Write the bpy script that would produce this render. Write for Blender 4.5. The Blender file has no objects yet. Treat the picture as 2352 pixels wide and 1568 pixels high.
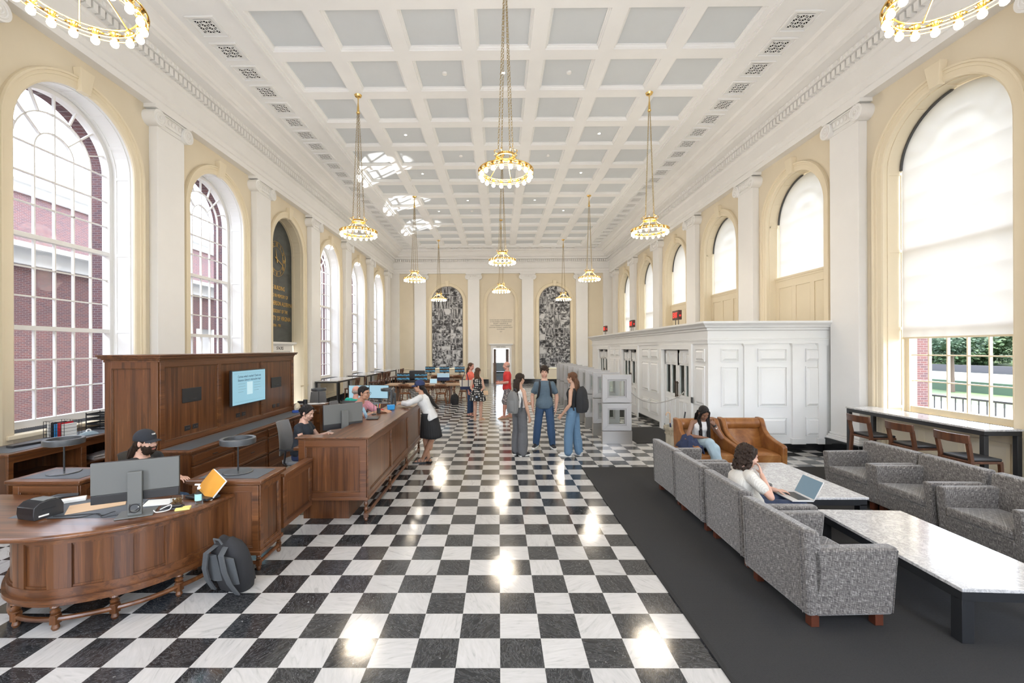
import bpy, math, random
from math import sin, cos, pi, radians, sqrt, atan2
from mathutils import Vector, Matrix
random.seed(7)
SC = bpy.context.scene
COL = SC.collection

# ---------------------------------------------------------------- camera
cam_d = bpy.data.cameras.new('camera')
cam = bpy.data.objects.new('camera', cam_d); COL.objects.link(cam); SC.camera = cam
EYE = 2.177
cam.matrix_world = Matrix.Translation((0, 0, EYE)) @ Matrix.Rotation(0.007, 4, 'Z') @ Matrix.Rotation(pi/2, 4, 'X') @ Matrix.Rotation(-0.0040, 4, 'Z')
cam_d.sensor_width = 36; cam_d.lens = 1000/2352*36
cam_d.shift_x = (1176-1139)/2352; cam_d.shift_y = (801-784)/2352
cam_d.clip_start = .05; cam_d.clip_end = 400

# ---------------------------------------------------------------- world, sun, exposure
W = bpy.data.worlds.new('world'); SC.world = W; W.use_nodes = True
nt = W.node_tree; nt.nodes.clear()
bgn = nt.nodes.new('ShaderNodeBackground'); outw = nt.nodes.new('ShaderNodeOutputWorld')
sky = nt.nodes.new('ShaderNodeTexSky'); sky.sky_type = 'NISHITA'; sky.sun_disc = False
sky.sun_elevation = radians(62); sky.sun_rotation = radians(140); sky.dust_density = 2.5; sky.air_density = 1.0; sky.ozone_density = 1.5
hsv = nt.nodes.new('ShaderNodeMixRGB'); hsv.blend_type = 'MIX'; hsv.inputs[0].default_value = .55
hsv.inputs[2].default_value = (7.5, 7.9, 8.6, 1)
nt.links.new(sky.outputs[0], hsv.inputs[1]); nt.links.new(hsv.outputs[0], bgn.inputs[0])
bgn.inputs[1].default_value = 1.9
nt.links.new(bgn.outputs[0], outw.inputs[0])
sun_d = bpy.data.lights.new('sun', 'SUN'); sun_d.energy = 14; sun_d.angle = radians(1.5); sun_d.color = (1, .95, .86)
sun = bpy.data.objects.new('sun', sun_d); COL.objects.link(sun)
sun.rotation_euler = Vector((-.16, .30, -.94)).to_track_quat('-Z', 'Y').to_euler()
CH_POWER = 125      # one chandelier, watts
SC.view_settings.view_transform = 'Standard'; SC.view_settings.look = 'None'
SC.view_settings.exposure = -0.12; SC.view_settings.gamma = 1; SC.view_settings.use_curve_mapping = False
cy = SC.cycles
cy.max_bounces = 7; cy.diffuse_bounces = 4; cy.glossy_bounces = 3; cy.transmission_bounces = 4; cy.transparent_max_bounces = 8
cy.sample_clamp_indirect = 6; cy.caustics_reflective = False; cy.caustics_refractive = False
cy.use_adaptive_sampling = True; cy.adaptive_threshold = .03; cy.use_denoising = True
SC.render.use_persistent_data = False

# ---------------------------------------------------------------- mesh builder
class MB:
    def __init__(s, M=None): s.v = []; s.f = []; s.sm = []; s.M = M; s.mi = []; s.cur = 0
    def add(s, vs, fs, smooth=False):
        n = len(s.v)
        if s.M is not None: vs = [s.M @ Vector(p) for p in vs]
        s.v += [tuple(p) for p in vs]
        for f in fs: s.f.append([n+i for i in f]); s.sm.append(smooth); s.mi.append(s.cur)
        return s
    def box(s, x0, y0, z0, x1, y1, z1):
        x0, x1 = min(x0, x1), max(x0, x1); y0, y1 = min(y0, y1), max(y0, y1); z0, z1 = min(z0, z1), max(z0, z1)
        s.nb = getattr(s, 'nb', -1)+1; e = (s.nb % 6)*.00022       # keeps crossing boards from lying in one plane
        if min(x1-x0, y1-y0, z1-z0) > .003: x0 += e; y0 += e; z0 += e; x1 -= e; y1 -= e; z1 -= e
        return s.add([(x0,y0,z0),(x1,y0,z0),(x1,y1,z0),(x0,y1,z0),(x0,y0,z1),(x1,y0,z1),(x1,y1,z1),(x0,y1,z1)],
                     [(0,3,2,1),(4,5,6,7),(0,1,5,4),(1,2,6,5),(2,3,7,6),(3,0,4,7)])
    def hexa(s, b, t):   # bottom quad, top quad, counter-clockwise from above
        return s.add(list(b)+list(t), [(0,3,2,1),(4,5,6,7),(0,1,5,4),(1,2,6,5),(2,3,7,6),(3,0,4,7)])
    def bar(s, p0, p1, w, h, up=(0,0,1)):
        p0 = Vector(p0); p1 = Vector(p1); d = (p1-p0).normalized(); u = Vector(up)
        r = d.cross(u)
        if r.length < 1e-4: r = d.cross(Vector((1,0,0)))
        r.normalize(); u = r.cross(d); a = r*w/2; b = u*h/2
        return s.add([p0-a-b, p0+a-b, p0+a+b, p0-a+b, p1-a-b, p1+a-b, p1+a+b, p1-a+b],
                     [(0,1,2,3),(7,6,5,4),(4,5,1,0),(5,6,2,1),(6,7,3,2),(7,4,0,3)])
    def quad(s, *p): return s.add(p, [tuple(range(len(p)))])
    def loft(s, rings, cap=True, smooth=True, closed=True):
        n = len(rings[0]); vs = [p for r in rings for p in r]; fs = []
        for k in range(len(rings)-1):
            for i in range(n if closed else n-1):
                j = (i+1) % n
                fs.append((k*n+i, k*n+j, (k+1)*n+j, (k+1)*n+i))
        s.add(vs, fs, smooth)
        if cap and closed:
            m = len(s.v)
            s.f.append([m-len(vs)+i for i in range(n)][::-1]); s.sm.append(False); s.mi.append(s.cur)
            s.f.append([m-n+i for i in range(n)]); s.sm.append(False); s.mi.append(s.cur)
        return s
    def cyl(s, p0, p1, r0, r1=None, n=16, cap=True, smooth=True):
        if r1 is None: r1 = r0
        p0 = Vector(p0); p1 = Vector(p1); d = (p1-p0).normalized()
        a = d.orthogonal().normalized(); b = d.cross(a)
        R = lambda p, r: [p+(a*cos(2*pi*i/n)+b*sin(2*pi*i/n))*r for i in range(n)]
        return s.loft([R(p0, r0), R(p1, r1)], cap, smooth)
    def tube(s, pts, r, n=8, cap=True):
        pts = [Vector(p) for p in pts]; rings = []; pa = None
        for i, p in enumerate(pts):
            d = (pts[min(i+1, len(pts)-1)]-pts[max(i-1, 0)]).normalized()
            if pa is None: pa = d.orthogonal().normalized()
            pa = (pa-d*pa.dot(d)).normalized(); b = d.cross(pa)
            rr = r[i] if isinstance(r, (list, tuple)) else r
            rings.append([p+(pa*cos(2*pi*k/n)+b*sin(2*pi*k/n))*rr for k in range(n)])
        return s.loft(rings, cap)
    def lathe(s, prof, c=(0,0,0), n=24, smooth=True):
        c = Vector(c)
        return s.loft([[c+Vector((r*cos(2*pi*i/n), r*sin(2*pi*i/n), z)) for i in range(n)] for r, z in prof], True, smooth)
    def prism(s, poly, z0, z1, smooth=False):
        return s.loft([[(x, y, z0) for x, y in poly], [(x, y, z1) for x, y in poly]], True, smooth)
    def ball(s, c, r, n=12, m=8, rot=None):
        if not isinstance(r, (list, tuple)): r = (r, r, r)
        c = Vector(c); vs = []; fs = []
        for j in range(m+1):
            t = pi*j/m
            for i in range(n):
                p = Vector((r[0]*sin(t)*cos(2*pi*i/n), r[1]*sin(t)*sin(2*pi*i/n), -r[2]*cos(t)))
                if rot is not None: p = rot @ p
                vs.append(c+p)
        for j in range(m):
            for i in range(n): fs.append((j*n+i, j*n+(i+1) % n, (j+1)*n+(i+1) % n, (j+1)*n+i))
        return s.add(vs, fs, True)
    def torus(s, c, R, r, n=24, m=8, axis=(0,0,1), sc=1.0):
        ax = Vector(axis).normalized(); a = ax.orthogonal().normalized(); b = ax.cross(a); c = Vector(c); vs = []; fs = []
        for i in range(n):
            t = 2*pi*i/n; e = a*cos(t)+b*sin(t)*sc
            for k in range(m):
                q = 2*pi*k/m; vs.append(c+e*R+(e.normalized()*cos(q)+ax*sin(q))*r)
        for i in range(n):
            for k in range(m): fs.append((i*m+k, ((i+1) % n)*m+k, ((i+1) % n)*m+(k+1) % m, i*m+(k+1) % m))
        return s.add(vs, fs, True)
    def build(s, name, mat=None, parent=None, bevel=0, angle=40, seg=2):
        me = bpy.data.meshes.new(name); me.from_pydata(s.v, [], s.f); me.update()
        o = bpy.data.objects.new(name, me); COL.objects.link(o)
        mats = mat if isinstance(mat, (list, tuple)) else [mat]
        for m in mats:
            if m: me.materials.append(m)
        if len(mats) > 1: me.polygons.foreach_set('material_index', s.mi)
        me.polygons.foreach_set('use_smooth', [bool(x) or bevel > 0 for x in s.sm])
        if any(s.sm) or bevel: me.set_sharp_from_angle(angle=radians(angle))
        if bevel:
            b = o.modifiers.new('bevel', 'BEVEL'); b.width = bevel; b.segments = seg; b.limit_method = 'ANGLE'; b.angle_limit = radians(30)
        if parent is not None: o.parent = parent
        return o

def tag(o, label=None, cat=None, group=None, kind=None):
    if label: o['label'] = label
    if cat: o['category'] = cat
    if group: o['group'] = group
    if kind: o['kind'] = kind
    return o
def thing(name, label, cat, loc=(0,0,0), rz=0, group=None):
    o = bpy.data.objects.new(name, None); COL.objects.link(o); o.location = loc; o.rotation_euler = (0, 0, rz)
    o.empty_display_size = .1
    return tag(o, label, cat, group)
def struct(o): o['kind'] = 'structure'; return o
def kids(o): return [c for c in bpy.data.objects if c.parent == o]
def copy_tree(o, parent=None, loc=None, rz=None, label=None, group=None, ch=None):
    c = o.copy(); COL.objects.link(c); c.parent = parent
    if loc is not None: c.location = loc
    if rz is not None: c.rotation_euler = (0, 0, rz)
    if label: c['label'] = label
    if group: c['group'] = group
    for k in list(o.children): copy_tree(k, c)
    return c
def text(s, parent, mat, loc, rot, size, align='CENTER', ext=.002, name='lettering', sx=1, font=None):
    cu = bpy.data.curves.new(name, 'FONT'); cu.body = s; cu.size = size; cu.align_x = align; cu.extrude = ext; cu.space_line = 1.1; cu.resolution_u = 3
    t = bpy.data.objects.new(name, cu); COL.objects.link(t)
    dg = bpy.context.evaluated_depsgraph_get()
    me = bpy.data.meshes.new_from_object(t.evaluated_get(dg)); bpy.data.objects.remove(t); bpy.data.curves.remove(cu)
    o = bpy.data.objects.new(name, me); COL.objects.link(o); me.materials.clear(); me.materials.append(mat)
    o.location = loc; o.rotation_euler = rot; o.scale = (sx, 1, 1); o.parent = parent
    return o

# ---------------------------------------------------------------- materials
MATS = {}
def mat(name, col=(.8,.8,.8), rough=.5, metal=0, spec=.5, emit=None, es=0, trans=0, alpha=1, coat=0, sheen=0):
    m = bpy.data.materials.new(name); m.use_nodes = True; b = m.node_tree.nodes['Principled BSDF']
    b.inputs['Base Color'].default_value = (*col, 1); b.inputs['Roughness'].default_value = rough; b.inputs['Metallic'].default_value = metal
    b.inputs['Specular IOR Level'].default_value = spec
    if emit: b.inputs['Emission Color'].default_value = (*emit, 1); b.inputs['Emission Strength'].default_value = es
    if trans: b.inputs['Transmission Weight'].default_value = trans
    if alpha < 1: b.inputs['Alpha'].default_value = alpha
    if coat: b.inputs['Coat Weight'].default_value = coat; b.inputs['Coat Roughness'].default_value = .1
    if sheen: b.inputs['Sheen Weight'].default_value = sheen
    MATS[name] = m
    return m
class NG:
    """small helper to write node graphs"""
    def __init__(s, m): s.t = m.node_tree; s.b = s.t.nodes['Principled BSDF']
    def n(s, typ, **kw):
        x = s.t.nodes.new('ShaderNode'+typ)
        for k, v in kw.items():
            if k.startswith('i_'):
                key = k[2:]; key = int(key) if key.isdigit() else key.replace('_', ' ')
                if isinstance(v, bpy.types.NodeSocket): s.t.links.new(v, x.inputs[key])
                else: x.inputs[key].default_value = v
            else: setattr(x, k, v)
        return x
    def l(s, a, b): s.t.links.new(a, b)
    def math(s, op, a, b=0.0, c=0.0): return s.n('Math', operation=op, i_0=a, i_1=b, i_2=c).outputs[0]
    def ramp(s, fac, stops, interp='LINEAR'):
        r = s.n('ValToRGB'); s.l(fac, r.inputs[0]); e = r.color_ramp.elements; r.color_ramp.interpolation = interp
        while len(e) > 1: e.remove(e[-1])
        e[0].position = stops[0][0]; e[0].color = (*stops[0][1], 1)
        for p, c in stops[1:]: x = e.new(p); x.color = (*c, 1)
        return r.outputs[0]
    def mix(s, fac, a, b, typ='MIX'):
        x = s.n('MixRGB', blend_type=typ)
        for i, v in enumerate((fac, a, b)):
            if isinstance(v, bpy.types.NodeSocket): s.l(v, x.inputs[i])
            else: x.inputs[i].default_value = v if i == 0 else (*v, 1)
        return x.outputs[0]
    def obj(s, scale=(1,1,1), loc=(0,0,0), rot=(0,0,0), coord='Object'):
        tc = s.n('TexCoord'); mp = s.n('Mapping'); s.l(tc.outputs[coord], mp.inputs[0])
        mp.inputs['Scale'].default_value = scale; mp.inputs['Location'].default_value = loc; mp.inputs['Rotation'].default_value = rot
        return mp.outputs[0]
    def noise(s, vec, scale=5, detail=3, rough=.5, dist=0):
        return s.n('TexNoise', i_Vector=vec, i_Scale=scale, i_Detail=detail, i_Roughness=rough, i_Distortion=dist).outputs['Fac']
    def bump(s, h, strength=.2, dist=.01):
        x = s.n('Bump', i_Height=h, i_Strength=strength, i_Distance=dist); s.l(x.outputs[0], s.b.inputs['Normal'])
    def col(s, c): s.l(c, s.b.inputs['Base Color'])

def paint(name, c, rough=.55, amp=.02, spec=.3):
    m = mat(name, c, rough, spec=spec); g = NG(m)
    n = g.noise(g.obj(), 1.7, 4)
    g.col(g.ramp(n, [(.3, tuple(x*(1-amp) for x in c)), (.7, tuple(min(1, x*(1+amp)) for x in c))]))
    g.bump(g.noise(g.obj(), 60, 2), .04, .002)
    return m
white = paint('white_paint', (.80,.79,.765)); trimw = paint('trim_white', (.82,.81,.79), .4)
cream = paint('cream_paint', (.73,.645,.495)); creamt = paint('cream_trim', (.77,.675,.50), .45)
ceilw = paint('ceiling_white', (.84,.84,.83)); coffb = paint('coffer_blue_grey', (.615,.645,.665))
panw = paint('panel_white', (.80,.80,.78), .35); plaster = paint('niche_plaster', (.78,.70,.57))
black = mat('black_metal', (.018,.019,.021), .42); blackp = mat('black_plastic', (.022,.022,.024), .35)
darkgrey = mat('dark_grey_metal', (.11,.115,.12), .38, .6); grey_pl = mat('grey_plastic', (.122,.125,.118), .5)
brass = mat('brass', (.80,.55,.20), .22, 1); chainm = mat('antique_brass', (.42,.33,.18), .35, 1)
steel = mat('brushed_steel', (.50,.48,.45), .32, .9); chrome = mat('chrome', (.75,.75,.76), .12, 1)
paper = mat('paper', (.85,.84,.80), .7); yellowp = mat('yellow_paper', (.85,.72,.22), .7)
bulbm = mat('bulb_glow', (1,.9,.7), .4, emit=(1,.84,.60), es=14)
downl = mat('downlight_glow', (1,1,1), .4, emit=(1,.95,.85), es=8)
orange = mat('orange_card', (.62,.27,.02), .6); tan = mat('tan_card', (.62,.42,.26), .7)
bluep = mat('blue_plastic', (.03,.28,.62), .4); redp = mat('red_plastic', (.5,.02,.03), .4); navy = mat('navy_cloth', (.02,.03,.075), .85)
stone_black = mat('black_stone_base', (.012,.013,.014), .12)
gold = mat('gold_leaf', (.72,.47,.16), .35, .8); ink = mat('dark_ink', (.03,.03,.035), .6)
greyink = mat('grey_ink', (.28,.26,.22), .6)

def wood(name, c0, c1, c2, rough=.32, ax='z', sc=1.0, coat=.15):
    m = mat(name, c1, rough, coat=coat); g = NG(m)
    st = {'z': (12*sc,12*sc,.42*sc), 'x': (.42*sc,12*sc,12*sc), 'y': (12*sc,.42*sc,12*sc)}[ax]
    v = g.obj(st); n1 = g.noise(v, 1.3, 5, .66, .55)
    st2 = tuple(k*6 for k in st); n2 = g.noise(g.obj(st2), 1.6, 3, .6)
    w = g.math('FRACT', g.math('MULTIPLY', n1, 7.0))
    w = g.math('ABSOLUTE', g.math('SUBTRACT', w, .5))
    c = g.ramp(n1, [(.30, c0), (.5, c1), (.72, c2)])
    c = g.mix(g.math('MULTIPLY', w, .75), c, c0)
    c = g.mix(g.math('MULTIPLY', n2, .35), c, tuple(k*.45 for k in c0))
    g.col(c); g.bump(n2, .08, .002)
    return m
walV = wood('walnut_vertical', (.045,.015,.005), (.145,.052,.016), (.265,.107,.037))
walX = wood('walnut_across', (.048,.016,.005), (.155,.055,.017), (.275,.110,.038), ax='x')
walY = wood('walnut_along', (.048,.016,.005), (.155,.055,.017), (.275,.110,.038), ax='y')
stoolw = wood('dark_walnut', (.05,.018,.009), (.12,.045,.02), (.2,.08,.036), ax='z', rough=.4, coat=0)
oakw = wood('chair_wood', (.12,.045,.018), (.24,.095,.038), (.36,.16,.07), ax='z', rough=.4, coat=0)
tabw = wood('table_wood', (.30,.17,.08), (.46,.28,.15), (.6,.4,.23), ax='x', rough=.35, coat=0)
doorwood = wood('door_wood', (.2,.09,.03), (.34,.17,.07), (.45,.24,.11), ax='z')
legw = mat('chair_leg_wood', (.09,.025,.012), .4)
inlay = mat('desk_inlay', (.075,.085,.10), .55, spec=.6)

def floor_mat():
    m = mat('checker_marble', rough=.1); g = NG(m); s = .305
    tc = g.n('TexCoord'); sep = g.n('SeparateXYZ'); g.l(tc.outputs['Object'], sep.inputs[0])
    ix = g.math('DIVIDE', sep.outputs[0], s); iy = g.math('DIVIDE', g.math('SUBTRACT', sep.outputs[1], FY0), s)
    fx = g.math('FLOOR', ix); fy = g.math('FLOOR', iy)
    par = g.math('ABSOLUTE', g.math('MODULO', g.math('ADD', fx, fy), 2.0))
    cell = g.n('CombineXYZ', i_0=fx, i_1=fy, i_2=0.0)
    wn = g.n('TexWhiteNoise', noise_dimensions='3D'); g.l(cell.outputs[0], wn.inputs['Vector'])
    off = g.n('VectorMath', operation='SCALE', i_0=wn.outputs['Color'], i_Scale=40.0)
    rot = g.n('VectorRotate', rotation_type='Z_AXIS', i_Vector=tc.outputs['Object'], i_Angle=g.math('MULTIPLY', wn.outputs['Value'], 6.28))
    p = g.n('VectorMath', operation='ADD', i_0=rot.outputs[0], i_1=off.outputs[0]).outputs[0]
    st = g.n('VectorMath', operation='MULTIPLY', i_0=p, i_1=(1.0, 2.6, 1)).outputs[0]
    v1 = g.noise(st, 7, 8, .66, 2.2)
    vein = g.math('ABSOLUTE', g.math('SUBTRACT', v1, .5))
    blk = g.ramp(vein, [(0, (.17,.17,.168)), (.008, (.045,.046,.048)), (.05, (.022,.024,.027)), (.2, (.012,.013,.015))])
    speck = g.noise(p, 55, 2, .5); sm = g.math('GREATER_THAN', speck, .715)
    patch = g.math('GREATER_THAN', g.noise(p, 9, 2), .52)
    blk = g.mix(g.math('MULTIPLY', g.math('MULTIPLY', sm, patch), .55), blk, (.5,.5,.48))
    st2 = g.n('VectorMath', operation='MULTIPLY', i_0=p, i_1=(1.0, 5, 1)).outputs[0]
    wv = g.noise(st2, 5, 6, .6, 1.2)
    wh = g.ramp(wv, [(.30, (.40,.39,.365)), (.42, (.50,.485,.46)), (.7, (.565,.55,.525))])
    tint = g.math('ADD', g.math('MULTIPLY', wn.outputs['Value'], .12), .92)
    ct = g.n('CombineXYZ', i_0=tint, i_1=tint, i_2=tint).outputs[0]
    wh = g.mix(1.0, wh, ct, 'MULTIPLY')
    c = g.mix(par, blk, wh)
    ex = g.math('ABSOLUTE', g.math('SUBTRACT', g.math('FRACT', ix), .5)); ey = g.math('ABSOLUTE', g.math('SUBTRACT', g.math('FRACT', iy), .5))
    ed = g.math('GREATER_THAN', g.math('MAXIMUM', ex, ey), .4955)
    c = g.mix(g.math('MULTIPLY', ed, .5), c, (.25,.24,.22))
    g.col(c)
    r = g.math('ADD', g.math('MULTIPLY', g.noise(tc.outputs['Object'], 3, 3), .10), .07)
    g.l(r, g.b.inputs['Roughness'])
    # each slab tilts and undulates a little
    nz = g.noise(p, 6, 2, .5); g.bump(nz, .10, .006)
    g.b.inputs['Specular IOR Level'].default_value = .62
    return m
FY0 = 9.74*.305 - 10*.305
floorm = floor_mat()

def tweed():
    m = mat('grey_tweed', rough=.9, sheen=.3); g = NG(m)
    tc = g.n('TexCoord'); sep = g.n('SeparateXYZ'); g.l(tc.outputs['Object'], sep.inputs[0])
    # yarns run along z and along the horizontal
    h = g.math('ADD', sep.outputs[0], sep.outputs[1])
    a = g.n('CombineXYZ', i_0=g.math('MULTIPLY', h, 190.0), i_1=g.math('MULTIPLY', sep.outputs[2], 22.0), i_2=0.0).outputs[0]
    b = g.n('CombineXYZ', i_0=g.math('MULTIPLY', h, 22.0), i_1=g.math('MULTIPLY', g.math('ADD', sep.outputs[2], g.math('MULTIPLY', g.math('SUBTRACT', sep.outputs[0], sep.outputs[1]), .3)), 190.0), i_2=3.0).outputs[0]
    n1 = g.noise(a, 1, 2, .6); n2 = g.noise(b, 1, 2, .6)
    s = g.math('ADD', g.math('MULTIPLY', n1, .5), g.math('MULTIPLY', n2, .5))
    g.col(g.ramp(s, [(.34, (.014,.012,.011)), (.46, (.075,.066,.060)), (.55, (.17,.155,.14)), (.66, (.42,.39,.36))]))
    g.bump(s, .5, .003)
    return m
tweedm = tweed()
def carpet():
    m = mat('charcoal_carpet', rough=.95); g = NG(m); tc = g.n('TexCoord')
    v = g.n('TexVoronoi', i_Vector=tc.outputs['Object'], i_Scale=85.0); v.inputs['Randomness'].default_value = .25
    g.col(g.ramp(v.outputs['Distance'], [(0, (.028,.027,.0265)), (.5, (.020,.0195,.019)), (.8, (.009,.009,.009))]))
    g.bump(v.outputs['Distance'], .5, .003)
    return m
carpetm = carpet()
def marble():
    m = mat('white_marble', rough=.12); g = NG(m); p = g.obj()
    v = g.math('ABSOLUTE', g.math('SUBTRACT', g.noise(p, 9, 9, .7, 1.8), .5))
    sp = g.noise(g.obj((1,1,1)), 42, 4, .7, .8)
    c = g.ramp(v, [(0, (.30,.29,.29)), (.02, (.50,.49,.48)), (.07, (.60,.59,.575)), (.2, (.66,.65,.635))])
    c = g.mix(g.ramp(sp, [(.52, (0,0,0)), (.72, (.75,.75,.75))]), c, (.33,.32,.31))
    g.col(c); return m
marblem = marble()
def leather():
    m = mat('tan_leather', rough=.36); g = NG(m); p = g.obj()
    n = g.noise(p, 3.2, 5, .6, .6)
    g.col(g.ramp(n, [(.3, (.14,.045,.011)), (.5, (.255,.098,.025)), (.72, (.40,.19,.065))]))
    g.bump(g.math('ADD', g.noise(g.obj((14,14,4)), 1, 3, .6, 1.5), g.math('MULTIPLY', g.noise(p, 160, 2), .2)), .25, .008)
    return m
leatherm = leather()
def brick():
    m = mat('red_brick', rough=.85); g = NG(m)
    tc = g.n('TexCoord'); sep = g.n('SeparateXYZ'); g.l(tc.outputs['Object'], sep.inputs[0])
    v = g.n('CombineXYZ', i_0=g.math('ADD', sep.outputs[0], sep.outputs[1]), i_1=sep.outputs[2], i_2=0.0).outputs[0]
    br = g.n('TexBrick', i_Vector=v, i_Scale=1.75); br.offset = .5
    br.inputs['Color1'].default_value = (.125,.045,.041, 1); br.inputs['Color2'].default_value = (.066,.033,.040, 1); br.inputs['Mortar'].default_value = (.19,.165,.16, 1)
    br.inputs['Brick Width'].default_value = .215; br.inputs['Row Height'].default_value = .073; br.inputs['Mortar Size'].default_value = .007
    br.inputs['Bias'].default_value = -.1
    c = g.mix(g.math('MULTIPLY', g.noise(v, 1.2, 3), .5), br.outputs[0], (.10,.062,.066)); g.col(c); return m
brickm = brick()
outw_ = mat('outdoor_white', (.42,.425,.425), .7)
def glass(name, tint=(1,1,1), refl=.06, gt=1.0):
    m = bpy.data.materials.new(name); m.use_nodes = True; t = m.node_tree; t.nodes.clear()
    o = t.nodes.new('ShaderNodeOutputMaterial'); mx = t.nodes.new('ShaderNodeMixShader'); tr = t.nodes.new('ShaderNodeBsdfTransparent'); gl = t.nodes.new('ShaderNodeBsdfGlossy')
    tr.inputs[0].default_value = (*tint, 1); gl.inputs['Roughness'].default_value = .02; gl.inputs[0].default_value = (gt, gt, gt, 1)
    fr = t.nodes.new('ShaderNodeFresnel'); fr.inputs[0].default_value = 1.45
    mu = t.nodes.new('ShaderNodeMath'); mu.operation = 'MULTIPLY'; mu.inputs[1].default_value = refl/.04*.02; t.links.new(fr.outputs[0], mu.inputs[0])
    t.links.new(mu.outputs[0], mx.inputs[0]); t.links.new(tr.outputs[0], mx.inputs[1]); t.links.new(gl.outputs[0], mx.inputs[2]); t.links.new(mx.outputs[0], o.inputs[0])
    return m
glassm = glass('window_glass', (.97,.985,1), .06, .12); screeng = glass('panel_glass', (.93,.96,.95))
def shade():
    m = bpy.data.materials.new('shade_fabric'); m.use_nodes = True; t = m.node_tree; t.nodes.clear()
    o = t.nodes.new('ShaderNodeOutputMaterial'); a = t.nodes.new('ShaderNodeAddShader'); d = t.nodes.new('ShaderNodeBsdfDiffuse'); tl = t.nodes.new('ShaderNodeBsdfTranslucent')
    d.inputs[0].default_value = (.40,.385,.36,1); tl.inputs[0].default_value = (.185,.178,.165,1)
    t.links.new(d.outputs[0], a.inputs[0]); t.links.new(tl.outputs[0], a.inputs[1]); t.links.new(a.outputs[0], o.inputs[0]); return m
shadem = shade()
def slate():
    m = mat('slate', rough=.5); g = NG(m)
    n = g.noise(g.obj((1,1,2.5)), 1.4, 6, .6, .6); g.col(g.ramp(n, [(.3, (.030,.035,.035)), (.7, (.075,.085,.083))])); return m
slatem = slate()
def grassm_():
    m = mat('lawn', rough=.9); g = NG(m); n = g.noise(g.obj(), .5, 4)
    g.col(g.ramp(n, [(.35, (.035,.065,.018)), (.65, (.075,.115,.035))])); return m
lawnm = grassm_()
leafm = mat('leaf_green', (.06,.105,.04), .7); leaf2 = mat('leaf_dark', (.035,.065,.035), .7); barkm = mat('bark', (.10,.07,.05), .9)
pathm = mat('path_pale', (.22,.21,.195), .9)
def fabric(name, c, rough=.85, n=320, amp=.09):
    m = mat(name, c, rough); g = NG(m); f = g.noise(g.obj(), n, 2)
    g.col(g.ramp(f, [(.3, tuple(x*(1-amp) for x in c)), (.7, tuple(min(1, x*(1+amp)) for x in c))]))
    g.bump(g.noise(g.obj((1,1,.5)), 9, 4, .5, .8), .35, .02); return m
# ================================================================ THE ROOM
XL, XR, YE = -6.82, 7.12, 27.55          # wall planes
PR = .17                                  # pilaster projection
YB = -2.2                                 # rear wall
ML = Matrix(((0,-1,0,XL),(1,0,0,0),(0,0,1,0),(0,0,0,1)))      # local (s, d, z), d points out of the room
MR = Matrix(((0,1,0,XR),(-1,0,0,0),(0,0,1,0),(0,0,0,1)))
ME = Matrix(((1,0,0,0),(0,1,0,YE),(0,0,1,0),(0,0,0,1)))
BAYS = [7.065+3.5*k for k in range(-2, 6)]
PIL = [8.815+3.5*k for k in range(-2, 6)]
AW, ZS, ZSP = 1.02, 1.0, 5.38             # window half width, sill, springing
TOP = 8.28                                # underside of the ceiling beams

def arch_path(o, a, z0, zsp, n=28):
    r = a+o
    return [(-r, z0)] + [(-r*cos(pi*i/n), zsp+r*sin(pi*i/n)) for i in range(n+1)] + [(r, z0)]
def sweep_arch(mb, prof, a, z0, zsp, n=28, closed=True):
    paths = [arch_path(o, a, z0, zsp, n) for o, d in prof]
    rings = [[(paths[k][i][0], prof[k][1], paths[k][i][1]) for k in range(len(prof))] for i in range(n+3)]
    mb.loft(rings, closed, False, closed); return mb
def wall_with_arches(mb, s0, s1, z1, holes, d=0.0, n=28):
    """holes: (centre, half width, bottom, springing)"""
    s = s0
    for c, a, z0, zsp in sorted(holes):
        mb.quad((s,d,0),(c-a,d,0),(c-a,d,z1),(s,d,z1))
        if z0 > 0: mb.quad((c-a,d,0),(c+a,d,0),(c+a,d,z0),(c-a,d,z0))
        p = [(c-a*cos(pi*i/n), zsp+a*sin(pi*i/n)) for i in range(n+1)]
        for i in range(n):
            mb.quad((p[i][0],d,p[i][1]),(p[i+1][0],d,p[i+1][1]),(p[i+1][0],d,z1),(p[i][0],d,z1))
        s = c+a
    mb.quad((s,d,0),(s1,d,0),(s1,d,z1),(s,d,z1))
def place(o, M, s=0, z=0):
    o.matrix_world = M @ Matrix.Translation((s, 0, z)); return o

# floor
mb = MB(); mb.box(XL-.1, YB, -.1, XR+.1, YE+.2, 0); floor = struct(mb.build('floor', floorm))
# walls
mb = MB(); wall_with_arches(mb, YB, YE, 8.6, [(c, AW, ZS if abs(c-14.065) > .1 else 0, ZSP) for c in BAYS])
w = struct(mb.build('wall_left', cream)); w.matrix_world = ML
mb = MB(); wall_with_arches(mb, -YE, -YB, 8.6, [(-c, AW, ZS, ZSP) for c in BAYS])
w = struct(mb.build('wall_right', cream)); w.matrix_world = MR
EN = [(-3.26, .99, .95, 5.17), (.13, .90, 0, 5.17), (3.53, .99, .95, 5.17)]
mb = MB(); wall_with_arches(mb, XL, XR, 8.6, EN); w = struct(mb.build('wall_far', cream)); w.matrix_world = ME
mb = MB(); wall_with_arches(mb, XL, XR, 8.6, [(-4.2, 1.0, .9, 4.9), (0.1, 1.0, .9, 4.9), (4.4, 1.0, .9, 4.9)])  # unseen rear arches, added to let in fill daylight
w = struct(mb.build('wall_rear', cream)); w.matrix_world = Matrix.Translation((0, YB, 0))

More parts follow.
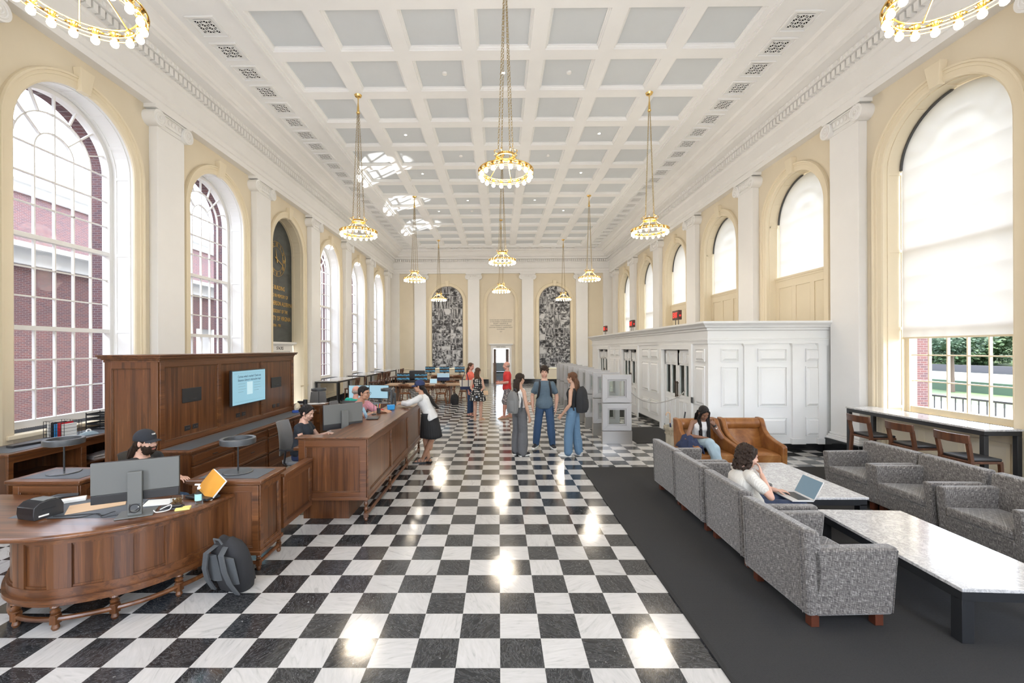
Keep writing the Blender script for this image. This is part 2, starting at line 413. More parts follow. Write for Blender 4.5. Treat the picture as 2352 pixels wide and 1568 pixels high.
# ceiling with coffers
PT = 1.393; CX = .12
colx = [CX+PT*(i-3) for i in range(7)]; rowy = [8.89+PT*n-.53 for n in range(-7, 13)]
H0, H1 = .545, .49
mb = MB(); z = TOP
X0, X1 = XL, XR; Y0, Y1 = YB, YE
fx0, fx1 = colx[0]-H0, colx[-1]+H0; fy0, fy1 = rowy[0]-H0, rowy[-1]+H0
def dn(x0, y0, x1, y1, zz): mb.quad((x0,y0,zz),(x0,y1,zz),(x1,y1,zz),(x1,y0,zz))
dn(X0, Y0, fx0, Y1, z); dn(fx1, Y0, X1, Y1, z); dn(fx0, Y0, fx1, fy0, z); dn(fx0, fy1, fx1, Y1, z)
for i in range(6): dn(colx[i]+H0, fy0, colx[i+1]-H0, fy1, z)
for cx in colx:
    for j in range(len(rowy)-1): dn(cx-H0, rowy[j]+H0, cx+H0, rowy[j+1]-H0, z)
mb2 = MB()
for cx in colx:
    for cyy in rowy:
        steps = [(H0, z), (H0-.008, z+.025), (H0-.025, z+.03), (H1+.015, z+.06), (H1, z+.06), (H1, z+.085)]
        for (a, za), (b, zb) in zip(steps, steps[1:]):
            A = [(cx-a,cyy-a,za),(cx+a,cyy-a,za),(cx+a,cyy+a,za),(cx-a,cyy+a,za)]; B = [(cx-b,cyy-b,zb),(cx+b,cyy-b,zb),(cx+b,cyy+b,zb),(cx-b,cyy+b,zb)]
            for k in range(4): mb.quad(A[k], A[(k+1)%4], B[(k+1)%4], B[k])
        dnq = [(cx-H1,cyy-H1,z+.085),(cx-H1,cyy+H1,z+.085),(cx+H1,cyy+H1,z+.085),(cx+H1,cyy-H1,z+.085)]
        mb2.quad(*dnq)
# moulding round the coffered field
for o0, o1, h in ((.10, .15, .03), (.15, .19, .055), (.19, .22, .02)):
    a0, b0, a1, b1 = fx0-o1, fy0-o1, fx1+o1, fy1+o1
    mb.box(a0, b0, z-h, fx0-o0, b1, z); mb.box(fx1+o0, b0, z-h, a1, b1, z); mb.box(a0, fy1+o0, z-h, a1, b1, z)
mb.box(X0-.5, Y0-.1, z+.30, X1+.5, Y1+.5, z+.35)
ce = struct(mb.build('ceiling', ceilw)); mb2.build('coffer_panels', coffb, ce)

# entablature that runs round the room
prof = [(-PR-.02,6.93),(.02,6.93),(.02,7.05),(.045,7.06),(.045,7.17),(.08,7.20),(.08,7.23),(.02,7.25),(.02,7.56),(.05,7.58),(.08,7.61),(.08,7.78),(.20,7.80),
        (.20,7.90),(.40,7.92),(.40,7.99),(.44,8.0),(.47,8.06),(.55,8.12),(.60,8.15),(.60,8.19),(.74,8.22),(.78,TOP+.01)]
mb = MB()
rings = []
for (x, yy, sx, sy) in ((XL+PR, YB, 1, 0), (XL+PR, YE-PR, 1, -1), (XR-PR, YE-PR, -1, -1), (XR-PR, YB, -1, 0)):
    rings.append([(x+sx*p, yy+sy*p, zz) for p, zz in prof])
mb.loft(rings, False, False, False)
en = struct(mb.build('trim_1', trimw))
mb = MB()
L = YE-PR-YB
for k in range(int(L/.125)):
    y = YE-PR-.16-k*.125
    for x, sg in ((XL+PR+.08, 1), (XR-PR-.08, -1)):
        mb.box(x, y-.042, 7.64, x+sg*.10, y+.042, 7.775)
for k in range(int((XR-XL-.5)/.125)):
    x = XL+.3+k*.125; mb.box(x-.042, YE-PR-.08, 7.64, x+.042, YE-PR-.18, 7.775)
mb.build('dentil_course', trimw, en)
mb = MB()
for k in range(int(L/.125)):
    y = YE-PR-.16-k*.125
    if y < 3: break
    for x, sg in ((XL+PR+.20, 1), (XR-PR-.20, -1)):
        mb.ball((x, y, 7.85), (.03, .045, .048), 6, 4)
mb.build('egg_course', trimw, en)

# pilasters
def pilaster_mesh():
    mb = MB(); mb.box(-.365, -PR, .42, .365, .0, 6.66)
    b = mb.build('trim_2', trimw, bevel=.006)
    c = MB(); c.box(-.49, -PR-.07, 6.86, .49, 0, 6.93); c.box(-.37, -PR-.03, 6.64, .37, 0, 6.86); c.box(-.37,-PR-.02,6.55,.37,0,6.575)
    for s in (-1, 1):
        c.cyl((s*.385, -PR-.075, 6.70), (s*.385, 0, 6.70), .155, n=24)
        pts = []
        for i in range(44):
            t = i/43; a = t*2.4*2*pi; r = .14*(1-t)+.02*t
            pts.append((s*.385 - s*r*sin(a), -PR-.078, 6.70+r*cos(a)))
        c.tube(pts, .013, 6); c.ball((s*.385, -PR-.08, 6.70), .026, 8, 6)
    for i in range(5): c.ball((-.2+i*.1, -PR-.035, 6.745), (.038, .02, .055), 8, 6)
    c.tube([(-.38, -PR-.05, 6.83), (.38, -PR-.05, 6.83)], .013, 6)
    c.build('capital', trimw, b)
    c = MB(); c.box(-.42, -PR-.06, .28, .42, 0, .34); c.box(-.40, -PR-.04, .34, .40, 0, .38); c.box(-.38, -PR-.02, .38, .38, 0, .43); c.build('base', trimw, b, bevel=.012)
    c = MB(); c.box(-.44, -PR-.08, 0, .44, 0, .28); c.build('plinth', stone_black, b, bevel=.01)
    return b
pm = struct(pilaster_mesh()); place(pm, ML, PIL[0])
n = 2
def more(src, M, s):
    global n
    n += 1; c = copy_tree(src); c.name = 'trim_%d' % n; place(c, M, s); return c
for s in PIL[1:]: more(pm, ML, s)
for s in PIL: more(pm, MR, -s)
for s in (-4.95, -1.58, 1.82, 5.23): more(pm, ME, s)
# corner strips of the far wall
for k, (a, b) in enumerate(((XL, XL+.55), (XR-.55, XR))):
    mb = MB(ME); mb.box(a, -PR, .28, b, 0, 6.93); n += 1; struct(mb.build('trim_%d' % n, trimw))
# black stone baseboards with a cream rail above
for nm, M, s0, s1, mt in (('baseboard_left', ML, YB, YE, creamt), ('baseboard_right', MR, -YE, -YB, creamt), ('baseboard_far', ME, XL, XR, creamt)):
    segs = [(s0, s1)] if nm != 'baseboard_far' else [(s0, .13-.78), (.13+.78, s1)]
    if nm == 'baseboard_left': segs = [(s0, 14.065-.78), (14.065+.78, s1)]
    mb = MB(M)
    for a, b in segs: mb.box(a, -.035, 0, b, 0, .26)
    bb = struct(mb.build(nm, stone_black, bevel=.008))
    mb = MB(M)
    for a, b in segs: mb.box(a, -.02, .26, b, 0, .36); mb.box(a, -.035, .90, b, 0, .95)
    mb.build('chair_rail', mt, bb)

# windows
def archivolt(parent, a, z0, zsp, m, key=True):
    mb = MB(); sweep_arch(mb, [(-.005, 0), (-.005, -.03), (.02, -.045), (.10, -.045), (.105, -.055), (.15, -.055), (.155, -.075), (.185, -.08), (.195, -.05), (.195, 0)], a, z0, zsp)
    mb.build('architrave', m, parent)
    if key:
        zt = zsp+a; k = MB(); k.hexa([(-.08,-.10,zt-.03),(.08,-.10,zt-.03),(.08,0,zt-.03),(-.08,0,zt-.03)], [(-.13,-.13,zt+.33),(.13,-.13,zt+.33),(.13,0,zt+.33),(-.13,0,zt+.33)])
        k.build('keystone', m, parent, bevel=.006)
def jamb(parent, a, z0, zsp, dep, m, name='jamb'):
    mb = MB(); sweep_arch(mb, [(0, 0), (0, dep)], a, z0, zsp, closed=False)
    # raised panel frames on the reveal
    e = .012
    for o0, o1 in ((.05, .085), (dep-.085, dep-.05)): sweep_arch(mb, [(0, o0), (-e, o0), (-e, o1), (0, o1)], a, z0, zsp)
    for zz in (z0+.06, 2.5, 3.92, zsp-.04):
        for s in (-1, 1): mb.box(s*a, .06, zz, s*(a-e), dep-.06, zz+.05)
    for i in range(1, 6):
        t = pi*i/6; c, sn = cos(t), sin(t); r0, r1 = a, a-e; w = .025
        p = lambda r, tt, d: (-r*cos(tt), d, zsp+r*sin(tt))
        mb.add([p(r0,t-w,.06),p(r1,t-w,.06),p(r1,t+w,.06),p(r0,t+w,.06),p(r0,t-w,dep-.06),p(r1,t-w,dep-.06),p(r1,t+w,dep-.06),p(r0,t+w,dep-.06)],
               [(0,1,2,3),(7,6,5,4),(0,4,5,1),(1,5,6,2),(2,6,7,3)])
    mb.build(name, m, parent)
def window_full(name, jm, am):
    """tall triple sash window with a fanlight, local frame"""
    a, dep = AW, .42
    fr = MB(); sweep_arch(fr, [(0, dep-.04), (-.075, dep-.04), (-.075, dep+.1), (0, dep+.1)], a, ZS, ZSP)
    fr.box(-a, dep-.02, ZS, a, dep+.1, ZS+.11)
    for zz in (2.53, 3.95): fr.box(-a+.05, dep-.03, zz-.035, a-.05, dep+.08, zz+.035)
    w = struct(fr.build(name, jm))
    mu = MB(); b = .011; d0, d1 = dep, dep+.045; W = a-.075; st = 2*W/6
    def v(x, z0, z1): mu.box(x-b, d0, z0, x+b, d1, z1)
    for i in range(1, 6): v(-W+i*st, ZS+.1, ZSP)
    for z0, z1 in ((ZS+.11, 2.50), (2.57, 3.92), (3.99, ZSP)):
        for j in (1, 2): zz = z0+(z1-z0)*j/3; mu.box(-W, d0, zz-b, W, d1, zz+b)
    mu.box(-W, d0, ZSP-b, W, d1, ZSP+b)
    for R in (st, 2*st): 
        sweep_arch(mu, [(-b, d0), (b, d0), (b, d1), (-b, d1)], R, ZSP-.01, ZSP, 20)
    for dg, r0 in ((90, 0), (45, st), (135, st), (22, 2*st), (67, 2*st), (113, 2*st), (158, 2*st)):
        t = radians(dg); mu.bar((r0*cos(t), (d0+d1)/2, ZSP+r0*sin(t)), (W*cos(t)*1.0, (d0+d1)/2, ZSP+W*sin(t)), .022, .045, (0,1,0))
    mu.build('muntins', jm, w)
    gl = MB(); pth = arch_path(-.05, a, ZS+.05, ZSP); gl.add([(x, dep+.025, z) for x, z in pth], [tuple(range(len(pth)))]); gl.build('glass', glassm, w)
    jamb(w, a, ZS, ZSP, dep-.03, jm)
    archivolt(w, a, .36, ZSP, am)
    si = MB(); si.box(-a, -.0, ZS-.05, a, dep+.05, ZS); si.box(-a-.12, -.09, ZS-.06, a+.12, 0, ZS); si.build('sill', am, w, bevel=.008)
    br = MB(); sweep_arch(br, [(-.02, dep+.1), (-.02, dep+.36), (.25, dep+.36)], a, ZS-.3, ZSP, closed=False); br.box(-a-.1, dep+.1, ZS-.08, a+.1, dep+.42, ZS-.01)
    br.build('brick_reveal', brickm, w)
    return w
def apron(w, m):
    ap = MB(); a = AW
    for z0, z1, e in ((.36, .40, .03), (.84, .90, .03)): ap.box(-a-.0, -e, z0, a, 0, z1)
    for i in range(3):
        x0 = -a+.06+i*(2*a-.12)/3; x1 = x0+(2*a-.12)/3
        for q in ((x0, .42, x0+.05, .82), (x1-.05, .42, x1, .82), (x0, .42, x1, .47), (x0, .77, x1, .82)): ap.box(q[0], -.018, q[1], q[2], 0, q[3])
    ap.build('apron', m, w)
    gr = MB(); gr.box(-a+.04, .06, ZS, a-.04, .34, ZS+.008)
    for i in range(60): x = -a+.06+i*(2*a-.12)/59; gr.box(x-.004, .07, ZS+.008, x+.004, .33, ZS+.014)
    gr.build('grille', darkgrey, w)
wl = window_full('window_1', trimw, creamt); apron(wl, creamt); place(wl, ML, BAYS[2])
wn = 1
def next_window(src, M, s):
    global wn
    wn += 1; c = copy_tree(src); c.name = 'window_%d' % wn; place(c, M, s); return c
for k in (0, 1, 3, 5, 6, 7): next_window(wl, ML, BAYS[k])
wr = window_full('window_master', creamt, creamt); apron(wr, creamt)
def shade_on(w, zb, far=-1):
    a = AW-.035; d = .30; n = 28; p = [(-a, zb)]+[(-a*cos(pi*i/n), ZSP+a*sin(pi*i/n)) for i in range(n+1)]+[(a, zb)]
    sh = MB(); sh.add([(x, d, z) for x, z in p], [tuple(range(len(p)))]); sh.build('shade', shadem, w)
    hb = MB(); hb.box(-a, d-.012, zb-.03, a, d+.012, zb); hb.build('hem_bar', creamt, w)
    tr = MB(); r = AW-.012     # dark guide track along the far half of the arch
    rr = [[(s*1.0, dd, z) for s, dd, z in ((-r0*cos(t), q, ZSP+r0*sin(t)) for r0, q in ((r, d-.03), (r-.03, d-.03), (r-.03, d+.02), (r, d+.02)))] for t in [radians(2+83*i/16) for i in range(17)]]
    tr.loft(rr, True, False); tr.build('guide_track', darkgrey, w)
for k, c in enumerate(BAYS):
    if k == 0: w = wr; w.name = 'window_%d' % (wn+1); wn += 1; place(w, MR, -c); first = True
w_all = [wr]
for c in BAYS[1:]: w_all.append(next_window(wr, MR, -c))
for k, w in enumerate(w_all):
    c = BAYS[k]
    if 3 <= k <= 5:
        shade_on(w, 4.0)
        sp = MB(); a = AW; d = .24; sp.box(-a, d, ZS, a, d+.03, 3.99)
        for z0, z1 in ((2.2, 2.75), (3.72, 3.97)): sp.box(-a, d-.02, z0, a, d, z1)
        sp.box(-a, d-.05, 3.95, a, d+.02, 4.0); sp.box(-a, d-.035, 3.90, a, d, 3.95)
        for i in range(4): x = -a+i*(2*a-.14)/3; sp.box(x, d-.02, 2.2, x+.14, d, 3.9)
        for i in range(3):
            x0 = -a+.14+i*(2*a-.14)/3; x1 = x0+(2*a-.14)/3-.14
            sp.hexa([(x0+.03,d-.002,2.78),(x1-.03,d-.002,2.78),(x1-.03,d,2.78),(x0+.03,d,2.78)],[(x0+.03,d-.002,3.69),(x1-.03,d-.002,3.69),(x1-.03,d,3.69),(x0+.03,d,3.69)])
        sp.build('spandrel', creamt, w)
    else: shade_on(w, 2.36)

# left niche with the slate clock face and the door to the stacks
def niche_back(M, s, a, zsp, dep, m, z0=0): 
    mb = MB(); p = arch_path(0, a, z0, zsp); mb.add([(x, dep, z) for x, z in p], [tuple(range(len(p)))]); return mb
NS = 14.065
mb = niche_back(ML, NS, AW, ZSP, .38, slatem, 2.42); ni = mb.build('trim_60', slatem); struct(ni); place(ni, ML, NS)
jamb(ni, AW, 0, ZSP, .38, creamt); archivolt(ni, AW, .36, ZSP, creamt)
cl = thing('wall_clock', 'large gilt clock with roman numerals on the dark slate niche', 'clock'); place(cl, ML, NS, 5.12)
mb = MB(); mb.torus((0, .37, 0), .56, .006, 48, 6, (0,1,0)); mb.torus((0, .37, 0), .40, .006, 48, 6, (0,1,0)); mb.build('dial_ring', gold, cl)
for i in range(12):
    t = radians(90-30*i); nm = ['XII','I','II','III','IIII','V','VI','VII','VIII','IX','X','XI'][i]
    o = text(nm, cl, gold, (.48*cos(t), .372, .48*sin(t)-.0), (pi/2, 0, 0), .17, name='numeral', sx=.7)
    o.rotation_euler = (pi/2, -(t-pi/2)*-1 if False else 0, 0); o.location.z -= .06
for ang, L_, wd in ((104, .30, .05), (-22, .44, .035)):
    t = radians(ang); mb = MB(); mb.loft([[( -.12*cos(t)+q*wd/2*sin(t), .362+e, -.12*sin(t)-q*wd/2*cos(t)) for q, e in ((-1,0),(1,0),(1,.006),(-1,.006))], [(L_*cos(t)+q*.006*sin(t), .362+e, L_*sin(t)-q*.006*cos(t)) for q, e in ((-1,0),(1,0),(1,.006),(-1,.006))]], True, False)
    mb.build('hand', gold, cl)
for i, (tx, sz, zz) in enumerate((('THIS BUILDING', .17, 4.13), ('IS NAMED IN MEMORY OF', .14, 3.88), ('EDWIN ANDERSON ALDERMAN', .17, 3.62), ('FIRST PRESIDENT OF THE', .14, 3.38), ('UNIVERSITY OF VIRGINIA', .18, 3.13), ('1904 - 1931', .12, 2.92))):
    text(tx, ni, gold, (0, .372, zz), (pi/2, 0, 0), sz*1.15, name='inscription', sx=.78)
def door_case(M, s, dep, wd, h, sign, name, size=.13, proj=.1):
    mb = MB(); y0, y1 = dep-proj, dep
    for sg in (-1, 1): mb.box(sg*wd, y0, 0, sg*(wd+.15), y1, h+.02); mb.box(sg*(wd+.12), y0-.02, 0, sg*(wd+.15), y1, h)
    mb.box(-wd-.15, y0, h, wd+.15, y1, h+.26)
    mb.box(-wd-.19, y0-.05, h+.20, wd+.19, y1, h+.24); mb.box(-wd-.25, y0-.11, h+.24, wd+.25, y1, h+.31)
    d = struct(mb.build(name, trimw, bevel=.004)); place(d, M, s)
    text(sign, d, ink, (0, y0-.003, h+.06), (pi/2, 0, 0), size, name='sign_lettering', sx=.9)
    return d
d1 = door_case(ML, NS, .38, .70, 2.12, 'STACKS', 'door_1', .14)
mb = MB(); mb.box(-.70, .33, 0, .70, .37, 2.12)
mb.build('door_leaf', white, d1)
mb = MB(); mb.box(-.55, .318, 1.0, -.05, .33, 1.98); mb.box(.05, .318, 1.0, .55, .33, 1.98); mb.build('door_glass', mat('pale_glass', (.62,.70,.70), .15), d1)

# far wall: two tall photo murals and the door to the east wing
def mural(s, seed, label):
    rnd = random.Random(seed); a = .965; z0 = .97; zt = 5.17
    zmax = lambda x: zt+sqrt(max(0, a*a-x*x))
    back = MB(); p = arch_path(0, a, z0, zt); back.add([(x, .02, z) for x, z in p], [tuple(range(len(p)))])
    o = back.build('photo_mural', mat('mural_ground_%d' % seed, (.42,.41,.42), .6)); tag(o, label, 'mural', 'photo collage murals on the far wall'); place(o, ME, s)
    mb = MB(); uv = []
    z = z0
    rects = []
    def split(x0, z0_, x1, z1_, dep):
        w, h = x1-x0, z1_-z0_
        if dep <= 0 or (w < .55 and h < .55) or (dep < 3 and rnd.random() < .22): rects.append((x0, z0_, x1, z1_)); return
        if w*1.0 > h: c = x0+w*rnd.uniform(.36, .64); split(x0, z0_, c, z1_, dep-1); split(c, z0_, x1, z1_, dep-1)
        else: c = z0_+h*rnd.uniform(.36, .64); split(x0, z0_, x1, c, dep-1); split(x0, c, x1, z1_, dep-1)
    split(-a, z0, a, zt+a, 6)
    for r in rects:
        g = .012; x0, y0, x1, y1 = r[0]+g, r[1]+g, r[2]-g, r[3]-g; nx = 8
        ou, ov = rnd.uniform(0, 50), rnd.uniform(0, 50); kk = rnd.choice((0, 0, 1, 2, 2, 3))
        if y0 > zmax((x0+x1)/2): continue
        for i in range(nx):
            xa, xb = x0+(x1-x0)*i/nx, x0+(x1-x0)*(i+1)/nx
            za, zb = min(y1, zmax(xa)-.02), min(y1, zmax(xb)-.02)
            if za <= y0 or zb <= y0: continue
            mb.cur = kk; mb.quad((xa,.0,y0),(xb,.0,y0),(xb,.0,zb),(xa,.0,za)); uv += [(xa+ou,y0+ov),(xb+ou,y0+ov),(xb+ou,zb+ov),(xa+ou,za+ov)]
    c = mb.build('photographs', PHM, o)
    L = c.data.uv_layers.new(name='uv')
    for i, q in enumerate(uv): L.data[i].uv = q
PHM = []
for k, (sc_, lo, hi, sx_) in enumerate(((3.4, .40, .62, 1), (2.2, .33, .52, 1), (6.5, .38, .60, 1), (4.5, .36, .60, 4))):
    m = mat('black_and_white_photograph_%d' % (k+1), rough=.6); g = NG(m); u = g.n('UVMap').outputs[0]
    st = g.n('VectorMath', operation='MULTIPLY', i_0=u, i_1=(sx_, .35 if sx_ > 1 else 1, 1)).outputs[0]
    t1 = g.noise(st, sc_, 3, .55, .3); t2 = g.noise(u, sc_*4, 2, .6)
    f = g.math('ADD', g.math('MULTIPLY', t1, .8), g.math('MULTIPLY', t2, .2))
    g.col(g.ramp(f, [(lo, (.012,.012,.014)), (lo+(hi-lo)*.4, (.07,.07,.075)), (lo+(hi-lo)*.6, (.22,.22,.225)), (hi, (.60,.60,.60))])); PHM.append(m)
mural(-3.26, 3, 'tall arched black and white photo collage left of the far door')
mural(3.53, 11, 'tall arched black and white photo collage right of the far door')
for i, (c, a, z0, zsp) in enumerate(EN):
    mb = MB(); sweep_arch(mb, [(0, 0), (0, .10)], a, z0, zsp, closed=False)
    if i == 1:
        p = arch_path(0, a, 2.2, zsp); mb.add([(x, .10, z) for x, z in p], [tuple(range(len(p)))])
        for sg in (-1, 1): mb.quad((sg*.57,.10,0),(sg*a,.10,0),(sg*a,.10,2.2),(sg*.57,.10,2.2))
    else:
        p = arch_path(0, a, z0, zsp); mb.add([(x, .10, z) for x, z in p], [tuple(range(len(p)))])
    n += 1; o = struct(mb.build('trim_%d' % n, plaster)); place(o, ME, c); archivolt(o, a, .36, zsp, creamt, key=(i != 1))
    if i == 1:
        for k, (tx, sz) in enumerate((('THE RECTOR AND THE BOARD OF VISITORS', .1), ('OF THE UNIVERSITY OF VIRGINIA HONOR', .1), ('EDGAR F. SHANNON, JR.', .12), ('FOURTH PRESIDENT OF THE UNIVERSITY', .1), ('DEDICATING THE EDGAR F. SHANNON LIBRARY', .095), ('IN HIS MEMORY', .1), ('2024', .1))):
            text(tx, o, greyink, (0, .096, 3.98-k*.118-(.03 if k == 6 else 0)), (pi/2, 0, 0), sz, name='inscription', sx=.72, ext=.003)
d2 = door_case(ME, .14, .10, .50, 2.2, 'EAST WING', 'door_2', .12, .14)
for sg in (-1, 1):
    mb = MB(ME); mb.bar((.14+sg*.475, .16, 1.09), (.14+sg*.33, .80, 1.09), .04, 2.16)
    o = mb.build('door_leaf', doorwood, bevel=.004); o.parent = d2; o.matrix_parent_inverse = d2.matrix_world.inverted()
# the room beyond the far door
mb = MB(); mb.box(-2.4, YE+.15, -.05, 2.8, YE+7.6, 0); o = struct(mb.build('floor_east_wing', mat('blue_grey_floor', (.12,.15,.2), .12)))
mb = MB()
a0, a1, b0, b1 = -2.4, 2.8, YE+.16, YE+7.5
mb.box(a0-.1, b0, 0, a0, b1, 3.2); mb.box(a1, b0, 0, a1+.1, b1, 3.2); mb.box(a0, b0, 3.2, a1, b1, 3.3)
mb.box(a0, b1, 0, -.75, b1+.1, 3.2); mb.box(1.2, b1, 0, a1, b1+.1, 3.2); mb.box(-.75, b1, 0, 1.2, b1+.1, 1.05)
mb.box(a0, b0-.02, 2.3, a1, b0, 3.2); mb.box(a0, b0-.02, 0, -.6, b0, 2.3); mb.box(.9, b0-.02, 0, a1, b0, 2.3)
struct(mb.build('wall_east_wing', white))
mb = MB()
for i in range(7): x = -.75+i*1.95/6; mb.box(x-.015, b1, 1.05, x+.015, b1+.05, 3.2)
for i in range(5): zz = 1.05+i*.5; mb.box(-.75, b1, zz-.015, 1.2, b1+.05, zz+.015)
struct(mb.build('window_20', trimw))
bn = thing('bench', 'dark upholstered bench seen through the far doorway', 'bench', (.25, YE+4.6, 0))
mb = MB(); mb.box(-.75, -.25, .40, .75, .25, .50); mb.build('seat', blackp, bn, bevel=.02)
for sx in (-.68, .68):
    for sy in (-.2, .2): mb = MB(); mb.box(sx-.02, sy-.02, 0, sx+.02, sy+.02, .40); mb.build('leg', black, bn)

# daylight enters by the windows and the added rear arches; outside on the left: a brick wing
def ext(name, label, cat, mb, m): o = mb.build(name, m); tag(o, label, cat); return o
mb = MB(); mb.box(-40, -30, -.6, XL-.9, 60, -.5); o = struct(mb.build('ground_left', pathm))
bw = thing('brick_building', 'tall red brick building with white cornice seen through the left windows', 'building', (-14.6, 0, 0))
mb = MB(); mb.box(-.4, -12, -.5, 0, 34, 7.3); mb.build('brick_wall', brickm, bw)
mb = MB(); mb.box(-.5, -12, 7.3, .35, 34, 7.95); mb.box(-.5, -12, 7.0, .12, 34, 7.3); mb.build('cornice', outw_, bw)
for k in range(9):
    y = -5+k*4; w_ = MB(); w_.box(0, y, 1.0, .06, y+1.4, 3.6); f = w_.build('window_frame', outw_, bw)
    w_ = MB(); w_.box(.05, y+.12, 1.12, .07, y+1.28, 3.48); w_.build('pane', mat('dark_pane', (.05,.07,.09), .1) if k == 0 else bpy.data.materials['dark_pane'], f)
lw = thing('brick_wing', 'low red brick wing with white band in front of the taller building', 'building', (-10.9, 0, 0))
mb = MB()
ops = [(5.4, 6.3), (8.3, 9.3), (12.1, 13.1), (15.6, 16.6), (19.1, 20.1)]
yy = -8
for a_, b_ in ops: mb.box(-.35, yy, -.5, 0, a_, 4.15); mb.box(-.35, a_, 2.95, 0, b_, 4.15); yy = b_
mb.box(-.35, yy, -.5, 0, 30, 4.15); mb.build('brick_wall', brickm, lw)
mb = MB(); mb.box(-.45, -8, 4.15, .12, 30, 4.55); mb.box(-.5, -8, 4.5, .3, 30, 4.62); mb.box(-3.6, -8, 4.4, -.4, 30, 4.5); mb.build('white_band', outw_, lw)
for a_, b_ in ops: mb = MB(); mb.box(-.3, a_, -.5, -.1, b_, 2.95); mb.box(-.1, a_, -.5, .04, a_+.14, 2.95); mb.box(-.1, b_-.14, -.5, .04, b_, 2.95); mb.build('doorway', outw_, lw)
# added spots stand in for sun off the wing: bright arches on the ceiling
for k, wy in enumerate((17.565, 21.065, 24.565)):
    sd_ = bpy.data.lights.new('added_reflection_spot', 'SPOT'); sd_.energy = 15000; sd_.spot_size = radians(11); sd_.spot_blend = .1; sd_.shadow_soft_size = .04; sd_.color = (1, .97, .92)
    so = bpy.data.objects.new('added_reflection_spot', sd_); COL.objects.link(so); so.location = (-10.72, wy+3.6, 2.0)
    so.rotation_euler = (Vector((-6.9, wy, 5.85))-Vector(so.location)).to_track_quat('-Z', 'Y').to_euler()
# outside on the right: a garden
GZ = -1.0
mb = MB(); mb.box(XR+.8, -60, GZ-.1, 130, 160, GZ); struct(mb.build('ground_right', lawnm))
mb = MB(); mb.box(XR+.9, -40, GZ, 26, 120, GZ+.012); struct(mb.build('ground_terrace', pathm))
mb = MB(); mb.box(47, -40, GZ, 58, 150, GZ+.012); struct(mb.build('ground_road', pathm))
mb = MB(); mb.hexa([(60,-40,GZ-.05),(130,-40,GZ-.05),(130,160,GZ-.05),(60,160,GZ-.05)], [(60,-40,GZ+.05),(130,-40,6),(130,160,6),(60,160,GZ+.05)]); struct(mb.build('ground_hill', lawnm))
mb = MB(); mb.box(-20, YE+9, -.5, 30, 80, -.4); struct(mb.build('ground_far', lawnm))
mb = MB()
for k in range(80): y = 2+k*.15; mb.box(XR+2.6, y-.008, GZ, XR+2.62, y+.008, 1.08)
for k in range(5): y = 2+k*2.9; mb.box(XR+2.57, y-.04, GZ, XR+2.65, y+.04, 1.10)
rl = mb.build('pickets', black); rt = thing('garden_railing', 'black iron railing outside the right window', 'railing', (0, 0, 0)); rl.parent = rt
mb = MB(); mb.box(XR+2.59, 2, 1.08, XR+2.63, 14, 1.12); mb.build('rail', black, rt)
def leafy(mb, c, r, nleaf, size, seed):
    rnd = random.Random(seed); mb.ball(c, (r*.8, r*.8, r*.62), 14, 10)
    for i in range(nleaf):
        d = Vector((rnd.gauss(0,1), rnd.gauss(0,1), rnd.gauss(0,1))).normalized()*r*rnd.uniform(.78, 1.08)
        p = Vector(c)+Vector((d.x, d.y, d.z*.78)); u = Vector((rnd.gauss(0,1), rnd.gauss(0,1), rnd.gauss(0,1))).normalized()*size; v = u.orthogonal().normalized()*size*.6
        mb.quad(p-u, p-v, p+u, p+v)
mb = MB(); mb.box(33, -20, GZ, 34, 110, GZ+.75); o = mb.build('hedge', leaf2); tag(o, 'low clipped green hedge across the lawn outside the right window', 'hedge')
mb = MB(); mb.box(58.5, -20, GZ, 59.2, 140, GZ+.9); o = mb.build('garden_wall', urn0 if False else mat('garden_stone', (.05,.048,.052), .9)); tag(o, 'low dark stone wall beyond the pale road outside the window', 'wall')
TR = [(32, 31.0, 2.2, 1, 1.5), (64, 60, 5.5, 2, .42), (67, 49, 6, 3, .5), (70, 72, 6.5, 4, .45), (80, 60, 7.5, 5, .7), (84, 84, 8, 6, .7), (72, 87, 6.5, 7, .45), (64, 40, 5, 8, .5)]
for i, (x, y, r, sd, hh) in enumerate(TR):
    t = thing('garden_tree', ['small tree with slim trunk on the near lawn outside the right window', 'broad leafy tree just behind the low stone wall', 'leafy tree behind the stone wall, left of the broad one', 'tree beyond the stone wall, toward the picture edge', 'tall tree on the hill behind the broad leafy tree', 'large distant tree at the top of the hill', 'round tree beside the hill at the right picture edge', 'leafy tree nearest the brick edge of the right window', 'tree outside the east wing window', 'taller tree outside the east wing window'][i], 'tree', (x, y, GZ))
    mb = MB(); mb.cyl((0,0,0), (0,0,r*hh), r*.06+.04, r*.05, 10); mb.build('trunk', barkm, t)
    mb = MB(); leafy(mb, (0,0,r*(hh+.45)), r, 2600, r*.055, sd); leafy(mb, (r*.6,r*.5,r*(hh+.1)), r*.55, 900, r*.05, sd+20); leafy(mb, (-r*.6,-r*.4,r*(hh+.15)), r*.5, 900, r*.05, sd+40); mb.build('crown', leafm if i % 3 else leaf2, t)

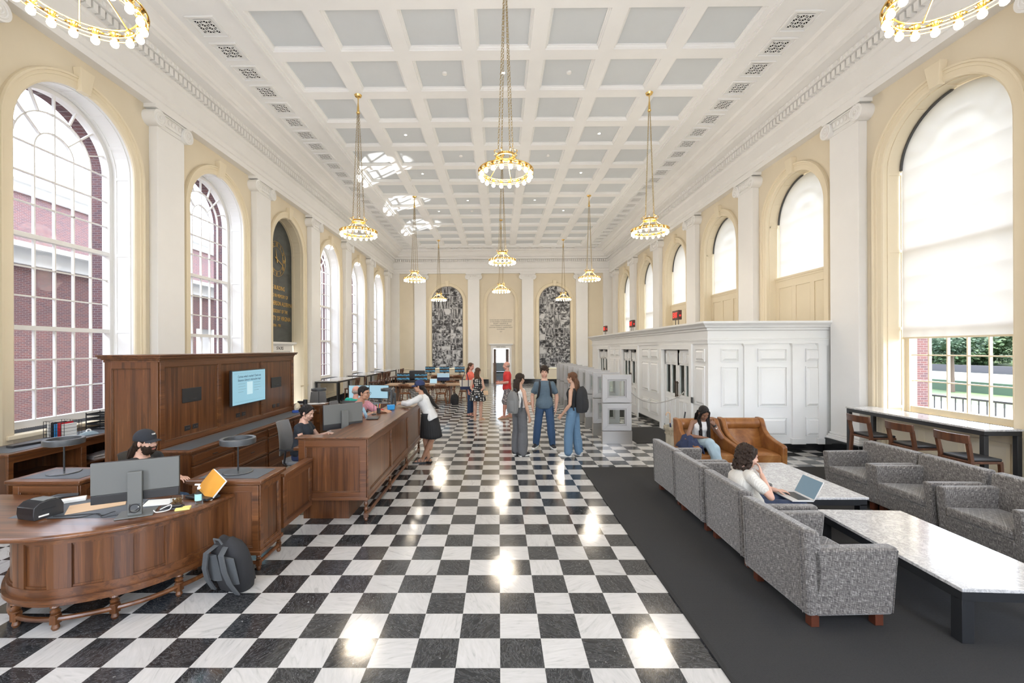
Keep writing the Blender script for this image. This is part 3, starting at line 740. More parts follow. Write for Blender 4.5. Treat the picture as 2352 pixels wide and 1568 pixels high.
# ceiling vents
def make_vent():
    o = MB(); a, b = .27, .165; z = 0
    for x0, y0, x1, y1 in ((-a,-a,a,-a+.03),(-a,a-.03,a,a),(-a,-a,-a+.03,a),(a-.03,-a,a,a)): o.box(x0, y0, -.03, x1, y1, 0)
    v = o.build('ceiling_vent', ceilw, bevel=.004)
    m2 = MB(); m2.box(-b, -b, -.006, b, b, -.002); m2.build('dark_opening', mat('vent_dark', (.004,.004,.005), .9), v)
    g = MB(); N = 4; st = 2*b/N
    for i in range(N+1): q = -b+i*st; g.box(q-.006, -b, -.02, q+.006, b, -.008); g.box(-b, q-.006, -.02, b, q+.006, -.008)
    for i in range(N):
        for j in range(N):
            x, y = -b+i*st, -b+j*st
            if (i+j) % 2: g.bar((x, y, -.013), (x+st, y+st, -.013), .010, .008)
            else: g.bar((x, y+st, -.013), (x+st, y, -.013), .010, .008)
    g.build('grille', ceilw, v); return v
vent = make_vent(); cnt = 0
VY = [8.17+.6965*k for k in range(0, 27)]
ONES = ['first','second','third','fourth','fifth','sixth','seventh','eighth','ninth','tenth','eleventh','twelfth','thirteenth','fourteenth','fifteenth','sixteenth','seventeenth','eighteenth','nineteenth','twentieth']+['twenty-'+q for q in ('first','second','third','fourth','fifth','sixth','seventh','eighth')]
for side, X in (('left', .09-5.56), ('right', .09+5.56)):
    for k, y in enumerate(VY):
        v = vent if cnt == 0 else copy_tree(vent); cnt += 1; v.location = (X, y, TOP)
        tag(v, '%s pierced ceiling vent of the %s side row, counted from the camera' % (ONES[k], side), 'vent', 'ceiling vents on the %s side' % side)
for k in range(13):
    v = copy_tree(vent); v.location = (CX+(k-6)*.7, 26.3, TOP); tag(v, '%s pierced ceiling vent from the left in the row above the far wall' % ONES[k], 'vent', 'ceiling vents above the far wall')
# small downlights and smoke detectors in the coffers
DL = [(3, -6), (4.9, -3)]
def coffer(i, j): return (colx[i], 8.89+PT*j-.53, TOP+.085)
cnt = 0
for i, j in ((3, 1), (5, 3), (1, 3), (1, 5), (5, 5), (2, 7), (4, 7), (1, 8), (5, 8)):
    x, y, z = coffer(i, j); mb = MB(); mb.cyl((0,0,-.012), (0,0,0), .05, n=16); o = mb.build('ceiling_downlight', trimw); o.location = (x, y, z)
    l = MB(); l.cyl((0,0,-.016), (0,0,-.011), .036, n=14); l.build('lamp', downl, o)
    tag(o, 'small round downlight in the %s coffer from the left, %s coffer row' % (ONES[i], ONES[j+1]), 'downlight', 'downlights in the coffers')
for i, j in ((2, 1), (4, 1), (2, 4), (4, 4), (3, 6), (2, 8)):
    x, y, z = coffer(i, j); mb = MB(); mb.lathe([(.0,-.04),(.045,-.038),(.06,-.02),(.06,0)], n=16); o = mb.build('smoke_detector', trimw); o.location = (x+.08, y, z)
    tag(o, 'round white smoke detector in the %s coffer from the left, %s coffer row' % (ONES[i], ONES[j+1]), 'detector', 'smoke detectors in the coffers')

# ---------------------------------------------------------------- the panelled vestibule on the right
VX, VN, VF, VH = 4.45, 9.30, 20.75, 2.70
MN = Matrix(((1,0,0,0),(0,1,0,VN),(0,0,1,0),(0,0,0,1)))          # near face, s = x
MS = Matrix(((0,1,0,VX),(-1,0,0,0),(0,0,1,0),(0,0,0,1)))         # long face, s = -y
vt = thing('vestibule', 'white panelled entrance vestibule with three pairs of doors along right wall', 'vestibule', (0, 0, 0))
DOORS = [11.0, 14.85, 18.55]; DW = .86
mb = MB(MN); mb.box(VX, 0, .14, XR-.012, .12, 2.62); mb.build('end_wall', panw, vt)
mb = MB(MS); s = -VF
for c in sorted(-x for x in DOORS): mb.box(s, 0, .14, c-DW, .12, 2.62); mb.box(c-DW, 0, 2.2, c+DW, .12, 2.62); s = c+DW
mb.box(s, 0, .14, -VN-.12, .12, 2.62); mb.build('side_wall', panw, vt)
mb = MB(); mb.box(VX, VN, 2.62, XR-.012, VF, 2.66); mb.box(VX, VF-.12, 0, XR-.012, VF, 2.62); mb.box(VX+1.7, VN+.1, 0, VX+1.75, VF-.1, 2.62); mb.build('roof', white, vt)
mb = MB()
cp = [(0,2.27),(.02,2.27),(.02,2.34),(.035,2.34),(.035,2.37),(.01,2.38),(.01,2.54),(.05,2.56),(.05,2.60),(.10,2.61),(.12,2.65),(.16,2.68),(.18,2.70),(.18,2.74),(-.2,2.74)]
mb.loft([[(XR-.012, VN-p, z) for p, z in cp], [(VX-p, VN-p, z) for p, z in cp], [(VX-p, VF+p, z) for p, z in cp], [(XR-.012, VF+p, z) for p, z in cp]], False, False, False)
mb.build('cornice', panw, vt)
mb = MB(MN); mb.box(VX-.03, -.03, 0, XR-.012, .05, .14); mb.build('plinth', stone_black, vt, bevel=.006)
s = -VF
for c in sorted(-x for x in DOORS): mb = MB(MS); mb.box(s, -.03, 0, c-DW-.14, .05, .14); mb.build('plinth', stone_black, vt, bevel=.006); s = c+DW+.14
mb = MB(MS); mb.box(s, -.03, 0, -VN+.03, .05, .14); mb.build('plinth', stone_black, vt, bevel=.006)
def raised(mb, x0, x1, z0, z1, d=0.0, h=.032, c=.05):
    f = .018
    for q in ((x0-f, z0-f, x0, z1+f), (x1, z0-f, x1+f, z1+f), (x0-f, z0-f, x1+f, z0), (x0-f, z1, x1+f, z1+f)): mb.box(q[0], d-.022, q[1], q[2], d, q[3])
    mb.add([(x0,d,z0),(x1,d,z0),(x1,d,z1),(x0,d,z1),(x0+c,d-h,z0+c),(x1-c,d-h,z0+c),(x1-c,d-h,z1-c),(x0+c,d-h,z1-c)], [(0,1,5,4),(1,2,6,5),(2,3,7,6),(3,0,4,7),(4,5,6,7)])
def strip(mb, x0, x1, z1=2.27):
    mb.box(x0, -.05, .24, x1, 0, z1); mb.box(x0-.03, -.075, .14, x1+.03, 0, .26); mb.box(x0-.02, -.065, z1-.05, x1+.02, 0, z1-.02); mb.box(x0-.035, -.08, z1-.02, x1+.035, 0, z1)
for x0, x1 in ((4.74, 5.08), (5.52, 6.10), (6.53, 6.87)):
    for z0, z1 in ((1.90, 2.14), (.94, 1.76), (.32, .68)): mb = MB(MN); raised(mb, x0, x1, z0, z1); mb.build('raised_panel', panw, vt)
for x0, x1 in ((5.19, 5.42), (6.21, 6.44), (6.76, 6.93)): mb = MB(MN); strip(mb, x0, x1); mb.build('pilaster_strip', panw, vt)
for y0, y1 in ((9.45, 9.85), (12.2, 12.75), (12.95, 13.5), (16.1, 16.6), (16.8, 17.3)):
    for z0, z1 in ((1.90, 2.14), (.94, 1.76), (.32, .68)): mb = MB(MS); raised(mb, -y1, -y0, z0, z1); mb.build('raised_panel', panw, vt)
for i, c in enumerate(DOORS):
    mb = MB(); w_ = DW
    for sg in (-1, 1): mb.box(sg*(w_-.01), -.05, 0, sg*(w_+.13), .03, 2.2)
    mb.box(-w_-.13, -.05, 2.14, w_+.13, .03, 2.27); d = struct(mb.build('door_%d' % (i+3), panw, bevel=.006)); d.matrix_world = MS @ Matrix.Translation((-c, 0, 0))
    for sg in (-1, 1):
        lf = MB(); xa, xb = (-w_+.01, -.004) if sg < 0 else (.004, w_-.01)
        fs = .11; lf.box(xa, .05, .01, xa+fs, .09, 2.13); lf.box(xb-fs, .05, .01, xb, .09, 2.13); m_ = (xa+xb)/2; lf.box(m_-.04, .05, .01, m_+.04, .09, 2.13)
        lf.box(xa, .05, .01, xb, .09, .25); lf.box(xa, .05, .25, xb, .085, .95); lf.box(xa, .05, .95, xb, .09, 1.02); lf.box(xa, .05, 1.75, xb, .09, 2.13)
        for p0, p1 in ((xa+fs, m_-.04), (m_+.04, xb-fs)): raised(lf, p0+.03, p1-.03, .32, .86, .05, .012, .03); raised(lf, p0+.03, p1-.03, 1.82, 2.04, .05, .012, .03)
        L_ = lf.build('door_leaf', panw, d)
        gm = MB(); gm.box(xa+fs, .068, 1.02, m_-.04, .072, 1.75); gm.box(m_+.04, .068, 1.02, xb-fs, .072, 1.75); gm.build('door_glass', screeng, L_)
        hb = MB(); hx = -.05 if sg < 0 else .05; hb.box(hx-.02, .01, .95, hx+.02, .025, 1.35); hb.box(hx-.012, .02, .98, hx+.012, .05, 1.0); hb.box(hx-.012, .02, 1.30, hx+.012, .05, 1.32); hb.build('pull_handle', mat('bronze_handle', (.08,.05,.035), .4, .7) if i == 0 and sg < 0 else bpy.data.materials['bronze_handle'], L_)
        ch = MB(); cx_ = sg*.45; ch.box(cx_-.14, -.03, 2.05, cx_+.14, .05, 2.13); ch.bar((cx_, .0, 2.12), (cx_-sg*.25, -.14, 2.14), .02, .015); 
        if i: ch.build('door_closer', blackp, L_, bevel=.006)
# card reader by the nearest doors
mb = MB(MS); mb.box(-9.98, -.075, .93, -9.90, -.05, 1.06); o = mb.build('card_reader', darkgrey, bevel=.004); tag(o, 'small grey card reader on the vestibule wall behind tan chair', 'card reader')
# exit signs on posts over the vestibule
for i, (px, yy) in enumerate(((1547, 11.2), (1446, 14.95), (1385, 18.7))):
    e = thing('exit_sign', ['lit red exit sign on posts above the nearest vestibule doors', 'lit red exit sign on posts above the middle vestibule doors', 'lit red exit sign on posts above the farthest vestibule doors'][i], 'sign', (VX+.12, yy, 2.74), 0, 'exit signs over the vestibule')
    mb = MB(); 
    for q in (-.09, .09): mb.cyl((0, q, -.05), (0, q, .16), .009, n=8)
    mb.build('posts', black, e)
    mb = MB(); mb.box(-.045, -.19, .16, .045, .19, .40); mb.build('housing', mat('bronze_box', (.07,.04,.03), .4, .5) if i == 0 else bpy.data.materials['bronze_box'], e, bevel=.005)
    mb = MB(); mb.box(-.05, -.15, .19, -.046, .15, .37); mb.box(-.03, -.194, .19, .03, -.19, .37); f = mb.build('lit_face', mat('exit_dark', (.08,.01,.01), .4) if i == 0 else bpy.data.materials['exit_dark'], e)
    rm = mat('exit_red', (.8,.02,.02), .4, emit=(1,.05,.03), es=1.6) if i == 0 else bpy.data.materials['exit_red']
    text('EXIT', e, rm, (-.052, 0, .215), (pi/2, 0, -pi/2), .19, name='exit_lettering', sx=.72); text('EXIT', e, rm, (0, -.196, .24), (pi/2, 0, 0), .06, name='exit_lettering', sx=.4)
# ================================================================ CHANDELIERS
def make_chandelier(up=0):
    t = thing('chandelier', '', 'chandelier')
    R = .40; NB = 18; zr = 0
    mb = MB(); mb.torus((0,0,.045), R+.035, .009, 40, 8); mb.torus((0,0,.045), R-.035, .007, 40, 8); mb.torus((0,0,-.015), R+.03, .006, 40, 6); mb.torus((0,0,-.015), R-.03, .005, 40, 6)
    mb.build('ring', brass, t)
    sk = []
    for i in range(NB):
        a = 2*pi*i/NB; c = (R*cos(a), R*sin(a), 0); mb = MB()
        mb.lathe([(.012,.06),(.03,.055),(.034,.035),(.022,.02),(.03,0),(.034,-.012),(.026,-.018)], c, 10)
        for q in (-1, 1):
            a2 = a+q*.085; mb.ball((R*cos(a2), R*sin(a2), .035), (.016,.016,.014), 6, 4)
        sk.append(mb.build('socket', brass, t))
    for i in range(NB):
        a = 2*pi*i/NB; mb = MB(); mb.lathe([(.001,-.064),(.016,-.060),(.028,-.048),(.032,-.030),(.028,-.012),(.016,.003),(.001,.006)], (R*cos(a), R*sin(a), -.022), 10); mb.build('bulb', bulbm, sk[i])
    mb = MB(); mb.torus((0,0,.30), .135, .010, 24, 8); mb.torus((0,0,.265), .15, .012, 24, 8); mb.cyl((0,0,.262), (0,0,.30), .143, .135, 24, False)
    for i in range(8):
        a = 2*pi*(i+.5)/8; mb.tube([((.14+.06*sin(u))*cos(a), (.14+.06*sin(u))*sin(a), .29+.07*u/2.6+(.0 if u < 2.4 else -.01)) for u in (0, .6, 1.2, 1.8, 2.4, 3.0)], .006, 5)
    mb.build('crown', brass, t)
    for i in range(6):
        a = 2*pi*i/6+.26; pts = []
        for k in range(9):
            u = k/8; r = .145+(R-.04-.145)*(u**1.25); z = .265-.235*(u**.72)+.03*sin(pi*u); pts.append((r*cos(a), r*sin(a), z))
        mb = MB(); mb.tube(pts, .0065, 6); mb.build('arm', brass, t)
    # four chains up to the ceiling rose
    top = TOP-RZ-.42+up
    for i in range(4):
        a = 2*pi*i/4+.5; p0 = Vector((.135*cos(a), .135*sin(a), .33)); p1 = Vector((.02*cos(a), .02*sin(a), top)); mb = MB(); d = (p1-p0); nl = int(d.length/.043)
        for k in range(nl):
            c = p0+d*((k+.5)/nl); ax = Vector((cos(a), sin(a), 0)) if k % 2 else Vector((-sin(a), cos(a), 0))
            # oval link
            u = d.normalized(); v = ax.cross(u).normalized(); vs = []; N = 8; m = 4
            for q in range(N):
                th = 2*pi*q/N; e = u*cos(th)*.028+v*sin(th)*.013; en = e.normalized()
                for w in range(m): ps = 2*pi*w/m; vs.append(c+e+(en*cos(ps)+ax*sin(ps))*.0042)
            mb.add(vs, [(q*m+w, ((q+1)%N)*m+w, ((q+1)%N)*m+(w+1)%m, q*m+(w+1)%m) for q in range(N) for w in range(m)], True)
        mb.build('chain', chainm, t)
    mb = MB(); mb.lathe([(.035, top-.02),(.045, top),(.03, top+.03),(.025, top+.12),(.012, top+.24),(.012, top+.3)], n=14)
    mb.lathe([(.012, top+.3),(.02, top+.36),(.07, top+.38),(.085, top+.41),(.09, top+.42)], n=18); mb.build('ceiling_rose', brass, t)
    ld = bpy.data.lights.new('lamp_light', 'POINT'); ld.energy = CH_POWER; ld.color = (1, .90, .76); ld.shadow_soft_size = .34
    lo = bpy.data.objects.new('lamp_light', ld); COL.objects.link(lo); lo.parent = t; lo.location = (0, 0, -.06)
    return t
RZ = 4.97
CH = [(-3.36, 3.48, 'nearest chandelier at the top left corner, cut by the picture edge'), (3.62, 3.48, 'nearest chandelier at the top right corner, cut by the picture edge'),
      (.12, 6.95, 'large brass ring chandelier in the top centre, nearest of the middle row'), (-3.36, 10.44, 'second chandelier of the left row, hanging before the sunlit ceiling'), (3.62, 10.44, 'second chandelier of the right row, before the tall shaded windows'),
      (.12, 13.9, 'second chandelier of the middle row, directly below the largest one'), (-3.36, 17.4, 'third chandelier of the left row, above the computer tables'), (3.62, 17.4, 'third chandelier of the right row, above the far exit sign'),
      (.12, 20.9, 'farthest chandelier of the middle row, in front of the wall inscription'), (-3.36, 24.4, 'farthest chandelier of the left row, in front of the left mural'), (3.62, 24.4, 'farthest chandelier of the right row, in front of the right mural')]
ch = make_chandelier(); chm = make_chandelier(.085); firstm = True
for i, (x, y, lb) in enumerate(CH):
    if x == .12: o = chm if i == 2 else copy_tree(chm)
    else: o = ch if i == 0 else copy_tree(ch)
    o.location = (x, y, RZ); o.name = 'chandelier' if i == 0 else 'chandelier.%03d' % i; tag(o, lb, 'chandelier', 'brass ring chandeliers')

# ================================================================ WOODEN SERVICE DESK
def catmull(P, n=8):
    P = [Vector((*p, 0)) for p in P]; out = []
    for i in range(len(P)-1):
        p0 = P[max(i-1, 0)]; p1 = P[i]; p2 = P[i+1]; p3 = P[min(i+2, len(P)-1)]
        for k in range(n):
            t = k/n; out.append(.5*((2*p1)+(p2-p0)*t+(2*p0-5*p1+4*p2-p3)*t*t+(3*p1-p0-3*p2+p3)*t**3))
    out.append(P[-1]); return [(v.x, v.y) for v in out]
def offs(pl, d):
    out = []
    for i, p in enumerate(pl):
        a = pl[max(i-1, 0)]; b = pl[min(i+1, len(pl)-1)]; t = Vector((b[0]-a[0], b[1]-a[1])).normalized(); out.append((p[0]+t.y*d, p[1]-t.x*d))
    return out
def spindle(mb, c, h, r=.026):
    f = [(.9,0),(1.1,.04),(1.1,.10),(.6,.13),(1.0,.2),(1.15,.32),(.75,.42),(.55,.46),(.75,.5),(1.15,.6),(1.0,.74),(.6,.84),(1.1,.88),(1.1,1)]
    mb.lathe([(r*a, b*h) for a, b in f], c, 12)
def rect_panel(mb, M, x0, x1, z0, z1, st=.07, h=.016, mid=(), top=None):
    """frame of stiles and rails on a flat face; M maps (s, d, z), d<0 is out"""
    K = MB(M); top = top or st
    K.box(x0, -h, z0, x0+st, 0, z1); K.box(x1-st, -h, z0, x1, 0, z1); K.box(x0, -h, z0, x1, 0, z0+st); K.box(x0, -h, z1-top, x1, 0, z1)
    xs = [x0+st]+[m for m in mid]+[x1-st]
    for m in mid: K.box(m-st/2, -h, z0, m+st/2, 0, z1)
    for i in range(len(xs)-1):
        a = xs[i]+(st/2 if i else 0); b = xs[i+1]-(st/2 if i < len(xs)-2 else 0)
        for q in ((a, z0+st, a+.012, z1-top), (b-.012, z0+st, b, z1-top), (a, z0+st, b, z0+st+.012), (a, z1-top-.012, b, z1-top)): K.box(q[0], -h*.6, q[1], q[2], 0, q[3])
    mb.v_add(K)
def v_add(s, K):
    n = len(s.v); s.v += K.v; s.f += [[n+i for i in f] for f in K.f]; s.sm += K.sm; s.mi += K.mi
MB.v_add = v_add
FM = lambda x, y, ang: Matrix.Translation((x, y, 0)) @ Matrix.Rotation(ang, 4, 'Z')    # face frame: s along, -d out (toward -y when ang=0)

def curved_desk(rot=False):
    t = thing('curved_desk', 'large curved walnut reception desk on turned legs in the left foreground', 'desk', (-3.6, 3.9, 0))
    O = catmull([(-2.60,4.46),(-2.62,4.30),(-2.72,3.90),(-2.98,3.52),(-3.45,3.29),(-3.85,3.33),(-4.15,3.55),(-4.50,3.95),(-4.86,4.24)])
    O = [(x+3.6, y-3.9) for x, y in O][::-1]       # counter-clockwise: left to right along the front
    OT = [(x+3.6, y-3.9) for x, y in catmull([(-2.60,4.46),(-2.62,4.30),(-2.72,3.90),(-2.98,3.52),(-3.45,3.29),(-3.92,3.25),(-4.38,3.37),(-4.86,3.68),(-5.25,4.20)])][::-1]
    back = [(1.0, .56), (.92, .36), (.55, .33), (-.55, .33), (-1.3, .36)]
    def poly(d): return [(p[0], p[1]) for p in offs(OT, -d*-1)]+back
    mb = MB(); rings = []
    for d, z in ((-.012,.722),(0,.728),(.004,.745),(-.004,.758),(-.02,.762)): rings.append([(x, y, z) for x, y in poly(d)])
    mb.loft(rings, True, True); top = mb.build('desk_top', walX, t, angle=50)
    il = MB(); il.prism([(-.56,-.25),(.50,-.25),(.52,.22),(-.56,.22)], .7615, .7635); il.build('inlay', inlay, t)
    B = offs(O, -.07)[2:-1]
    def ribbon(mb, d0, z0, z1, th=.02): 
        a = offs(O, d0)[2:-1]; b = offs(O, d0-th)[2:-1]
        mb.loft([[(*a[i], z0), (*a[i], z1), (*b[i], z1), (*b[i], z0)] for i in range(len(a))], True, True, True)
    mb = MB(); ribbon(mb, -.085, .25, .722); mb.build('body', walV, t, angle=50)
    mb = MB(); ribbon(mb, -.062, .255, .325, .03); ribbon(mb, -.064, .672, .722, .03); ribbon(mb, -.035, .225, .255, .06); ribbon(mb, -.055, .195, .226, .04); ribbon(mb, -.05, .705, .722, .05)
    a = offs(O, -.066)[2:-1]; nn = len(a)
    b_ = offs(O, -.09)[2:-1]; c_ = offs(O, -.076)[2:-1]
    sm_ = MB()
    def stile(i0, i1, pa=a, z0=.32, z1=.675):
        sm_.loft([[(*pa[i], z0), (*pa[i], z1), (*b_[i], z1), (*b_[i], z0)] for i in range(i0, i1+1)], True, True, True)
    ST = ((0, 2), (8, 9), (9, 11), (22, 25), (29, 30), (30, 32), (35, 36), (36, 38), (42, 43), (43, 45), (51, 54), (58, 60))
    for i0, i1 in ST: stile(i0, i1)
    for i0, i1 in ((2, 8), (11, 22), (25, 29), (32, 35), (38, 42), (45, 51), (54, 58)): stile(i0, i1, c_, .325, .34); stile(i0, i1, c_, .655, .672)
    mb.build('frame_rails', walX, t, angle=50); sm_.build('stiles', walV, t, angle=50)
    mb = MB(); f = offs(O, -.085)[1:-2]; g = [(x, y, .085) for x, y in f]; mb.tube(g, .02, 8); mb.build('foot_rail', walX, t)
    for i in (3, 13, 23, 31, 37, 45, 53):
        mb = MB(); mb.box(f[i][0]-.025, f[i][1]-.025, .05, f[i][0]+.025, f[i][1]+.025, .115); spindle(mb, (f[i][0], f[i][1], .115), .115, .030); mb.lathe([(.018,0),(.028,.02),(.02,.05)], (f[i][0], f[i][1], 0), 12); mb.build('leg', walV, t)
    return t
cd = curved_desk()
cd2 = copy_tree(cd); cd2.location = (-3.6, 10.85, 0); cd2.rotation_euler = (0, 0, pi); cd2['label'] = 'curved walnut desk at the far end of the service counter, near the bald man'

def pedestal(x0, x1, y0, y1, label, front=-1, left_closed=True):
    t = thing('desk_pedestal', label, 'pedestal', ((x0+x1)/2, (y0+y1)/2, 0)); a, b = (x1-x0)/2, (y1-y0)/2
    mb = MB(); mb.box(-a+.02, -b+.02, .17, a-.02, b-.02, .86); mb.build('body', walV, t)
    mb = MB()
    for M, w in ((FM(0, -b+.02, 0), a-.02), (FM(a-.02, 0, pi/2), b-.02), (FM(0, b-.02, pi), a-.02), (FM(-a+.02, 0, -pi/2), b-.02)): rect_panel(mb, M, -w, w, .17, .84, .06, .014)
    mb.box(-a-.005, -b-.005, .155, a+.005, b+.005, .19); mb.build('panel_frame', walX, t, bevel=.003)
    mb = MB(); mb.box(-a-.01, -b-.01, .845, a+.01, b+.01, .862); mb.box(-a-.03, -b-.03, .862, a+.03, b+.03, .898); mb.build('top', walX, t, bevel=.008)
    mb = MB(); mb.box(-a+.05, -b+.05, .894, a-.05, b-.05, .9005); mb.build('inlay', inlay, t)
    mb = MB()
    for sx in (-1, 1): mb.tube([(sx*(a-.03), -b+.02, .07), (sx*(a-.03), b-.02, .07)], .018, 8)
    mb.tube([(-a+.03, -b+.03, .07), (a-.03, -b+.03, .07)], .018, 8); mb.build('foot_rail', walX, t)
    for sx in (-1, 1):
        for sy in (-1, 1): mb = MB(); mb.box(sx*(a-.03)-.02, sy*(b-.03)-.02, .04, sx*(a-.03)+.02, sy*(b-.03)+.02, .095); spindle(mb, (sx*(a-.03), sy*(b-.03), .095), .07, .022); mb.lathe([(.015,0),(.024,.02),(.018,.04)], (sx*(a-.03), sy*(b-.03), 0), 10); mb.build('leg', walV, t)
    return t
pedestal(-3.05, -2.36, 4.27, 4.72, 'walnut pedestal with ring lamp beside the low walnut gate, near foreground')
pedestal(-4.84, -4.15, 4.27, 4.72, 'walnut pedestal with ring lamp at the far left picture edge')
pedestal(-4.84, -4.15, 10.05, 10.5, 'walnut pedestal with ring lamp and papers behind the seated woman')
pedestal(-3.05, -2.36, 10.05, 10.5, 'walnut pedestal with ring lamp at the counter end by the capped girl')
def ring_lamp(x, y, z, label):
    t = thing('desk_lamp', label, 'lamp', (x, y, z), 0, 'ring lamps on the pedestals')
    mb = MB(); mb.lathe([(.135,0),(.14,.006),(.135,.012),(.015,.016)], n=32); mb.build('base', darkgrey, t)
    mb = MB(); mb.cyl((0,0,.012), (0,0,.335), .008, n=10); mb.build('pole', black, t)
    mb = MB(); mb.loft([[(r*cos(2*pi*i/36), r*sin(2*pi*i/36), z_) for i in range(36)] for r, z_ in ((.135,.30),(.165,.30),(.168,.31),(.168,.355),(.163,.36),(.142,.36),(.135,.355),(.135,.30))], False, True)
    mb.bar((-.125,0,.33), (.125,0,.33), .016, .006); mb.build('lamp_shade', darkgrey, t)
    mb = MB(); mb.torus((0,0,.2985), .145, .004, 36, 6); mb.build('diffuser', mat('lamp_diffuser', (.7,.7,.68), .5) if 'lamp_diffuser' not in bpy.data.materials else bpy.data.materials['lamp_diffuser'], t)
ring_lamp(-2.73, 4.53, .9, 'dark ring lamp on the pedestal beside the walnut gate')
ring_lamp(-4.56, 4.53, .9, 'dark ring lamp on the pedestal at the left picture edge')
ring_lamp(-4.28, 10.3, .9, 'dark ring lamp on the far pedestal left of the bald man')
ring_lamp(-2.62, 10.25, .9, 'dark ring lamp on the far pedestal behind the leaning girl in cap')

def gate(x, y0, y1, label):
    t = thing('low_gate', label, 'gate', (x, (y0+y1)/2, 0)); b = (y1-y0)/2
    mb = MB(); mb.box(-.02, -b, .22, .02, b, .78); mb.build('panel', walV, t)
    mb = MB()
    for M in (FM(.02, 0, pi/2), FM(-.02, 0, -pi/2)): rect_panel(mb, M, -b, b, .22, .78, .07, .014)
    mb.build('panel_frame', walY, t, bevel=.003)
    mb = MB(); mb.box(-.05, -b, .78, .05, b, .815); mb.build('top_rail', walY, t, bevel=.008)
    mb = MB(); mb.box(-.03, b-.012, .3, .03, b-.002, .42); mb.box(-.03, b-.012, .58, .03, b-.002, .70); mb.build('hinge', black, t)
gate(-2.40, 4.76, 5.48, 'low walnut gate between the near pedestal and the service counter'); gate(-2.40, 9.205, 10.03, 'low walnut gate at the far end of the service counter')

# service counter
CA, CB, CY0, CY1, CZ = -2.54, -1.68, 5.50, 9.2, 1.075
t = thing('service_counter', 'long walnut service counter with panelled sides beside the checkered aisle', 'counter', ((CA+CB)/2, (CY0+CY1)/2, 0)); w_, l_ = (CB-CA)/2, (CY1-CY0)/2
mb = MB(); mb.box(-w_, -l_, .29, w_, -l_+.05, CZ-.04); mb.box(w_-.05, -l_+.05, .29, w_, l_, CZ-.04); mb.box(-w_, l_-.05, .29, w_-.05, l_, CZ-.04); mb.build('body', walV, t)
mb = MB(); rect_panel(mb, FM(0, -l_, 0), -w_, w_, .29, CZ-.04, .085, .018)
mb.box(-w_-.01, -l_-.03, .275, w_+.02, -l_+.02, .31); mb.build('end_frame', walX, t, bevel=.003)
mb = MB(); rect_panel(mb, FM(w_, 0, pi/2), -l_, l_, .29, CZ-.04, .085, .018, mid=(-l_+1.23, -l_+2.46)); mb.box(w_-.02, -l_, .275, w_+.03, l_, .31); mb.build('side_frame', walY, t, bevel=.003)
mb = MB(); mb.box(-w_+.01, -l_+.10, 0, w_-.26, l_-.1, .29); mb.build('plinth', walV, t)
mb = MB(); 
for q, e in ((.0, .02), (.018, .045)): 
    z0 = CZ-.04+q; mb.box(-w_-e+.01, -l_-e, z0, w_+e, -l_+.16, z0+.019); mb.box(w_-.52, -l_-e, z0, w_+e, l_+e, z0+.019)
mb.build('counter_top', walY, t, bevel=.006)
mb = MB(); mb.box(-w_-.15, -l_+.16, .86, w_-.06, l_-.06, .90); mb.build('worktop', walX, t, bevel=.006)
mb = MB(); mb.tube([(w_-.02, -l_+.02, .075), (w_-.02, l_-.02, .075)], .022, 8); mb.build('foot_rail', walY, t)
for k in range(4): y = -l_+.03+k*(2*l_-.06)/3; mb = MB(); mb.box(w_-.045, y-.025, .04, w_+.005, y+.025, .10); spindle(mb, (w_-.02, y, .10), .175, .024); mb.lathe([(.016,0),(.026,.02),(.018,.045)], (w_-.02, y, 0), 12); mb.build('leg', walV, t)

# panelled media wall
PX0, PX1, PY0, PY1, PZ = -5.09, -4.40, 5.60, 9.26, 2.05
t = thing('media_wall', 'tall walnut panelled wall block holding the blue screen behind the counter', 'media wall', ((PX0+PX1)/2, (PY0+PY1)/2, 0)); w_, l_ = (PX1-PX0)/2, (PY1-PY0)/2
mb = MB(); mb.box(-w_, -l_, 0, w_, l_, PZ); mb.build('body', walV, t)
mb = MB(); rect_panel(mb, FM(0, -l_, 0), -w_, w_, 0, PZ-.02, .09, .02); mb.build('end_frame', walV, t, bevel=.003)
mb = MB(); rect_panel(mb, FM(w_, 0, pi/2), -l_, l_, .9, PZ-.02, .075, .02, mid=(-l_+1.2, -l_+2.43)); mb.build('front_frame', walY, t, bevel=.003)
mb = MB()
for e, z0, z1 in ((.02, PZ-.03, PZ), (.035, PZ, PZ+.02), (.06, PZ+.02, PZ+.045), (.075, PZ+.045, PZ+.07)): mb.box(-w_-e, -l_-e, z0, w_+e, l_+e, z1)
mb.build('crown_moulding', walY, t, bevel=.005)
for y, nm in ((6.2, 0), (8.56, 1)):
    mb = MB(); mb.box(PX1+.0, y-.19, 1.44, PX1+.012, y+.19, 1.64); mb.box(PX1+.012, y-.07, 1.475, PX1+.016, y+.08, 1.485); o = mb.build('wall_box', black, bevel=.003)
    tag(o, ['black recessed box on the walnut wall left of the screen', 'black recessed box on the walnut wall right of the screen'][nm], 'wall box')
for i, y in enumerate((6.11, 6.27, 7.30, 7.46, 8.47, 8.63)):
    mb = MB(); mb.box(PX1, y-.055, 1.045, PX1+.008, y+.055, 1.115); mb.build; o = mb.build('power_outlet', blackp, bevel=.002); mb = MB(); mb.box(PX1+.008, y-.03, 1.07, PX1+.0095, y-.012, 1.09); mb.box(PX1+.008, y+.012, 1.07, PX1+.0095, y+.03, 1.09); mb.build('socket', darkgrey, o)
    tag(o, 'black power outlet on the walnut wall, '+['left one of the pair nearest the camera', 'right one of the pair nearest the camera', 'left one below the screen', 'right one below the screen', 'left one of the far pair', 'right one of the far pair'][i], 'outlet', 'outlets above the walnut drawers')
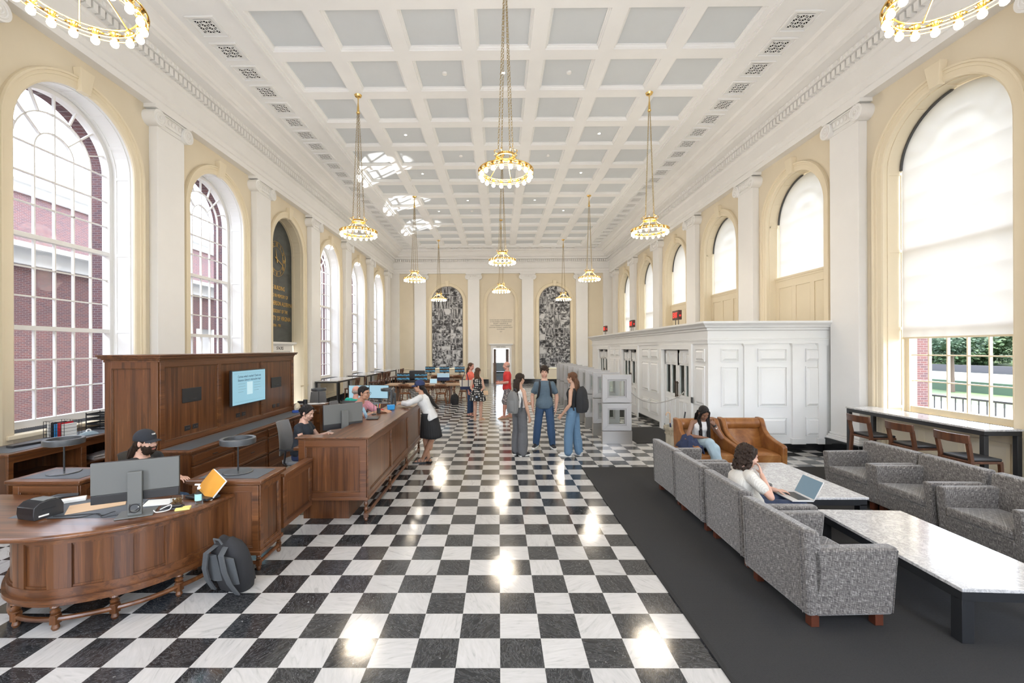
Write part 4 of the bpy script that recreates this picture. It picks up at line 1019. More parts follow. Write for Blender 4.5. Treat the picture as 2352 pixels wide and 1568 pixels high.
sc = thing('wall_screen', 'blue lit information screen mounted on the walnut wall', 'screen', (PX1+.09, 7.46, 1.55), pi/2)
mb = MB(); mb.box(-.50, -.022, -.29, .50, .022, .29); mb.build('bezel', blackp, sc, bevel=.004)
mb = MB(); mb.box(-.488, -.0235, -.276, .488, -.022, .276); mb.build('display', mat('screen_blue', (.02,.03,.04), .15, emit=(.33,.60,.72), es=1.0), sc)
mb = MB(); mb.box(-.05, .022, -.08, .05, .09, .08); mb.build('bracket', black, sc)
scink = mat('screen_ink', (.01,.04,.1), .5); scline = mat('screen_line', (.22,.35,.38), .5)
text("Curious what's nearby? Check out\nShannon Library's interactive map!", sc, scink, (0, -.0245, .165), (pi/2, 0, 0), .055, name='headline', sx=.9, ext=.0005)
mb = MB()
for s in (-1, 1):
    for k in range(4): x0 = .12 if s > 0 else -.34; mb.box(x0, -.0243, .06-k*.045, x0+[.20,.2,.23,.15][k], -.0238, .064-k*.045)
mb.box(-.44, -.0243, .235, .44, -.0238, .237); mb.box(-.44, -.0243, -.235, .44, -.0238, -.233); mb.build('caption_lines', scline, sc)
mb = MB(); mb.box(-.085, -.0243, -.13, .085, -.0238, .085); mb.build('light_square', mat('screen_pale', (.1,.12,.12), .4, emit=(.55,.78,.85), es=1.0), sc)

def cabinet(label, x0, x1, y0, y1, z, cols, rows, openshelf=False, name='drawer_cabinet'):
    t = thing(name, label, 'cabinet', ((x0+x1)/2, (y0+y1)/2, 0)); a, b = (x1-x0)/2, (y1-y0)/2
    mb = MB()
    if openshelf:
        mb.box(-a, -b, .08, a-.02, -b+.03, z-.05); mb.box(-a, b-.03, .08, a-.02, b, z-.05); mb.box(-a, -b, .08, -a+.02, b, z-.05); mb.box(-a, -b, .08, a-.03, b, .12); mb.box(-a, -b, 0, a-.08, b, .08)
        for k in range(1, cols): y = -b+k*2*b/cols; mb.box(-a, y-.03, .1, a-.02, y+.03, z-.05)
        mb.box(-a, -b, z-.12, a-.01, b, z-.05)
    else: mb.box(-a, -b, .08, a-.02, b, z-.045); mb.box(-a, -b, 0, a-.06, b, .08)
    mb.build('carcass', walV, t)
    if openshelf:
        for k in range(cols):
            y = -b+k*2*b/cols; mb = MB(); mb.box(-a+.02, y+.031, .48, a-.06, y+2*b/cols-.031, .50); mb.build('shelf', walY, t)
    mb = MB(); mb.box(-a, -b-.02, z-.045, a+.02, b+.02, z-.028); mb.box(-a, -b-.035, z-.028, a+.035, b+.035, z-.002); mb.build('top', walY, t, bevel=.006)
    mb = MB(); mb.box(-a+.05, -b+.05, z-.004, a-.05, b-.05, z+.0005); mb.build('inlay', inlay, t)
    if not openshelf:
        for k in range(cols):
            ya = -b+.04+k*(2*b-.04)/cols; yb = ya+(2*b-.04)/cols-.05; zz = z-.075; hs = [.15, .27, .27][:rows]
            for h in hs:
                M = FM(a-.02, 0, pi/2); m = MB(M); m.box(ya, -.02, zz-h+.02, yb, 0, zz); f = .03
                for q in ((ya, zz-h+.02, ya+f, zz), (yb-f, zz-h+.02, yb, zz), (ya, zz-h+.02, yb, zz-h+.02+f), (ya, zz-f, yb, zz)): m.box(q[0], -.03, q[1], q[2], -.02, q[3])
                d = m.build('drawer', walY, t, bevel=.002)
                hb = MB(M); hb.box((ya+yb)/2-.05, -.032, zz-h/2+.005, (ya+yb)/2+.05, -.021, zz-h/2+.014); hb.build('pull', black, d)
                zz -= h
    else:
        m = MB(FM(a-.02, 0, pi/2)); st = .06
        m.box(-b, -.016, .1, -b+st, 0, z-.05); m.box(b-st, -.016, .1, b, 0, z-.05); m.box(-b, -.016, z-.13, b, 0, z-.05)
        for k in range(1, cols): y = -b+k*2*b/cols; m.box(y-.04, -.016, .1, y+.04, 0, z-.05)
        m.build('face_frame', walY, t, bevel=.002)
    return t
cabinet('long low walnut drawer cabinet running below the screen wall', -4.38, -3.92, 5.5, 9.2, .90, 4, 3)
cabinet('walnut open shelf unit with dark top under the left windows', -6.70, -6.08, 5.35, 9.3, .90, 4, 3, True, 'shelf_unit')

# ---------------------------------------------------------------- monitors, laptops
def scr_mat(name, c0, c1, es=.8, mode='land'):
    m = mat(name, (.02,.02,.02), .2, emit=(1,1,1), es=es); g = NG(m); tc = g.n('TexCoord'); sep = g.n('SeparateXYZ'); g.l(tc.outputs['Generated'], sep.inputs[0])
    x, z = sep.outputs[0], sep.outputs[2]
    if mode == 'land':
        n = g.noise(g.obj((1,1,1), coord='Generated'), 4, 4); d = g.math('ABSOLUTE', g.math('SUBTRACT', z, g.math('ADD', .5, g.math('MULTIPLY', g.math('SUBTRACT', n, .5), .5))))
        c = g.ramp(d, [(0, (.03,.02,.01)), (.10, (.06,.045,.02)), (.17, c0), (.28, c1), (.36, (.02,.03,.04)), (.5, (.02,.02,.02))])
    else:
        c = g.ramp(z, [(0, (.01,.02,.06)), (.42, (.01,.025,.09)), (.44, c0), (.95, c1), (1, c1)], 'CONSTANT')
    g.l(c, g.b.inputs['Emission Color']); return m
SL = scr_mat('screen_landscape', (.03,.20,.40), (.12,.45,.68)); SD = scr_mat('screen_document', (.45,.62,.72), (.62,.76,.82), .9, 'doc'); ST = scr_mat('screen_tables', (.55,.75,.85), (.55,.75,.85), .9, 'doc')
PALE = mat('screen_pale_blue', (.02,.02,.02), .2, emit=(.42,.66,.78), es=1); LAPS = mat('laptop_screen', (.03,.04,.05), .12, emit=(.17,.27,.34), es=.8)
def monitor(x, y, z, rz, label, w=.58, h=.34, lift=.13, sm=None, back=grey_pl, group=None, two=True, stand='flat', pbase=None):
    t = thing('monitor', label, 'monitor', (x, y, z), rz, group)       # screen looks toward local -y
    c = z; mb = MB(); zb = lift
    mb.box(-w/2, -.012, zb, w/2, .012, zb+h); mb.build('screen_frame', blackp, t, bevel=.003)
    mb = MB(); mb.box(-w/2+.008, -.0135, zb+.012, w/2-.008, -.012, zb+h-.008); mb.build('display', sm or SL, t)
    mb = MB(); mb.box(-w/2+.002, .012, zb+h*.22, w/2-.002, .024, zb+h-.002); mb.build('back_cover', back, t, bevel=.004)
    mb = MB(); mb.box(-w/2+.004, .012, zb+.002, w/2-.004, .028, zb+h*.22); mb.build('lower_band', blackp, t, bevel=.004)
    # column with a round cable opening
    mb = MB(); cw = .05; zt = zb+h*.74
    mb.box(-cw, .04, .105, cw, .075, zt); mb.box(-cw, .04, .012, cw, .075, .035); mb.box(-cw, .04, .03, -.035, .075, .11); mb.box(.035, .04, .03, cw, .075, .11); mb.build('stand_column', back, t, bevel=.004)
    mb = MB(); mb.torus((0, .076, .07), .036, .004, 24, 6, (0,1,0)); mb.box(-.03, .024, zb+h*.45, .03, .04, zb+h*.6); mb.build('cable_ring', blackp, t)
    mb = MB(); mb.box(-.13, -.10, 0, .13, .115, .012); mb.build('base', back, t, bevel=.005)
    return t
monitor(-3.14, 3.75, .7625, pi+radians(27), 'large grey backed monitor on the curved walnut desk', .61, .345, .125, PALE)
def cable(name, label, pts, r=.004, m=blackp, cat='cable'):
    P = []
    V = [Vector(p) for p in pts]
    for i in range(len(V)-1):
        p0 = V[max(i-1, 0)]; p1 = V[i]; p2 = V[i+1]; p3 = V[min(i+2, len(V)-1)]
        for k in range(6): u = k/6; P.append(.5*((2*p1)+(p2-p0)*u+(2*p0-5*p1+4*p2-p3)*u*u+(3*p1-p0-3*p2+p3)*u**3))
    P.append(V[-1]); mb = MB(); mb.tube(P, r, 6); o = mb.build(name, m); tag(o, label, cat); return o
zt = .767
cable('cable', 'thin black cable looping from the label printer to the grey monitor', [(-3.80,3.63,zt),(-3.70,3.64,zt),(-3.55,3.66,zt),(-3.45,3.72,zt+.01),(-3.36,3.66,zt),(-3.28,3.72,zt),(-3.16,3.70,zt),(-3.12,3.78,zt+.02)])
cable('cable', 'second black cable lying across the desk inlay left of the monitor stand', [(-3.80,3.68,zt),(-3.68,3.70,zt),(-3.50,3.74,zt),(-3.40,3.70,zt),(-3.34,3.76,zt+.012),(-3.27,3.70,zt),(-3.2,3.78,zt),(-3.13,3.86,zt+.08)])
cable('cable', 'short white cable curled on the base of the grey monitor', [(-2.98,3.80,.78),(-2.93,3.86,.80),(-2.90,3.80,.778),(-2.96,3.74,.778),(-3.02,3.78,.779)], .004, paper)
# label printer
t = thing('label_printer', 'black label printer on the curved desk at the left picture edge', 'printer', (-3.93, 3.70, .7625), radians(-14))
t.scale = (.88, .88, .95)
mb = MB(); sec = [(-.11,0),(-.12,.05),(-.115,.11),(-.07,.145),(.0,.155),(.07,.15),(.10,.13),(.12,.09),(.12,0)]
mb.loft([[(x, y, z) for y, z in sec] for x in (-.115, -.11, .11, .115)], True, False); mb.build('housing', mat('printer_black', (.028,.028,.03), .45), t, bevel=.006)
mb = MB(); mb.loft([[(x, y, z) for y, z in ((-.03,.153),(.0,.157),(.075,.153),(.095,.138),(.09,.133),(-.03,.148))] for x in (-.09, .09)], True, False); mb.build('lid', grey_pl, t, bevel=.003)
mb = MB(); mb.box(.1155, -.05, .075, .118, .05, .085); mb.build('paper_slot', black, t); mb = MB(); mb.box(.1155, -.08, .022, .117, .0, .036); mb.build('sticker', paper, t)
t = thing('barcode_scanner', 'black handheld scanner lying behind the label printer', 'scanner', (-4.12, 4.06, .7625), radians(25))
mb = MB(); mb.loft([[(x, r*cos(a)*.9, .03+max(-.029, r*sin(a)*.8+.02*sin(x*9+1))) for a in [2*pi*k/12 for k in range(12)]] for x, r in ((-.1,.012),(-.07,.03),(-.02,.034),(.03,.024),(.10,.02),(.13,.016))], True, True); mb.build('body', blackp, t)
mb = MB(); mb.box(-.115, -.03, .012, -.095, .03, .05); mb.build('scan_window', blackp, t)
mb = MB(); mb.box(-.14, -.03, 0, .13, .06, .028); o = mb.build('receipt_box', paper, bevel=.003); o.location = (-4.02, 4.02, .7645); o.rotation_euler = (0,0,radians(38)); tag(o, 'long cream box beside the handheld scanner', 'box')
mb = MB(); mb.box(-.20, -.13, 0, .20, .13, .008); o = mb.build('notice_card', tan, bevel=.001); o.location = (-3.66, 3.94, .7645); o.rotation_euler = (0,0,radians(38)); tag(o, 'tan printed card lying on the desk inlay left of the monitor', 'card')
mb = MB(); mb.box(-.12, -.09, 0, .12, .09, .003); o = mb.build('paper_sheet', paper); o.location = (-3.17, 4.02, .7637); o.rotation_euler = (0,0,radians(15)); tag(o, 'white paper sheet behind the monitor stand', 'paper')
# folder, sanitizer, calculator, sticky notes, glass jar
t = thing('orange_folder', 'orange folder leaning open behind the sanitizer bottle', 'folder', (-2.84, 4.12, .78), radians(-18))
mb = MB(); M = Matrix.Rotation(radians(-30), 4, 'X') @ Matrix.Rotation(radians(24), 4, 'Y'); mb.M = M; mb.box(-.12, 0, .03, .12, .004, .24); mb.build('cover', orange, t)
mb = MB(M); mb.box(-.115, .005, .035, .125, .018, .245); mb.build('pages', paper, t)
mb = MB(); mb.box(-.14, -.05, -.01, .14, .09, .012); mb.build('tray', blackp, t, bevel=.004)
t = thing('sanitizer_bottle', 'clear hand sanitizer pump bottle near the end of the curved desk', 'bottle', (-2.76, 3.98, .7625))
clearp = glass('clear_plastic', (.95,.975,.98), .5)
mb = MB(); mb.lathe([(.03,0),(.034,.006),(.034,.10),(.028,.12),(.013,.135),(.013,.145)], n=18); mb.build('bottle_body', clearp, t)
mb = MB(); mb.lathe([(.001,.004),(.031,.004),(.031,.055),(.001,.055)], n=18); mb.build('gel', glass('gel', (.93,.96,.97), .3), t)
mb = MB(); mb.loft([[(.0348*cos(a), .0348*sin(a), z) for a in [radians(200+14*k) for k in range(11)]] for z in (.04, .10)], False, True, False); mb.build('label', mat('teal_label', (.35,.62,.6), .5), t)
mb = MB(); mb.lathe([(.014,.14),(.014,.158),(.006,.16),(.006,.178)], n=12); mb.box(-.035, -.007, .174, .012, .007, .186); mb.build('pump', paper, t)
t = thing('calculator', 'small black desk phone handset lying beside the sticky notes', 'phone', (-2.92, 3.86, .7625), radians(20)); mb = MB(); mb.hexa([(-.09,-.035,0),(.09,-.035,0),(.09,.035,0),(-.09,.035,0)], [(-.085,-.03,.018),(.085,-.03,.014),(.085,.03,.026),(-.085,.03,.032)]); mb.build('body', blackp, t, bevel=.004); mb = MB(); mb.box(-.04,-.018,.024,.07,.018,.028); mb.build('buttons', darkgrey, t)
t.name = 'desk_phone'
mb = MB(); mb.box(-.055,-.04,0,.055,.04,.014); o = mb.build('sticky_notes', yellowp, bevel=.001); o.location = (-2.82, 3.86, .7625); o.rotation_euler = (0,0,radians(25)); tag(o, 'pad of yellow sticky notes in front of the sanitizer bottle', 'notepad')
t = thing('glass_jar', 'small clear jar of brown clips right of the monitor', 'jar', (-2.98, 4.0, .7625)); mb = MB(); mb.lathe([(.045,0),(.05,.005),(.05,.07),(.047,.072)], n=18); mb.build('jar_body', clearp, t)
mb = MB(); rnd = random.Random(5)
for k in range(40): a = rnd.uniform(0, 6.28); r = rnd.uniform(0, .036); mb.ball((r*cos(a), r*sin(a), rnd.uniform(.01, .05)), .009, 6, 4)
mb.build('clips', mat('brown_clips', (.2,.11,.04), .5), t)

# wire trays, scanner and books on the shelf unit under the window
t = thing('wire_basket', 'black wire basket of files on the unit under the nearest left window', 'basket', (-6.48, 6.42, .90), radians(-8))
mb = MB()
for k in range(8):
    x = -.18+k*.36/7; mb.box(x-.003, -.12, 0, x+.003, -.116, .24); mb.box(x-.003, .116, 0, x+.003, .12, .24)
for k in range(6): z = .0+k*.047; mb.box(-.18, -.12, z, .18, -.116, z+.005); mb.box(-.18, .116, z, .18, .12, z+.005); mb.box(-.18, -.12, z, -.176, .12, z+.005); mb.box(.176, -.12, z, .18, .12, z+.005)
mb.box(-.18, -.12, 0, .18, .12, .004); mb.build('wire_frame', black, t)
for k in range(5): mb = MB(); mb.box(-.14+k*.06, -.1, .005, -.125+k*.06, .1, .20+.02*(k%2)); mb.build('file', [paper, blackp, bluep, redp, paper][k], t)
t = thing('letter_tray', 'tall black wire letter tray right of the basket of files', 'letter tray', (-6.40, 7.0, .90), radians(4))
for k in range(4):
    mb = MB(); z = .02+k*.075
    for q in range(7): mb.box(-.16+q*.32/6-.002, -.13, z, -.16+q*.32/6+.002, .13, z+.004)
    mb.box(-.16, -.13, z, .16, -.127, z+.03); mb.box(-.16, .127, z, .16, .13, z+.03); mb.box(-.16, -.13, z, -.157, .13, z+.03); mb.box(.157, -.13, z, .16, .13, z+.03); mb.build('tray', black, t)
mb = MB()
for sx in (-.16, .16):
    for sy in (-.13, .13): mb.box(sx-.005, sy-.005, 0, sx+.005, sy+.005, .29)
mb.build('posts', black, t)
t = thing('tape_dispenser', 'grey blue tape dispenser in front of the wire basket', 'dispenser', (-6.22, 6.55, .90), radians(60)); mb = MB(); mb.loft([[(x, w, z) for w, z in ((-.03,0),(.03,0),(.025,h),(-.025,h))] for x, h in ((-.11,.02),(-.04,.05),(.05,.055),(.11,.025))], True, False); mb.build('body', mat('blue_grey_plastic', (.35,.45,.5), .4), t, bevel=.006); mb = MB(); mb.torus((0,0,.06), .025, .01, 18, 8, (0,1,0)); mb.build('tape_roll', paper, t)
mb = MB(); mb.box(-.18,-.06,0,.18,.06,.03); o = mb.build('flat_keyboard', blackp, bevel=.004); o.location = (-6.4, 5.85, .90); o.rotation_euler = (0,0,radians(78)); tag(o, 'black keyboard on the unit under the nearest left window', 'keyboard')
o.name = 'keyboard'
rnd = random.Random(9)
for i, (y, z) in enumerate(((6.75, .5), (6.95, .5), (7.1, .12), (7.75, .12), (7.95, .5))):
    mb = MB(); zz = 0
    for k in range(4): a = rnd.uniform(-.1, .1); mb.box(-.13+a*.3, -.09, zz, .11+a*.3, .09, zz+.014); zz += .016
    o = mb.build('paper_stack', paper); o.location = (-6.3, y, z); o.rotation_euler = (0,0,rnd.uniform(-.2,.2)); tag(o, 'stack of white papers in the open shelf unit, '+['on upper shelf near the left lamp', 'on the upper shelf, second stack', 'on the lower shelf, nearest', 'on the lower shelf, farther', 'on the upper shelf, farthest'][i], 'papers', 'papers in the shelf unit')

# ---------------------------------------------------------------- things on the service counter
monitor(-2.30, 6.40, .90, radians(180+45), 'grey backed monitor on the counter in front of the seated woman in black', .60, .36, .12, PALE)
monitor(-2.12, 8.62, .90, radians(-80), 'monitor seen edge-on between the man in pink and the capped girl', .56, .34, .16, PALE, back=blackp)
def laptop(x, y, z, rz, label, w=.30, d=.21, tilt=110, body=steel, scr=LAPS, keys=True, lid=None):
    t = thing('laptop', label, 'laptop', (x, y, z), rz)                # opens toward local -y
    mb = MB(); mb.box(-w/2, -d/2, 0, w/2, d/2, .012); b = mb.build('base', body, t, bevel=.003)
    mb = MB(); mb.box(-w/2+.03, -d/2+.075, .012, w/2-.03, d/2-.02, .0135); mb.build('keyboard', blackp, b)
    M = Matrix.Translation((0, d/2, .012)) @ Matrix.Rotation(radians(90-tilt), 4, 'X'); mb = MB(M); mb.box(-w/2, -.0, 0, w/2, .006, d-.005); l = mb.build('lid', lid or body, t, bevel=.002)
    mb = MB(M); mb.box(-w/2+.008, -.001, .01, w/2-.008, -.0002, d-.014); mb.build('display', scr, l)
    return t
laptop(-2.02, 6.95, 1.077, radians(100), 'small tablet laptop with blue picture lid on the counter edge', .26, .18, 112, blackp, LAPS, lid=bluep)
bpy.context.view_layer.update()
lid = mat('blue_picture', (.05,.08,.28), .4); g = NG(lid); g.col(g.ramp(g.noise(g.obj(), 14, 2), [(.48, (.035,.06,.2)), (.52, (.5,.52,.56))], 'CONSTANT'))
for o in bpy.data.objects:
    if o.name.startswith('lid') and o.data and o.data.materials and o.data.materials[0] == bluep: o.data.materials[0] = lid
def small(name, label, cat, loc, rz, builder, m, bev=.003): mb = MB(); builder(mb); o = mb.build(name, m, bevel=bev); o.location = loc; o.rotation_euler = (0,0,rz); tag(o, label, cat); return o
small('plastic_tub', 'bright blue plastic tub on the counter before the capped girl', 'tub', (-1.98, 7.95, 1.077), .3, lambda m: m.hexa([(-.06,-.045,0),(.06,-.045,0),(.06,.045,0),(-.06,.045,0)],[(-.07,-.055,.085),(.07,-.055,.085),(.07,.055,.085),(-.07,.055,.085)]), bluep)
small('red_stapler', 'red stapler beside the bright blue tub', 'stapler', (-2.06, 7.72, 1.077), .6, lambda m: m.hexa([(-.06,-.018,0),(.06,-.018,0),(.06,.018,0),(-.06,.018,0)],[(-.05,-.015,.05),(.055,-.015,.03),(.055,.015,.03),(-.05,.015,.05)]), redp)
small('yellow_box', 'yellow box by the forearm of the man in pink', 'box', (-2.35, 7.25, .902), .3, lambda m: m.box(-.07,-.05,0,.07,.05,.09), mat('yellow_plastic', (.75,.55,.02), .4))
t = thing('pen_cup', 'black pen cup with pens beside the blue picture laptop', 'pen cup', (-2.08, 7.5, 1.077)); mb = MB(); mb.lathe([(.03,0),(.035,.09),(.032,.09),(.028,.01)], n=14); mb.build('cup', blackp, t)
for k in range(6): a = k*1.05; mb = MB(); mb.cyl((.012*cos(a), .012*sin(a), .01), (.028*cos(a), .028*sin(a), .16), .004, n=6); mb.build('pen', [yellowp, redp, bluep, blackp][k % 4], t)
for nm, x, y, lb in (('desk_phone', -2.32, 7.02, 'black desk phone behind the blue picture laptop'), ('desk_phone', -2.2, 8.2, 'black desk phone near the edge-on monitor')):
    t = thing(nm, lb, 'phone', (x, y, .902), radians(40)); mb = MB(); mb.hexa([(-.1,-.09,0),(.1,-.09,0),(.1,.09,0),(-.1,.09,0)],[(-.1,-.09,.03),(.1,-.09,.03),(.1,.09,.10),(-.1,.09,.10)]); mb.build('phone_base', blackp, t, bevel=.005); mb = MB(); mb.tube([(-.09,-.07,.075),(-.08,-.03,.10),(-.075,.03,.118),(-.07,.08,.125)], [.022,.014,.014,.022], 8); mb.build('handset', blackp, t)
t = thing('notebook_stack', 'stack of papers and notebooks beside the woman in black', 'papers', (-2.35, 5.95, .902), .2)
for k, m_ in enumerate((paper, blackp, tan, paper)): mb = MB(); mb.box(-.11+.01*k, -.14, k*.016, .11-.005*k, .14, k*.016+.014); mb.build('notebook', m_, t)
t = thing('desk_microphone', 'thin black gooseneck microphone in front of the man in pink', 'microphone', (-2.12, 7.35, 1.077)); mb = MB(); mb.lathe([(.04,0),(.04,.012),(.008,.016)], n=14); mb.build('base', blackp, t); mb = MB(); mb.tube([(0,0,.01),(0,0,.16),(-.02,0,.24),(-.05,0,.28)], .004, 6); mb.build('neck', blackp, t)
small('tissue_box', 'white tissue paper and blue box on the drawer cabinet end', 'tissues', (-4.14, 8.9, .902), .1, lambda m: m.box(-.06,-.12,0,.06,.12,.05), mat('blue_card', (.02,.07,.3), .5))
t = bpy.data.objects['tissue_box']; mb = MB(); rnd = random.Random(2); mb.loft([[((.05+rnd.uniform(-.015,.015))*cos(a)*s_, (.11+rnd.uniform(-.02,.02))*sin(a)*s_, z_) for a in [2*pi*k/10 for k in range(10)]] for s_, z_ in ((.9,.05),(1.1,.09),(.9,.14),(.3,.19))], True, True); mb.build('tissues', mat('cream_cloth', (.62,.55,.42), .9), t)
# belt barrier
t = thing('belt_barrier', 'black retractable belt post at the far end of the screen wall', 'barrier', (-4.22, 9.45, 0)); mb = MB(); mb.cyl((0,0,.02), (0,0,1.02), .032, n=16); mb.build('post', black, t); mb = MB(); mb.lathe([(.17,0),(.17,.015),(.04,.03)], n=24); mb.build('base', black, t); mb = MB(); mb.cyl((0,0,.98), (0,0,1.09), .045, n=16); mb.box(-.16,-.03,1.01,0,.03,1.06); mb.build('head', blackp, t)
# papers on the far pedestal
small('paper_stack', 'loose white papers on the far pedestal under the ring lamp', 'papers', (-4.35, 10.2, .902), .3, lambda m: (m.box(-.2,-.09,0,.12,.1,.006), m.box(-.1,-.1,.006,.25,.05,.012)), paper, 0)

# ---------------------------------------------------------------- office chairs
meshm = fabric('chair_mesh', (.12,.12,.12)); greyf = fabric('grey_chair_fabric', (.20,.20,.205))
def office_chair(x, y, rz, label, h=.48, back=greyf):
    t = thing('office_chair', label, 'chair', (x, y, 0), rz)           # faces local -y
    mb = MB(); mb.loft([[(.24*cos(a)*s, -.02+.24*sin(a)*s, z) for a in [2*pi*k/20 for k in range(20)]] for s, z in ((.85,h-.06),(1,h-.04),(1.02,h-.01),(.9,h+.01))], True, True); mb.build('seat', back, t)
    mb = MB(); N = 9; rings = []
    for j in range(7):
        u = j/6; w = .21*(1-.25*abs(u-.45)); z = h+.08+u*.48; rings.append([( w*cos(a), .24+.05*u-.03*sin(pi*u)+.018*sin(a)-.05*abs(cos(a))**2, z) for a in [2*pi*k/16 for k in range(16)]])
    mb.loft(rings, True, True); mb.build('backrest', back, t)
    for sx in (-1, 1): mb = MB(); mb.tube([(sx*.2,.1,h-.04),(sx*.28,.08,h),(sx*.28,.06,h+.18)], .014, 8); mb.box(sx*.28-.03, -.1, h+.18, sx*.28+.03, .14, h+.205); mb.build('armrest', blackp, t)
    mb = MB(); mb.cyl((0,0,.08), (0,0,h-.05), .028, n=12)
    mb.build('column', blackp, t)
    for k in range(5): a = 2*pi*k/5; mb = MB(); mb.bar((0,0,.10), (.28*cos(a), .28*sin(a), .07), .04, .03); mb.ball((.28*cos(a), .28*sin(a), .03), .03, 8, 6); mb.build('caster_leg', blackp, t)
office_chair(-4.0, 4.98, radians(90), 'black office chair of the capped man behind the curved desk', .46, blackp)
office_chair(-2.98, 6.45, radians(90), 'grey backed chair of the woman seated behind the counter', .56)
office_chair(-2.75, 7.85, radians(90), 'high office chair of the man in pink', .68, meshm)
office_chair(-3.25, 9.75, pi, 'office chair of the bald man', .5, meshm)
office_chair(-4.72, 11.3, radians(20), 'empty mesh office chair behind the far pedestal and lamp', .5, meshm)
monitor(-3.40, 10.55, .80, 0, 'pale lit monitor facing the bald man, left of its twin', .50, .33, .18, PALE, group='monitors of the bald man'); monitor(-2.92, 10.58, .80, radians(-8), 'pale lit monitor facing the bald man, behind his head', .50, .33, .18, PALE, group='monitors of the bald man')
# ================================================================ LOUNGE ON THE CARPET
mb = MB(); mb.box(1.525, YB+.1, .001, 6.35, 7.93, .012); o = mb.build('carpet', carpetm); tag(o, 'large charcoal woven carpet under the lounge furniture', 'carpet')
mb = MB(); mb.box(1.50, YB+.1, 0, 1.53, 7.95, .014); mb.box(1.53, 7.925, 0, 6.36, 7.955, .014); mb.build('binding', mat('carpet_edge', (.012,.012,.012), .8), o)
for i, c in enumerate(DOORS):
    mb = MB(); mb.box(3.15, c-1.0, .001, 4.36, c+1.0, .014); o = mb.build('door_mat', carpetm); tag(o, ['dark mat before the nearest vestibule doors', 'dark mat before the middle vestibule doors', 'dark mat before the farthest vestibule doors'][i], 'mat', 'mats before the vestibule doors')

def soft_box(mb, x0, y0, z0, x1, y1, z1, r=.03): mb.box(x0, y0, z0, x1, y1, z1)
def make_tweed_chair():
    """faces local -y; 0.82 wide, 0.78 deep"""
    t = thing('lounge_chair', '', 'armchair'); w = .41
    mb = MB(); mb.hexa([(-w+.09,-.33,.12),(w-.09,-.33,.12),(w-.09,.30,.12),(-w+.09,.30,.12)], [(-w+.09,-.36,.33),(w-.09,-.36,.33),(w-.09,.32,.33),(-w+.09,.32,.33)]); mb.build('seat_frame', tweedm, t, bevel=.012)
    mb = MB(); mb.hexa([(-w+.095,-.37,.325),(w-.095,-.37,.325),(w-.095,.20,.31),(-w+.095,.20,.31)], [(-w+.095,-.375,.43),(w-.095,-.375,.43),(w-.095,.22,.41),(-w+.095,.22,.41)]); mb.build('seat_cushion', tweedm, t, bevel=.03, seg=3)
    for s in (-1, 1):
        mb = MB(); x0, x1 = s*(w-.10), s*w; sec = [(-.335,.12),(-.385,.635),(.30,.635),(.265,.12)]
        a = [(x0, y, z) for y, z in sec]; b = [(x1, y, z) for y, z in sec]
        if s < 0: a, b = b, a
        mb.add(a+b, [(0,1,2,3),(7,6,5,4),(0,4,5,1),(1,5,6,2),(2,6,7,3),(3,7,4,0)]); mb.build('arm', tweedm, t, bevel=.022, seg=3)
    mb = MB(); sec = [(.245,.12),(.20,.44),(.235,.77),(.36,.785),(.335,.12)]
    a = [(-w, y, z) for y, z in sec]; b = [(w, y, z) for y, z in sec]; n_ = 5
    mb.add(a+b, [tuple(range(n_))[::-1], tuple(range(n_, 2*n_))]+[(i, (i+1)%n_, n_+(i+1)%n_, n_+i) for i in range(n_)]); mb.build('backrest', tweedm, t, bevel=.028, seg=3)
    # piping down the back and round the arms
    mb = MB()
    for s in (-1, 1): mb.tube([(s*(w-.05), .338, .13), (s*(w-.05), .365, .765)], .004, 6); mb.tube([(s*(w+.001), -.33, .14), (s*(w+.001), -.372, .615), (s*(w+.001), .28, .615)], .004, 6)
    mb.tube([(-w+.05, .362, .75), (w-.05, .362, .75)], .004, 6); mb.build('piping', tweedm, t)
    for sx in (-1, 1):
        for sy in (-.27, .24): mb = MB(); mb.box(sx*.33-.032, sy-.032, .012, sx*.33+.032, sy+.032, .125); mb.build('leg', legw, t, bevel=.003)
    return t
tc = make_tweed_chair()
LB = ['grey tweed lounge chair seen from behind, nearest the camera in the left row', 'grey tweed lounge chair in which the person in white knit top sits', 'grey tweed lounge chair in the left row, third from the camera', 'grey tweed lounge chair in the left row, farthest from the camera',
      'grey tweed lounge chair facing left, cut by the right picture edge', 'middle grey tweed lounge chair of the row along the marble tables, facing left', 'grey tweed lounge chair facing left, farthest of the right row']
spots = [(2.67, 3.76, radians(92)), (2.72, 4.66, radians(89)), (2.72, 5.53, radians(90)), (2.74, 6.38, radians(91)), (5.26, 4.50, radians(-90)), (5.27, 5.37, radians(-91)), (5.26, 6.19, radians(-88))]
for i, (x, y, rz) in enumerate(spots):
    o = tc if i == 0 else copy_tree(tc); o.location = (x, y, 0); o.rotation_euler = (0, 0, rz); tag(o, LB[i], 'armchair', 'grey tweed lounge chairs')

